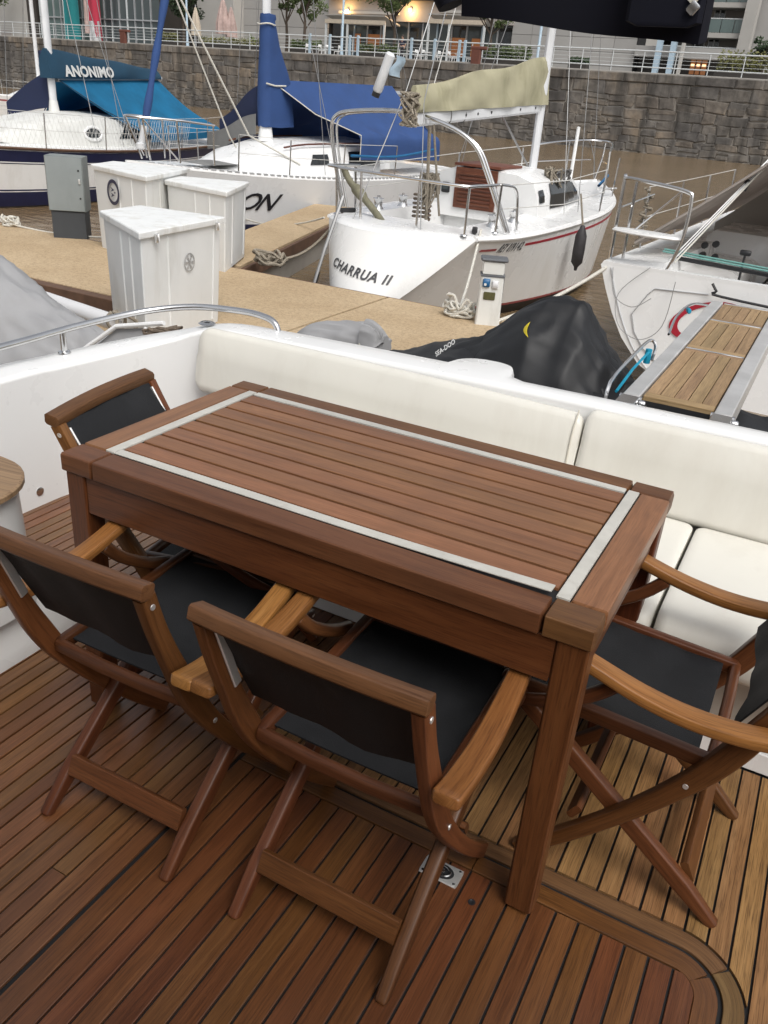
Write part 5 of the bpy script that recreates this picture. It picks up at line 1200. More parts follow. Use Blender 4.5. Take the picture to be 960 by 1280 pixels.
# luff part of the cover: a tall sleeve on the mast
def luff(mb):
    rings = []
    for z, r, aft in ((1.66, .16, .62), (1.80, .165, .60), (2.1, .17, .54), (2.35, .165, .50), (2.55, .155, .42), (2.75, .145, .30), (2.95, .135, .20), (3.15, .135, .13), (3.32, .12, .08), (3.36, .13, .10), (3.42, .12, .09)):
        rings.append([V(r*.9*math.cos(a), 5.35+(r*.9 if math.sin(a) > 0 else (r*.9+aft))*math.sin(a), z+.012*math.sin(5*a)) for a in [2*math.pi*i/16 for i in range(16)]])
    mb.rings(rings); return mb
luff(MB()).build('luff_cover', M('canvas_navy'), on, 60)
wire('cover_lacing', [V(.14*math.cos(a), 5.35+.16*math.sin(a), 3.27+.01*math.sin(3*a)) for a in [2*math.pi*i/16 for i in range(17)]], 0.013, 'rope_white', on)
wire('cover_lacing', [(-.15, 5.5, 2.36), (-.17, 5.30, 2.33), (-.16, 5.0, 2.34)], 0.014, 'rope_white', on)
# boom and tent
b = MB(); b.tube([V(0, 5.2, 2.28), V(-.0, 1.2, 2.36)], .06, 8); b.build('boom', M('aluminium'), on)
def tent(sx, top0, top1, low0, low1, skirt, folds=0.025, seed=0):
    def fn(u, v):
        rz0 = Vector(top0).lerp(Vector(top1), u); lz = Vector(low0).lerp(Vector(low1), u)
        if v < .78:
            k = v/.78; p = rz0.lerp(lz, k); p.z -= 0.16*math.sin(math.pi*k)*(.6+.4*math.sin(u*3)); p.z += folds*math.sin(u*22+k*4+seed)*k; p.x += sx*folds*.6*math.sin(u*16+seed)*k
        else:
            k = (v-.78)/.22; p = lz.copy(); p.z -= skirt*k; p.x += sx*(.02*k+folds*.6*math.sin(u*16+seed)+.012*math.sin(u*40)*k)
        return p
    return fn
R0, R1 = (0, 5.25, 2.42), (0, 1.5, 2.50)
for sx in (1, -1):
    o = sheet('boom_tent', tent(sx, R0, R1, (sx*1.16, 4.0, 1.62), (sx*1.18, 1.3, 1.58), .42, seed=sx), 34, 16, .006, 'canvas_navy', None, 50); o.parent = on
    wire('tent_hem', [Vector(R0), V(sx*.58, 4.65, 1.92), V(sx*1.16, 4.0, 1.62), V(sx*1.16, 4.0, 1.18)], 0.010, 'rope_white', on)
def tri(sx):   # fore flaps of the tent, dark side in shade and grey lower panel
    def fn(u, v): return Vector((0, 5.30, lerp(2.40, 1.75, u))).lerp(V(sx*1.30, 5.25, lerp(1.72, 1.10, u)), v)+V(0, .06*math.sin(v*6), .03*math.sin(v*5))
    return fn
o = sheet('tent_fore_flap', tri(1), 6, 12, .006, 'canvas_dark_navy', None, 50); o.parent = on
def tri2(u, v): return V(lerp(.10, 1.62, v), 5.50-.25*v, lerp(lerp(1.86, 1.42, v), lerp(1.52, 1.12, v), u)+.03*math.sin(v*7))
o = sheet('tent_lower_flap', tri2, 6, 12, .006, 'canvas_grey', None, 50); o.parent = on
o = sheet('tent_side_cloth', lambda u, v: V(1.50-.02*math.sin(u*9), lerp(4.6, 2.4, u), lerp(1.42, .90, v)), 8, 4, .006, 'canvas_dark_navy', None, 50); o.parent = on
o = sheet('tent_end', lambda u, v: V(lerp(-1.17, 1.17, u), 1.38, lerp(lerp(1.15, 1.62, 1-abs(2*u-1)), 2.40-.85*abs(2*u-1), v)), 10, 6, .006, 'canvas_navy', None, 50); o.parent = on
# furled blue genoa on the forestay, pulpit
fa, fb = V(0, 8.18, 1.36), V(0, 5.6, 10.2)
b = MB(); b.tube([fa.lerp(fb, t) for t in (0.0, .03)], .05, 10); b.lathe([(.03, 0), (.075, .02), (.075, .09), (.03, .11)], (0, 8.2, 1.28), 12); b.build('furling_drum', M('alu_white'), on)
b = MB(); n_ = 40; b.tube([fa.lerp(fb, lerp(.045, .6, i/n_)) for i in range(n_+1)], [.055+.010*math.sin(i*1.1) for i in range(n_+1)], 10); b.build('furled_genoa', M('canvas_navy'), on)
wire('genoa_lashing', [fa.lerp(fb, .27)+V(.08*math.cos(a), .02, .08*math.sin(a)*.4+.002*a) for a in [i*.7 for i in range(28)]], .011, 'rope_white', on)
zz = 1.14
b = MB(); b.tube(bend([(-.62, 7.2, zz+.55), (-.46, 7.8, zz+.60), (-.16, 8.35, zz+.62), (.16, 8.35, zz+.62), (.46, 7.8, zz+.60), (.62, 7.2, zz+.55)], 6), .018, 8)
for sx in (1, -1):
    b.tube([V(sx*.61, 7.22, zz+.55), V(sx*.60, 7.2, zz-.05)], .016, 8); b.tube([V(sx*.46, 7.85, zz+.60), V(sx*.40, 7.75, zz-.02)], .016, 8); b.tube([V(sx*.2, 8.3, zz+.60), V(sx*.10, 8.1, zz)], .016, 8); b.tube([V(sx*.2, 8.3, zz+.60), V(sx*.42, 7.8, zz+.02)], .012, 8)
b.build('pulpit', M('stainless'), on)
for sx in (1, -1): 
    stanchions(H2, on, [.36, .55, .70, .81], .58, sx)
M2 = V(0, 5.35, 10.6)
for pts in (((-1.15, 5.0, .95), M2), ((1.15, 5.0, .95), M2), ((-1.1, 4.6, .95), (0, 5.35, 6)), ((1.1, 4.6, .95), (0, 5.35, 6)), ((0, .1, 1.0), M2)): wire('shroud', pts, .006, 'wire', on)
wire('spare_halyard', [fa.lerp(fb, .26)+V(-.02, -.03, .0), (-.55, 6.35, 1.55), (-.80, 5.3, 1.10)], .016, 'rope_white', on); wire('spare_halyard', [fa.lerp(fb, .26), V(-.25, 6.5, 1.5), V(-.1, 6.2, 1.32)], .013, 'rope_white', on)
b = MB(); b.grid(lambda u, v: V(lerp(-.55, .10, u), lerp(6.55, 7.35, v), 1.09+.05*math.sin(u*3)*math.sin(v*3)), 8, 8); b.build('sail_bag', M('canvas_grey'), on, 60)
lw2 = lambda *p: Matrix.Translation(on.location) @ Matrix.Rotation(on.rotation_euler.z, 4, 'Z') @ Vector(p)
rope('mooring_rope', sag(onY(308, 274, 12.2), onY(405, 272, 10.6), 0.10), .014, 'rope_white', 'white mooring line along the grey hull marked ON')

# ---------------- ANONIMO : blue awning, left
an = thing('sailing_yacht', 'white sailing yacht with blue awning and teal ANONIMO boom cover', 'sailboat', (-15.72, 18.9, WZ), R(190.4), 'sailing boats in the harbour')
H3 = Hull(10.4, 3.2, .95, 1.12, .90, .78, .9, .15, .6, .42, .90)
H3.mesh('hull', ['gelcoat_side', 'navy_paint', 'antifoul_dark'], [(1, .95, 1), (.95, .80, 1), (.80, .28, 0), (.28, .03, 1), (.03, -.05, 2), (-.05, -.35, 2)], an)
stripe(H3, .765, .780, .05, .97, -1, 'navy_paint', an); stripe(H3, .30, .325, .05, .97, -1, 'navy_paint', an)
H3.deck('deck', 'gelcoat_side', an, (0.05, 0.32, 0.7, 0.4), 0.08)
H3.rub('toe_rail', 1.03, .025, 'fascia_wood', an)
C3 = [(3.6, 1.05, .98, .50), (3.8, 1.05, .98, .52), (4.8, 1.02, .98, .54), (5.8, .95, .98, .54), (6.7, .80, 1.0, .44), (7.6, .55, 1.05, .20), (8.0, .40, 1.08, .02)]
cabin('coachroof', 'dirty_white', an, C3)
for sx in (1, -1):
    cab_window('cabin_window', C3, an, 3.75, 5.0, .22, .70, sx, slant=.3)
    b = MB(); b.tube(smooth_path([cab_pt(C3, 5.78+.24*math.cos(a), .42+.22*math.sin(a), sx)+V(sx*.01, 0, 0) for a in [2*math.pi*i/16 for i in range(17)]], 2), .028, 6); b.build('port_frame', M('gelcoat'), an)
    cab_window('cabin_window', C3, an, 5.56, 6.0, .28, .58, sx, slant=.02)
b = MB(); b.sweep([V(0, 5.75, 1.50), V(0, 5.80, 12)], circ(.062, 12, .09), (0, 1, 0)); b.build('mast', M('alu_white'), an)
b = MB(); b.sweep([V(0, 5.75, 1.46), V(0, 5.75, 1.75)], circ(.10, 12, .13), (0, 1, 0), scale=[1.1, .7]); b.build('mast_boot', M('dirty_white'), an)
b = MB(); b.tube([V(0, 5.6, 2.14), V(0, 1.7, 2.27)], .06, 8); b.build('boom', M('aluminium'), an)
sc = sailcover(MB(), 5.92, 1.9, 2.14, 2.26, .52, .20, .14, 0, 0, 26, .014, 5); cv3 = sc.build('sail_cover', M('canvas_teal'), an, 60)
ys_ = lambda u: 4.95-u
text('cover_lettering', 'ANONIMO', .33, M('lettering_white'), lambda u, v: V(-.178+.22*v, 5.50-u, 2.20+(u*.034)+v*.80-u*.01), an, .0, .014, 1.05)
S0, S1 = (0, 5.6, 2.15), (0, 1.9, 2.28)
for sx in (1, -1):
    o = sheet('awning', tent(sx, S0, S1, (sx*1.40, 4.5, 1.22), (sx*1.42, 1.35, 1.26), .16, .03, sx+2), 34, 16, .006, 'canvas_blue', None, 50); o.parent = an
    wire('awning_edge', [Vector(S0), V(sx*.7, 5.05, 1.62), V(sx*1.40, 4.5, 1.22)], .012, 'canvas_teal', an)
o = sheet('mast_apron', lambda u, v: V(lerp(0.02, 1.25, v), 5.72-.1*v, lerp(lerp(2.3, 1.62, v), lerp(1.62, 1.30, v), u)+.05*math.sin(v*3)), 6, 10, .006, 'canvas_dark_navy', None, 50); o.parent = an
o = sheet('companionway_hood', lambda u, v: V(lerp(-.75, .75, u), lerp(4.5, 3.9, v), 1.45+.22*max(0, math.sin(math.pi*u))**.5*(.4+.6*v)), 12, 8, .006, 'canvas_dark_navy', None, 50); o.parent = an
for sx in (1, -1): stanchions(H3, an, [.08, .20, .33, .46, .60, .74, .86], .60, sx)
# netting on the guard rail
b = MB()
for i in range(60):
    t0 = lerp(.30, .86, i/60)
    for d in (-.022, .022):
        if .28 < t0+d < .88:
            p = H3.side(t0, 1, -1)+V(.05, 0, .04); q = H3.side(t0+d, 1, -1)+V(.04, 0, .60); b.tube([p, q], .0032, 3, caps=False)
b.build('guard_netting', M('wire_white'), an)['kind'] = 'stuff'
M3 = V(0, 5.8, 11.5)
for pts in (((-1.4, 5.5, 1.0), M3), ((1.4, 5.5, 1.0), M3), ((-1.35, 5.1, 1.0), (0, 5.8, 6.5)), ((1.35, 5.1, 1.0), (0, 5.8, 6.5)), ((-1.3, 6.2, 1.0), (0, 5.8, 6.5)), ((0, 10.2, 1.15), (0, 6, 11))): wire('shroud', pts, .007, 'wire', an)

# ---------------- C boat : right
cb = thing('racing_yacht', 'white racing yacht with beige boom tent and a red letter C on its transom', 'sailboat', (-0.40, 8.02, WZ), R(-3), 'sailing boats in the harbour')
H4 = Hull(10.0, 3.3, 1.06, 1.2, 1.05, .94, .3, .06, .80, .5, .96, 1.0); H4.vexp = .27
H4.mesh('hull', ['gelcoat', 'navy_paint', 'antifoul_dark'], [(1, .93, 0), (.93, .8, 0), (.8, .6, 0), (.6, .4, 0), (.4, .2, 0), (.2, .05, 0), (.05, -.08, 2), (-.08, -.35, 2)], cb)
# transom: rounded panel with a recess line and the red letter
def tr_y(z): return H4.tr*(z/H4.zs)-.006
H4.deck('deck', 'gelcoat', cb, (0.012, 0.40, 0.98, 0.42), 0.04)
b = MB(); b.box((0.0, 1.9, .70), (.7, 3.4, .10)); b.build('cockpit_sole', M('gelcoat_grey'), cb, 0)
for sx in (1, -1):
    b = MB(); b.rings([[V(sx*.98, y, .66), V(sx*.98, y, 1.0), V(sx*.55, y, .98), V(sx*.48, y, .94), V(sx*.48, y, .66)] for y in (.10, .11, 3.4)], closed=False); b.poly([V(sx*.98, .10, .66), V(sx*.98, .10, 1.0), V(sx*.55, .10, .98), V(sx*.48, .10, .94), V(sx*.48, .10, .66)]); b.build('cockpit_bench', M('gelcoat'), cb, 40)
def tline(pts, r, mat, name): return wire(name, [V(x, tr_y(z)-.002, z) for x, z in pts], r, mat, cb, 5)
def rim(f, k0, k1, n=16): return [(-H4.side(0, lerp(k0, k1, i/n), 1).x*f, H4.side(0, lerp(k0, k1, i/n), 1).z) for i in range(n+1)]
tline(rim(.935, .985, .06), .005, 'aluminium', 'transom_line')
tline([(-1.05, .86), (-1.16, .66), (-1.10, .50), (-.98, .36), (-.80, .24), (-.55, .17)], .005, 'aluminium', 'transom_line')
tline([(-1.05, .86), (-1.0, .92), (-.52, .95)], .005, 'aluminium', 'transom_line')
b = MB()
for i in range(22):
    a0, a1 = R(lerp(62, 300, i/22)), R(lerp(62, 300, (i+1)/22)); w0 = .030+.026*math.sin(math.pi*i/22); w1 = .030+.026*math.sin(math.pi*(i+1)/22)
    f = lambda a, r: V(-.47+r*math.cos(a)*1.25+.55*r*math.sin(a), 0, .715+.82*r*math.sin(a))
    P = [f(a0, .24), f(a1, .24), f(a1, .24-w1), f(a0, .24-w0)]; b.quad(*[V(p.x, tr_y(p.z)-.006, p.z) for p in P])
b.build('letter_c', M('red_paint'), cb, 0, False)
b = MB(); b.tube(bend([(-.50, -.01, 1.06), (-.45, -.01, 1.0), (-.40, -.01, .96), (.6, -.01, .93), (1.2, 0, .98)], 4), .012, 6); b.build('transom_lip', M('black_plastic'), cb)
# traveller across the cockpit, mainsheet, blocks
b = MB(); b.bar(V(-1.05, .75, 1.12), V(1.05, .75, 1.06), .05, .035, .006); b.build('traveller', M('black_plastic'), cb, 40)
for dz, k in ((.03, -.02), (.045, .03)): wire('traveller_line', [(-1.15, .72+k, 1.14+dz), (0, .72+k, 1.10+dz), (1.1, .72+k, 1.08+dz)], .010, 'rope_teal', cb)
b = MB(); b.box((.0, .75, 1.16), (.16, .08, .07), ch=.02); b.lathe([(.0001, 0), (.04, .0), (.045, .03), (.02, .08), (.0001, .09)], (0, .75, 1.19), 12); b.build('traveller_car', M('stainless'), cb, 40)
b = MB(); b.tube([V(-.30, -.02, .88), V(.05, -.02, .855)], .028, 10); b.build('ladder_roller', M('black_plastic'), cb)
wire('ladder_line', [(-.02, -.05, .90), (-.10, -.10, .72), (-.22, -.20, .62)], .010, 'rope_white', cb)
BE = V(.03, .85, 2.25)      # boom end
b = MB(); b.tube([BE, V(.09, 5.5, 2.30)], .07, 10); b.build('boom', M('alu_white'), cb)
b = MB(); b.lathe([(.0001, -.10), (.05, -.09), (.065, -.04), (.066, .04), (.05, .10), (.0001, .12)], (.01, .72, 2.15), 14); b.build('mainsheet_block', M('black_plastic'), cb)
b = MB(); b.lathe([(.0001, -.05), (.035, -.045), (.045, 0), (.035, .045), (.0001, .05)], (.005, .66, 2.11), 16); b.build('red_light', M('red_paint'), cb)
for dx in (-.05, -.02, .03, .06): wire('mainsheet', [(.01+dx*.6, .72, 2.03), (.0+dx, .75, 1.24)], .009, 'wire_white', cb)
# boom tent: two slopes, thick hem at the aft opening
def ctent(sx):
    def fn(u, v):
        a = V(.03, lerp(1.0, 5.6, u), 2.46); e = V(sx*1.45, lerp(.75, 5.6, u), 1.20)
        p = a.lerp(e, v); p.z -= .05*math.sin(math.pi*v)*(1+1.5*u); p.z += .02*math.sin(u*18+v*3)*v; return p
    return fn
for sx in (1, -1):
    o = sheet('boom_tent', ctent(sx), 26, 14, .012, 'canvas_beige', None, 50); o.parent = cb
    h_ = [ctent(sx)(0, i/16) for i in range(17)]
    b = MB(); b.sweep(h_, rrect(.11, .022, .006), (0, 0, 1)); b.build('tent_hem', M('canvas_beige'), cb, 50)
# cabin bulkhead deep under the tent, with instrument and companionway
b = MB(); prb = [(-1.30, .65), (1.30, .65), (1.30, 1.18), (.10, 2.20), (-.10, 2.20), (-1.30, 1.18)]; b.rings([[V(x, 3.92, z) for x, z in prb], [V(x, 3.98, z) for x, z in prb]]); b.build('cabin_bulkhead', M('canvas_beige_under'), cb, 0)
b = MB(); b.box((-.25, 3.90, 1.55), (.36, .04, .20), ch=.02); b.build('compass_housing', M('black_plastic'), cb, 40)
b = MB(); b.box((-.75, 3.2, .95), (.75, 1.3, .55), ch=.08); b.build('cockpit_locker', M('gelcoat'), cb, 40)
b = MB(); b.box((.55, 3.0, 1.15), (.5, .3, .55), ch=.06); b.build('cushion', M('mesh_orange'), cb, 40)
b = MB(); b.tube(bend([(.20, .9, .80), (.34, 1.5, 1.15), (.50, 2.0, 1.38), (.95, 2.4, 1.42)], 5), .075, 10); b.build('tiller_cover', M('canvas_beige'), cb)
b = MB(); b.tube([V(-.42, .9, .72), V(-.42, .9, 1.22)], .012, 6); b.box((-.42, .9, 1.24), (.10, .05, .05), ch=.01); b.build('instrument_post', M('black_plastic'), cb, 40)
for (x, y, z) in ((-.95, 1.7, 1.16), (-.85, 1.75, 1.18), (-.95, 1.7, 1.06), (-.83, 1.75, 1.05)):
    b = MB(); b.lathe([(.0001, 0), (.035, 0), (.035, .05), (.0001, .055)], (x, y, z), 10, 'Y'); b.build('cam_cleat', M('black_plastic'), cb)
# port quarter rail with the white seat
zz = 1.12
b = MB(); b.tube(bend([(-1.52, .22, zz-.05), (-1.52, .22, zz+.66), (-1.50, .20, zz+.70), (-1.35, .14, zz+.70), (-.92, .06, zz+.66), (-.85, .05, zz+.58), (-.86, .06, zz+.25), (-.95, .10, zz-.05), (-1.02, .12, zz-.12)], 5), .017, 8)
b.tube([V(-1.42, .30, zz-.02), V(-1.42, .28, zz+.68)], .015, 8); b.tube([V(-1.50, .22, zz+.45), V(-1.52, 1.4, zz+.50)], .008, 6); b.tube([V(-1.35, .2, zz+.25), V(-.95, .1, zz+.66)], .008, 6); b.build('quarter_rail', M('stainless'), cb)
b = MB(); b.lathe([(.0001, .0), (.26, .0), (.275, .012), (.26, .030), (.0001, .034)], n=24); b.xform(Matrix.Translation((-1.20, .14, zz+.24)) @ Matrix.Rotation(R(-8), 4, 'Z') @ Matrix.Diagonal((1.25, .5, 1, 1))); b.build('quarter_seat', M('gelcoat'), cb, 50)
stanchions(H4, cb, [.13, .30, .46, .62], .62, -1); 
b = MB(); pp = []; rnd = random.Random(31); p0 = H4.side(.13, 1, -1)+V(.03, 0, .05)
for i in range(40): pp.append(p0+V(rnd.uniform(-.05, .05), rnd.uniform(-.05, .05), .6*i/40))
b.tube(smooth_path(pp, 2), .014, 5); b.build('hanging_rope', M('rope_dirty'), cb)
for k, (m_, r_) in enumerate((('wire', .008), ('wire', .008), ('rope_white', .009))):
    wire('running_backstay', [(-1.02+.03*k, .45, 1.12), (-.62+.03*k, .95, 1.80+.02*k), (.35+.05*k, 2.4, 3.5+.05*k)], r_, m_, cb)
wire('tackle', [(-.60, 1.0, 1.78), (-.57, 1.0, 1.88)], .03, 'black_plastic', cb, 6)
wire('loose_line', bend([(-1.42, .03, 1.05), (-1.34, -.05, .82), (-1.15, -.06, .74), (-1.0, -.02, .84)], 5), .004, 'wire', cb)
wire('loose_line', bend([(-1.08, .04, 1.10), (-1.30, -.05, .84), (-1.24, -.07, .56), (-1.02, -.07, .46), (-.84, -.06, .62), (-.82, 0, 1.02)], 6), .004, 'wire', cb)
lw4 = lambda *p: Matrix.Translation(cb.location) @ Matrix.Rotation(cb.rotation_euler.z, 4, 'Z') @ Vector(p)
rope('mooring_rope', sag(lw4(-1.45, .12, 1.08), (-2.62, 7.40, DZ+.03), .05), .017, 'rope_white', 'white mooring line from the racing yacht down to the service pedestal')
b = MB(); b.sweep([V(.09, 5.7, 1.3), V(.09, 5.7, 14)], circ(.08, 12, .12), (0, 1, 0)); b.build('mast', M('alu_white'), cb)

# ---------------- far boat at the left edge
fb_ = thing('sailing_yacht', 'distant white yacht with dark navy sail cover behind the blue awning', 'sailboat', (-34.5, 36.0, WZ), R(185), 'sailing boats in the harbour')
H5 = Hull(10.0, 3.2, .95, 1.15, .95, .78, .8, .1, .6, .42, .9)
H5.mesh('hull', ['gelcoat_side', 'red_stripe', 'antifoul_dark'], [(1, .86, 0), (.86, .80, 1), (.80, .05, 0), (.05, -.3, 2)], fb_)
H5.deck('deck', 'gelcoat', fb_, None, .08)
C5 = [(3.2, 1.05, .95, .6), (4.8, 1.0, .95, .62), (6.2, .85, .98, .5), (7.6, .5, 1.05, .05)]
cabin('coachroof', 'gelcoat', fb_, C5)
for sx in (1, -1): cab_window('cabin_window', C5, fb_, 3.6, 5.8, .3, .7, sx); stanchions(H5, fb_, [.1, .25, .4, .55, .7, .85], .6, sx)
sailcover(MB(), 5.9, 1.2, 1.95, 2.05, 1.0, .75, .22, 0, 0, 20, .03, 8).build('sail_cover', M('canvas_dark_navy'), fb_, 60)
b = MB(); b.sweep([V(0, 6.1, 1.5), V(0, 6.1, 13)], circ(.07, 10, .1), (0, 1, 0)); b.build('mast', M('alu_white'), fb_)

# ================================================================ QUAY WALL (local axes: x along the wall, y away from us)
QA = -math.atan(0.0837); QO = V(-30, 64.23, 0)
QM = Matrix.Translation(QO) @ Matrix.Rotation(QA, 4, 'Z'); QI = QM.inverted()
def onW(px, py, dy):
    """local quay coordinates where a line of sight meets the plane dy behind the wall face"""
    o = QI @ EYEP; d = QI.to_3x3() @ ray(px, py); return o+d*((dy-o.y)/d.y)
def qthing(name, label, cat, p=(0, 0, 0), group=None):
    t = thing(name, label, cat, QM @ Vector(p), QA, group); return t
ZT = 3.95
qw = qthing('quay_wall', 'old rough stone quay wall across the brown harbour water', 'quay wall')
b = MB(); b.box((-15, .56, (ZT-1.6)/2), (130, 1.0, ZT+1.6)); b.build('mortar_core', M('mortar'), qw, 0)
rnd = random.Random(5)
heights = [.52, .80, .74, .66, .56, .50, .46, .46, .50]
z = ZT+.02; stones = []
for ci, h in enumerate(heights):
    x = -62+rnd.random(); big = ci in (1, 2, 3)
    while x < 34:
        L_ = rnd.uniform(1.4, 2.6) if ci == 0 else (rnd.uniform(.8, 2.0) if big else rnd.uniform(.5, 1.4))
        if ci > 0 and rnd.random() < (.30 if not big else .22) and L_ > .5 and h > .42:      # two smaller stones on top of each other
            k = rnd.uniform(.38, .62); parts_ = [(x, x+L_, z-h*k, z), (x, x+L_, z-h, z-h*k)]
        else: parts_ = [(x, x+L_, z-h, z)]
        for q in parts_: stones.append((q, ci))
        x += L_
    z -= h
def stone_into(mb, q, ci, rnd):
    x0, x1, z0, z1 = q; j = .012 if ci == 0 else .095; gj = .010 if ci == 0 else .018
    c = [V(x0+gj, 0, z0+gj), V(x1-gj, 0, z0+gj), V(x1-gj, 0, z1-gj), V(x0+gj, 0, z1-gj)]
    c = [p+V(rnd.uniform(-j, j), 0, rnd.uniform(-j, j)) for p in c]
    pr_ = rnd.uniform(-.01, .02)+(.06 if ci == 0 else 0)
    if ci: c.insert(rnd.choice([1, 2, 3, 4]), None)
    pts = []
    for i, p in enumerate(c):
        if p is None:
            a, d = c[i-1], c[(i+1) % len(c)]; p = (a+d)/2+V(rnd.uniform(-.06, .06), 0, rnd.uniform(-.06, .06))
        pts.append(p)
    ctr = sum(pts, Vector())/len(pts); base = len(mb.v); n = len(pts)
    mb.v += [p+V(0, .10, 0) for p in pts]+[p+V(0, -pr_+.015, 0) for p in pts]+[ctr+(p-ctr)*.86+V(0, -pr_-.02+rnd.uniform(-.012, .012), 0) for p in pts]
    for i in range(n):
        k = (i+1) % n
        mb.face((base+i, base+k, base+n+k, base+n+i)); mb.face((base+n+i, base+n+k, base+2*n+k, base+2*n+i))
    mb.face(tuple(base+2*n+i for i in range(n)))
vis = [s_ for s_ in stones if -56 < s_[0][0] < 29 and s_[0][2] > -1.0]
vis.sort(key=lambda s_: -((s_[0][1]-s_[0][0])*(s_[0][3]-s_[0][2]))*(1+.012*(s_[0][0]+56)))
front = set(id(s_) for s_ in vis[:300]); rest = MB()
for s_ in stones:
    if id(s_) in front:
        b = MB(); stone_into(b, s_[0], s_[1], rnd); b.build('stone', M('quay_stone'), qw, 0)
    else: stone_into(rest, s_[0], s_[1], rnd)
tag(rest.build('small_stones', M('quay_stone'), qw, 0), kind='stuff')
pm = tag(bpy.data.objects.new('promenade', None), kind='structure'); COL.objects.link(pm); pm.matrix_world = QM
b = MB(); b.box((-15, 41, ZT-.10), (150, 80, .2)); b.build('paving', M('pale_paving'), pm, 0)
b = MB(); b.box((-15, .32, ZT+.06), (130, .30, .10), ch=.02); b.build('kerb', M('concrete'), pm, 40)
# railing
rl_ = qthing('promenade_railing', 'pale metal railing along the top of the quay wall', 'railing', (0, .35, ZT))
b = MB(); b.tube([V(-62, 0, 1.36), V(34, 0, 1.36)], .045, 8); b.build('top_rail', M('rail_paint'), rl_)
b = MB(); b.tube([V(-62, 0, .42), V(34, 0, .42)], .04, 8); b.build('low_rail', M('rail_paint'), rl_)
for zz in (.65, .88, 1.12): b = MB(); b.tube([V(-62, 0, zz), V(34, 0, zz)], .010, 4); b.build('rail_wire', M('rail_paint'), rl_)
pb = MB(); pb.tube([V(0, 0, .1), V(0, 0, 1.36)], .032, 8); pmsh = pb.mesh('post', M('rail_paint'))
x = -60
while x < 33:
    share('post', pmsh, rl_, (x, 0, 0)); x += 2.15
# broad pale-blue posts in the middle stretch
pb = MB(); pb.box((0, 0, .80), (.20, .16, 1.45), ch=.02); pw2 = pb.mesh('gate_post', M('rail_blue'), 40)
for px in (387, 412, 437, 447, 514, 543, 574, 581): 
    p = onW(px, 60, .35); share('gate_post', pw2, rl_, (p.x, .02, 0))
for px, lab in ((155, 'rust red bollard on the quay edge at the left'), (596, 'rust red bollard on the quay edge above the khaki sail cover')):
    p = onW(px, 62, .1); t = qthing('bollard', lab, 'bollard', (p.x, .12, ZT), 'red bollards on the quay')
    b = MB(); b.box((0, 0, .35), (.75, .30, 1.3), ch=.05); b.build('post', M('bollard_red'), t, 40)
    b = MB(); b.box((.22, 0, 1.04), (1.3, .34, .22), ch=.05); b.build('head', M('bollard_red'), t, 40)
# ================================================================ BUILDINGS ON THE PROMENADE
def fbox(name, px0, px1, z0, z1, dy, depth, mat, parent, ch=0.0, off=0.0):
    """box whose front stands dy behind the wall face between two sight columns"""
    a, c = onW(px0, 40, dy).x, onW(px1, 40, dy).x
    b = MB(); b.box(((a+c)/2, dy+depth/2-off, (z0+z1)/2), (abs(c-a), depth, z1-z0), ch=ch); return b.build(name, M(mat), parent, 40 if ch else 0)
def xw(px, dy, py=40): return onW(px, py, dy).x
def zw(px, py, dy): return onW(px, py, dy).z
# -- left pavilion, glass front with hanging banners
bl = qthing('glass_pavilion', 'grey pavilion with green glass front behind the promenade at the left', 'building')
D = 9
fbox('wall', -60, 33, ZT, 20, D, 14, 'white_render', bl); fbox('doorway', 33, 48, ZT, 20, D+.4, 12, 'dark_interior', bl)
fbox('wall', 0, 14, ZT, ZT+1.0, D-.1, .1, 'panel_warm', bl)
fbox('back', 48, 200, ZT, 20, D+2.6, 10, 'dark_interior', bl)
xa, xb = xw(49, D), xw(196, D); n = 16
for i in range(n):
    x0, x1 = lerp(xa, xb, i/n), lerp(xa, xb, (i+1)/n)
    b = MB(); b.box(((x0+x1)/2, D+.5+.02*(i % 2), (ZT+20)/2), (x1-x0-.06, .04, 20-ZT)); b.build('pane', M('window_green' if i < 9 else 'window_glass'), bl, 0)
    b = MB(); b.box((x0, D+.42, (ZT+20)/2), (.10, .16, 20-ZT)); b.build('mullion', M('rail_paint' if i % 4 == 0 else 'aluminium'), bl, 0)
for zz in (ZT+2.6, ZT+5.2): b = MB(); b.box(((xa+xb)/2, D+.40, zz), (xb-xa, .14, .12)); b.build('transom_bar', M('aluminium'), bl, 0)
for (px0, px1, mat, lab) in ((86, 96, 'banner_teal', 'tall dark teal banner hanging on the glass pavilion, left of the red one'), (97, 105, 'banner_teal', None), (112, 127, 'banner_red', 'red and white banner hanging on the glass pavilion')):
    a, c = xw(px0, D-.6), xw(px1, D-.6)
    if lab is None: continue
    t = qthing('banner', lab, 'banner', ((a+c)/2, D-.6, ZT+.3)); wd = abs(c-a)
    if mat == 'banner_teal': wd = abs(xw(105, D-.6)-a)
    def ban(u, v, wd=wd): return (lerp(-wd/2, wd/2, u), .10*math.sin(u*9+v*2), lerp(.0, 9.0, v))
    o = sheet('cloth', ban, 12, 14, .02, mat, None, 60); o.parent = t
    if mat == 'banner_red':
        o = sheet('lower_cloth', lambda u, v, wd=wd: (lerp(-wd/2, wd/2*.9, u), .10*math.sin(u*9+v*2)-.06, lerp(-.1, 2.0, v)), 12, 6, .02, 'banner_white', None, 60); o.parent = t
        o = sheet('side_cloth', lambda u, v, wd=wd: (lerp(-wd*.85, -wd*.52, u), .08*math.sin(u*9+v*2)-.03, lerp(.8, 9.0, v)), 6, 6, .02, 'parasol_pink', None, 60); o.parent = t
    b = MB(); b.tube([V(-wd/2-.1, .1, -.3), V(-wd/2-.1, .1, 9.3)], .05, 6); b.build('pole', M('rail_paint'), t)
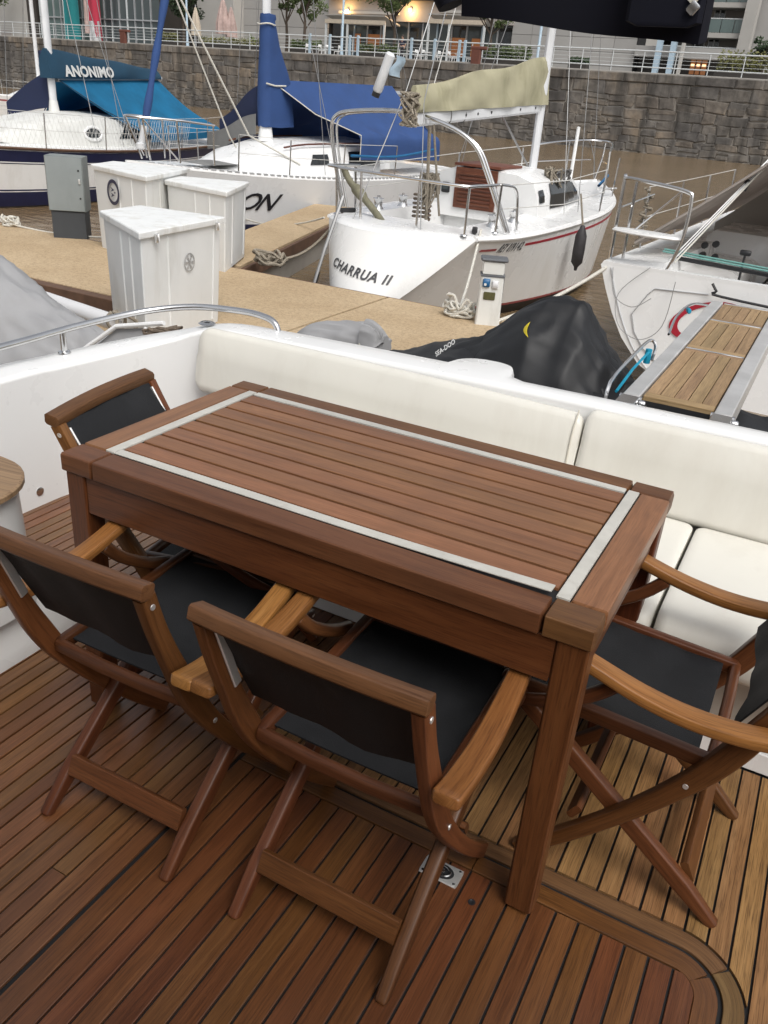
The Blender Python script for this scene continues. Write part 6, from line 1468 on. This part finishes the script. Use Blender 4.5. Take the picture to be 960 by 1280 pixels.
# -- middle block with pale panels, restaurant front, grey panels to the right
bm_ = qthing('restaurant_block', 'long pale grey panelled block with glazed restaurant front and awnings', 'building')
D = 16
fbox('end_wall', 247, 292, ZT, 24, D-1.5, 12, 'white_render', bm_)
fbox('core', 280, 800, ZT, 24, D+1.6, 6, 'white_render', bm_)
def panels(px0, px1, z0, z1, dy, nx, nz, mat, parent, gap=.03):
    xa, xb = xw(px0, dy), xw(px1, dy)
    for i in range(nx):
        for k in range(nz):
            x0, x1 = lerp(xa, xb, i/nx), lerp(xa, xb, (i+1)/nx); a, c = lerp(z0, z1, k/nz), lerp(z0, z1, (k+1)/nz)
            b = MB(); b.box(((x0+x1)/2, dy+.10+random.uniform(-.008, .008), (a+c)/2), (x1-x0-gap, .10, c-a-gap)); b.build('panel', M(mat), parent, 0)
fbox('panel_backing', 288, 412, ZT, 20, D+.2, 2, 'caulk', bm_); panels(292, 410, ZT, 16, D, 4, 8, 'panel_grey', bm_)
fbox('panel_backing', 640, 800, ZT, 20, D+.2, 2, 'caulk', bm_); panels(640, 798, ZT, 15.5, D, 6, 11, 'panel_grey', bm_)
# restaurant: dark glazed ground floor between white posts, band of wall above
zr = zw(500, 27, D); 
fbox('upper_wall', 410, 640, zr, 22, D-.2, 2.2, 'panel_warm', bm_)
fbox('cornice', 410, 640, zw(500, 1, D), zw(500, 1, D)+.5, D-.6, .5, 'dark_interior', bm_)
fbox('interior', 410, 640, ZT, zr, D+2.0, .3, 'dark_interior', bm_)
xa, xb = xw(408, D), xw(640, D); n = 13
for i in range(n):
    x0, x1 = lerp(xa, xb, i/n), lerp(xa, xb, (i+1)/n)
    b = MB(); b.box(((x0+x1)/2, D+.5+.015*(i % 3), (ZT+zr)/2), (x1-x0-.10, .05, zr-ZT)); b.build('pane', M('window_glass' if i % 3 else 'window_dark'), bm_, 0)
    b = MB(); b.box((x0, D+.45, (ZT+zr)/2), (.14, .2, zr-ZT)); b.build('mullion', M('rail_blue' if i % 3 == 2 else 'aluminium'), bm_, 0)
for px0, px1 in ((440, 448), (455, 475), (560, 582), (588, 600)):
    a, c = xw(px0, D), xw(px1, D); b = MB(); b.box(((a+c)/2, D+.44, ZT+1.9), (abs(c-a), .03, 1.6)); b.build('lit_window', M('window_warm'), bm_, 0)
for px0, px1 in ((406, 481), (534, 606)):
    a, c = xw(px0, D-2.6), xw(px1, D-2.6); za = zw((px0+px1)/2, 27, D-2.6)
    aw = MB(); aw.sweep([V(a, D-1.3, za+.30), V(c, D-1.3, za+.30)], [(1.4, .26), (-1.3, -.26), (-1.3, -.40), (1.4, .18)], (0, 0, 1)); aw.build('awning', M('white_render'), bm_, 0)
    b = MB(); b.box(((a+c)/2, D-2.62, za-.02), (c-a, .06, .34)); b.build('valance', M('parasol_cream'), bm_, 0)
    b = MB(); b.box(((a+c)/2, D-.35, za+.95), (c-a, .3, .22)); b.build('awning_box', M('white_render'), bm_, 0)
    for xx in (a+.1, c-.1, (a*.62+c*.38)):
        b = MB(); b.box((xx, D-2.55, (ZT+za)/2), (.16, .16, za-ZT)); b.build('awning_post', M('rail_paint'), bm_, 0)
for px, py in ((433, 13), (512, 12)):
    p = onW(px, py, D-.5); t = qthing('wall_lamp', 'lit warm wall lamp above the %s' % ('left restaurant awning' if px < 500 else 'middle of the restaurant front'), 'wall lamp', (p.x, D-.4, p.z), 'wall lamps')
    b = MB(); b.box((0, .12, .12), (.25, .24, .16), ch=.04); b.build('bracket', M('aluminium'), t, 40)
    b = MB(); b.lathe([(.0001, -.20), (.13, -.16), (.15, 0), (.10, .08), (.0001, .08)], n=12); b.build('bulb', M('lamp_glow'), t)
    ld = bpy.data.lights.new('lamp_light', 'POINT'); ld.energy = 170; ld.color = (1, .58, .2); ld.shadow_soft_size = .15; lo = bpy.data.objects.new('lamp_light', ld); COL.objects.link(lo); lo.parent = t; lo.location = (0, -.35, -.15)
# right: blue posts, entrance with warm light, planter hedge
fbox('entrance_recess', 800, 960, ZT, zw(870, 74, D), D+1.2, .4, 'dark_interior', bm_)
fbox('fascia', 798, 960, zw(870, 74, D), zw(870, 60, D), D-.4, 2, 'panel_grey', bm_)
for q0, q1 in ((867, 873), (874.5, 880), (881.5, 888)):
    a, c = xw(q0, D), xw(q1, D); b = MB(); b.box(((a+c)/2, D+1.1, zw(878, 92, D)+.55), (abs(c-a), .05, 1.2)); b.build('lit_entrance', M('window_warm'), bm_, 0)
    b = MB(); b.box(((a+c)/2, D+1.05, zw(878, 92, D)+.62), (abs(c-a)*.7, .05, .16)); b.build('ceiling_lamp', M('lamp_dim'), bm_, 0)
for px in (828, 846, 858):
    a = xw(px, D-1.2); b = MB(); b.box((a, D-1.2, (ZT+zw(px, 30, D))/2), (.42 if px != 858 else .2, .42, zw(px, 30, D)-ZT)); b.build('column', M('rail_blue' if px != 858 else 'white_render'), bm_, 0)
# -- apartment building with balconies, right
ap = qthing('apartment_block', 'apartment building with glass fronted balconies at the top right corner', 'building')
D2 = 24
fbox('core', 790, 1120, ZT, 34, D2+2.4, 16, 'panel_warm', ap)
zs_ = [zw(880, py, D2) for py in (78, 42, 4, -36, -76)]
for z0 in zs_:
    fbox('floor_slab', 790, 935, z0-.28, z0+.10, D2, 3.0, 'white_render', ap)
    fbox('balustrade_rail', 790, 932, z0+1.15, z0+1.22, D2+.1, .06, 'rail_paint', ap)
    xa, xb = xw(790, D2), xw(932, D2)
    for i in range(9):
        x0, x1 = lerp(xa, xb, i/9), lerp(xa, xb, (i+1)/9)
        b = MB(); b.box(((x0+x1)/2, D2+.13, z0+.63), (x1-x0-.06, .03, 1.0)); b.build('balustrade_pane', M('window_green'), ap, 0)
    for px0, px1 in ((800, 826), (830, 856), (860, 884), (888, 902)):
        a, c = xw(px0, D2+2.3), xw(px1, D2+2.3)
        wf = MB(); wf.box(((a+c)/2, D2+2.36, z0+1.45), (abs(c-a), .10, 2.5)); wf = wf.build('window', M('aluminium'), ap, 0)
        for h_ in (-1, 1):
            b = MB(); b.box(((a+c)/2+h_*abs(c-a)*.25, D2+2.30, z0+1.45), (abs(c-a)*.5-.12, .04, 2.36)); b.build('pane', M('window_dark'), wf, 0)
    ch_ = MB(); p = xw(842, D2+1); ch_.box((p, D2+1.0, z0+.35), (.9, .6, .5), ch=.08); ch_.build('balcony_chair', M('concrete'), ap, 40)
b = MB(); a = xw(934, D2-.2); b.box((a, D2-.1, 19), (1.0, .9, 30)); b.build('corner_pier', M('white_render'), ap, 0)
fbox('side_wall', 938, 1120, ZT, 34, D2+.6, 3, 'panel_grey', ap)
# planters and hedges
def leaves(name, parent, mat, blobs, n, size, seed, kind=None):
    """many small leaf faces scattered through clumps"""
    rnd = random.Random(seed); mb = MB()
    for _ in range(n):
        c, r = rnd.choice(blobs); d = Vector((rnd.gauss(0, 1), rnd.gauss(0, 1), rnd.gauss(0, 1))).normalized()*(rnd.random()**.45)
        p = Vector(c)+Vector((d.x*r[0], d.y*r[1], d.z*r[2])); a = Vector((rnd.gauss(0, 1), rnd.gauss(0, 1), rnd.gauss(0, .6))).normalized(); e = a.orthogonal().normalized()
        s_ = size*rnd.uniform(.6, 1.3); i = len(mb.v); mb.v += [p-a*s_*.5, p+e*s_*.28, p+a*s_*.5, p-e*s_*.28]; mb.face((i, i+1, i+2, i+3))
    o = mb.build(name, M(mat), parent, 0, False)
    if kind: o['kind'] = kind
    return o
def planter(px0, px1, dy, h, mat, label, seed):
    a, c = xw(px0, dy), xw(px1, dy); t = qthing('planter_hedge', label, 'hedge', ((a+c)/2, dy, ZT), 'planter hedges on the promenade'); w = abs(c-a)
    b = MB(); b.box((0, 0, .28), (w, .7, .56), ch=.03); b.build('planter_box', M('dark_interior'), t, 40)
    leaves('foliage', t, mat, [((lerp(-w/2, w/2, (i+.5)/8), 0, .56+h*.45), (w/14, .4, h*.55)) for i in range(8)], 1100, .20, seed)
planter(196, 222, 4, .8, 'leaf_yellow', 'yellow green hedge left of the closed parasols', 1); planter(250, 345, 4, .6, 'leaf_yellow', 'long yellow green hedge between closed parasols and navy mast cover', 2)
planter(365, 402, 5, .8, 'leaf_green', 'green hedge below the left restaurant tree', 3); planter(450, 500, 6, .8, 'leaf_green', 'green hedge in front of the middle of the restaurant', 4)
planter(608, 668, 4, 1.0, 'leaf_green', 'green hedge left of the grey panelled wall', 5); planter(718, 742, 3, .35, 'leaf_dark', 'low dark plant at the foot of the grey panelled wall', 6)
planter(905, 975, 3, 1.3, 'leaf_yellow', 'tall grassy yellow green hedge under the apartment balconies', 7)
# trees
def tree(label, px, dy, hgt, spread, mat, seed, n=2600, lean=0.0, size=.26, dens=1.0):
    a = xw(px, dy); t = qthing('promenade_tree', label, 'tree', (a, dy, ZT), 'trees on the promenade'); rnd = random.Random(seed)
    tr = MB(); top = V(lean, 0, hgt*.62); trunk = smooth_path([(0, 0, -.05), (lean*.3+.08, 0, hgt*.22), (lean*.6-.05, .05, hgt*.42), top], 4)
    tr.tube(trunk, [lerp(.17, .08, i/(len(trunk)-1)) for i in range(len(trunk))], 8); tr.build('trunk', M('trunk_bark'), t)
    blobs = []
    for i in range(9):
        ang = 2*math.pi*i/9+rnd.uniform(-.3, .3); s0 = trunk[int(len(trunk)*rnd.uniform(.5, .95))]; e = V(lean+spread*math.cos(ang)*rnd.uniform(.45, 1), spread*math.sin(ang)*rnd.uniform(.4, .9), hgt*rnd.uniform(.52, .95))
        md = (s0+e)/2+V(0, 0, -.15); br = MB(); br.tube(smooth_path([s0, md, e], 3), [.07, .06, .055, .045, .04, .03, .02], 6); br.build('limb', M('trunk_bark'), t)
        r = rnd.uniform(.45, .95)*spread*.42*dens; blobs.append((e, (r*1.2, r, r*.8))); blobs.append((md+V(0, 0, .3), (r*.7, r*.6, r*.5)))
    leaves('crown', t, mat, blobs, n, size, seed+50)
tree('young tree with a thin leaning trunk beside the left restaurant awning', 378, 8, 7.0, 2.2, 'leaf_green', 1, lean=.5)
tree('small tree near the grey panels at the left of the restaurant', 358, 9, 6.8, 1.5, 'leaf_green', 2, 1500)
tree('spreading tree in front of the middle of the restaurant', 493, 8, 7.4, 3.3, 'leaf_green', 3, 3400)
tree('bushy tree at the right end of the restaurant front', 614, 8, 6.6, 2.1, 'leaf_green', 4, 2200)
tree('dense dark round topped tree beside the glass pavilion', 229, 7.5, 6.4, 2.2, 'leaf_dark', 5, 4200, dens=1.7)
tree('tree at the far left corner of the promenade', -6, 6, 7.4, 2.3, 'leaf_green', 6, 1800)
tree('palm like shrub at the right end of the quay below the balconies', 962, 4, 2.8, 1.2, 'leaf_dark', 7, 900)
t = qthing('palm_shrub', 'small spiky palm in a planter between parasols and mast cover', 'palm', (xw(318, 6), 6, ZT)); fr = random.Random(9)
b = MB(); b.tube([V(0, 0, 0), V(.05, 0, 1.0)], .12, 7); b.build('trunk', M('trunk_bark'), t)
for i in range(22):
    a = fr.uniform(0, 6.28); e = fr.uniform(.15, 1.1); b = MB(); L_ = fr.uniform(.9, 1.4); dx, dy_ = math.cos(a), math.sin(a)
    b.sweep([V(.05, 0, 1.0), V(.05+dx*L_*.5, dy_*L_*.5, 1.0+L_*.55*e), V(.05+dx*L_, dy_*L_, 1.0+L_*(.62*e-.15))], [(.05, 0), (0, .02), (-.05, 0), (0, -.012)], (0, 0, 1), scale=[.5, 1.3, .15]); b.build('frond', M('leaf_green'), t, 0)
# closed parasols, lamp posts
def parasol(px, dy, h, mat, label, wdt=.42):
    a = xw(px, dy); t = qthing('closed_parasol', label, 'parasol', (a, dy, ZT), 'closed parasols on the promenade')
    b = MB(); b.tube([V(0, 0, 0), V(0, 0, h+.15)], .04, 8); b.lathe([(.0001, 0), (.4, 0), (.4, .08), (.05, .12)], n=14); b.build('pole', M('aluminium'), t)
    b = MB(); n = 16; rr = []
    for k, z_ in ((.55, .38), (1.0, .34), (.95, .55), (.55, .80), (.2, .97), (.04, 1.0)): rr.append([V(wdt*k*(1+.16*math.cos(8*q))*math.cos(q), wdt*k*(1+.16*math.cos(8*q))*math.sin(q), h*z_) for q in [2*math.pi*j/n for j in range(n)]])
    b.rings(rr); b.build('canopy', M(mat), t, 60)
parasol(245, 5, 3.6, 'parasol_cream', 'closed cream parasol beside the dark round tree'); parasol(279, 6, 4.4, 'parasol_pink', 'closed pink parasol left of the grey panels', .62); parasol(289, 6.4, 3.8, 'parasol_pink', 'closed pink parasol, right one of the pair by the grey panels', .5)
def lamp_post(px, dy, label, h=9):
    a = xw(px, dy); t = qthing('lamp_post', label, 'lamp post', (a, dy, ZT), 'lamp posts on the promenade')
    b = MB(); b.lathe([(.16, 0), (.14, .5), (.10, .55), (.075, h), (.0001, h)], n=12); b.build('column', M('rail_blue'), t)
    b = MB(); b.bar(V(0, 0, h), V(0, -1.2, h+.2), .12, .08, .02); b.build('arm', M('rail_blue'), t, 40)
    b = MB(); b.box((0, -1.3, h+.17), (.22, .5, .10), ch=.03); b.build('head', M('aluminium'), t, 40)
lamp_post(234, 1.5, 'pale blue lamp post by the dark round tree'); lamp_post(428, 1.5, 'pale blue lamp post by the left restaurant awning'); lamp_post(676, 1.5, 'pale blue lamp post behind the khaki covered yacht mast')
# cafe tables and chairs
def cafe_chair():
    t = qthing('cafe_chair', 'white metal cafe chair behind the promenade railing', 'chair', (0, 0, 0), 'white cafe chairs')
    for sx in (-1, 1):
        for sy in (-1, 1): b = MB(); b.tube([V(sx*.23, sy*.23, 0), V(sx*.19, sy*.19, .45), V(sx*.19, .20, .92) if sy > 0 else V(sx*.19, sy*.19, .46)], .022, 5); b.build('leg', M('gelcoat'), t)
    b = MB(); b.box((0, 0, .46), (.44, .44, .04)); b.build('seat', M('gelcoat'), t, 0)
    b = MB(); b.box((0, .205, .80), (.42, .03, .22)); b.build('backrest', M('gelcoat'), t, 0)
    return t
def cafe_table():
    t = qthing('cafe_table', 'round white cafe table behind the promenade railing', 'table', (0, 0, 0), 'white cafe tables')
    b = MB(); b.lathe([(.0001, .72), (.42, .72), (.42, .75), (.0001, .75)], n=16); b.build('top', M('gelcoat'), t)
    b = MB(); b.lathe([(.25, 0), (.22, .03), (.03, .06), (.03, .72)], n=10); b.build('pedestal', M('aluminium'), t)
    return t
c0, t0_ = cafe_chair(), cafe_table(); firstc = firstt = True
wh = {396: 'at the left end of the cafe terrace', 412: 'below the left restaurant awning', 516: 'just right of the walking person', 536: 'in the middle of the right group of tables', 560: 'second from the right of the terrace', 578: 'nearest the right red bollard'}
for px, dy in ((396, 3), (412, 3.2), (516, 3), (536, 3.4), (560, 3), (578, 3.4)):
    tt = t0_ if firstt else copy_tree(t0_); firstt = False; tt.location = QM @ V(xw(px, dy), dy, ZT); tt['label'] = 'round white cafe table '+wh[px]
    for dx in (-.85, .85):
        cc = c0 if firstc else copy_tree(c0); firstc = False; cc.location = QM @ V(xw(px, dy)+dx, dy+.1, ZT); cc.rotation_euler = (0, 0, QA+(R(90) if dx < 0 else R(-90))); cc['label'] = ('left' if dx < 0 else 'right')+' white chair of the cafe table '+wh[px]
# a passer-by on the promenade: one continuous body from a skinned skeleton
a = xw(504, 1.6); pe = qthing('person', 'person in dark navy top walking along the promenade behind the railing', 'person', (a, 1.6, ZT))
def skin(name, joints, edges, mat, parent, root=0):
    me = bpy.data.meshes.new(name); me.from_pydata([j[0] for j in joints], edges, []); o = bpy.data.objects.new(name, me); COL.objects.link(o); o.parent = parent
    md = o.modifiers.new('skin', 'SKIN'); sv = me.skin_vertices[0].data if me.skin_vertices else None
    if sv is None:
        bm = bmesh.new(); bm.from_mesh(me); bm.verts.layers.skin.verify(); bm.to_mesh(me); bm.free(); sv = me.skin_vertices[0].data
    for i, j in enumerate(joints): sv[i].radius = (j[1], j[1] if len(j) < 3 else j[2]); sv[i].use_root = (i == root)
    o.modifiers.new('sub', 'SUBSURF').render_levels = 1; me.materials.append(M(mat)); return o
J = [((0, 0, .95), .15, .11), ((0, 0, 1.15), .15, .10), ((0, 0, 1.38), .17, .10), ((0, 0, 1.50), .06), ((0, -.02, 1.62), .10), ((0, -.02, 1.72), .09),
     ((.20, 0, 1.42), .06), ((.26, .06, 1.15), .045), ((.24, -.06, .92), .035), ((.24, -.09, .83), .035), ((-.20, 0, 1.42), .06), ((-.26, -.04, 1.15), .045), ((-.24, -.16, .95), .035), ((-.24, -.20, .87), .035),
     ((.09, 0, .88), .09), ((.12, -.10, .50), .065), ((.16, -.06, .08), .045), ((.18, -.2, .04), .04), ((-.09, 0, .88), .09), ((-.13, .08, .50), .065), ((-.20, .24, .12), .045), ((-.20, .14, .05), .04)]
Ed = [(0, 1), (1, 2), (2, 3), (3, 4), (4, 5), (2, 6), (6, 7), (7, 8), (8, 9), (2, 10), (10, 11), (11, 12), (12, 13), (0, 14), (14, 15), (15, 16), (16, 17), (0, 18), (18, 19), (19, 20), (20, 21)]
skin('body', J, Ed, 'skin', pe)
T = [(J[0][0], .165, .125), (J[1][0], .165, .115), (J[2][0], .185, .115), ((.20, 0, 1.43), .07), ((.26, .05, 1.16), .056), ((-.20, 0, 1.43), .07), ((-.26, -.03, 1.16), .056)]
skin('top', T, [(0, 1), (1, 2), (2, 3), (3, 4), (2, 5), (5, 6)], 'cloth_navy', pe)
skin('trousers', [((0, 0, .93), .16, .12), (J[14][0], .10), (J[15][0], .078), ((.16, -.06, .12), .06), (J[18][0], .10), (J[19][0], .078), ((-.20, .23, .15), .06)], [(0, 1), (1, 2), (2, 3), (0, 4), (4, 5), (5, 6)], 'cloth_dark', pe)
b = MB(); b.lathe([(.0001, 1.80), (.07, 1.785), (.105, 1.73), (.112, 1.66), (.10, 1.60)], (0, .012, 0), 14); b.build('hair', M('hair_dark'), pe)
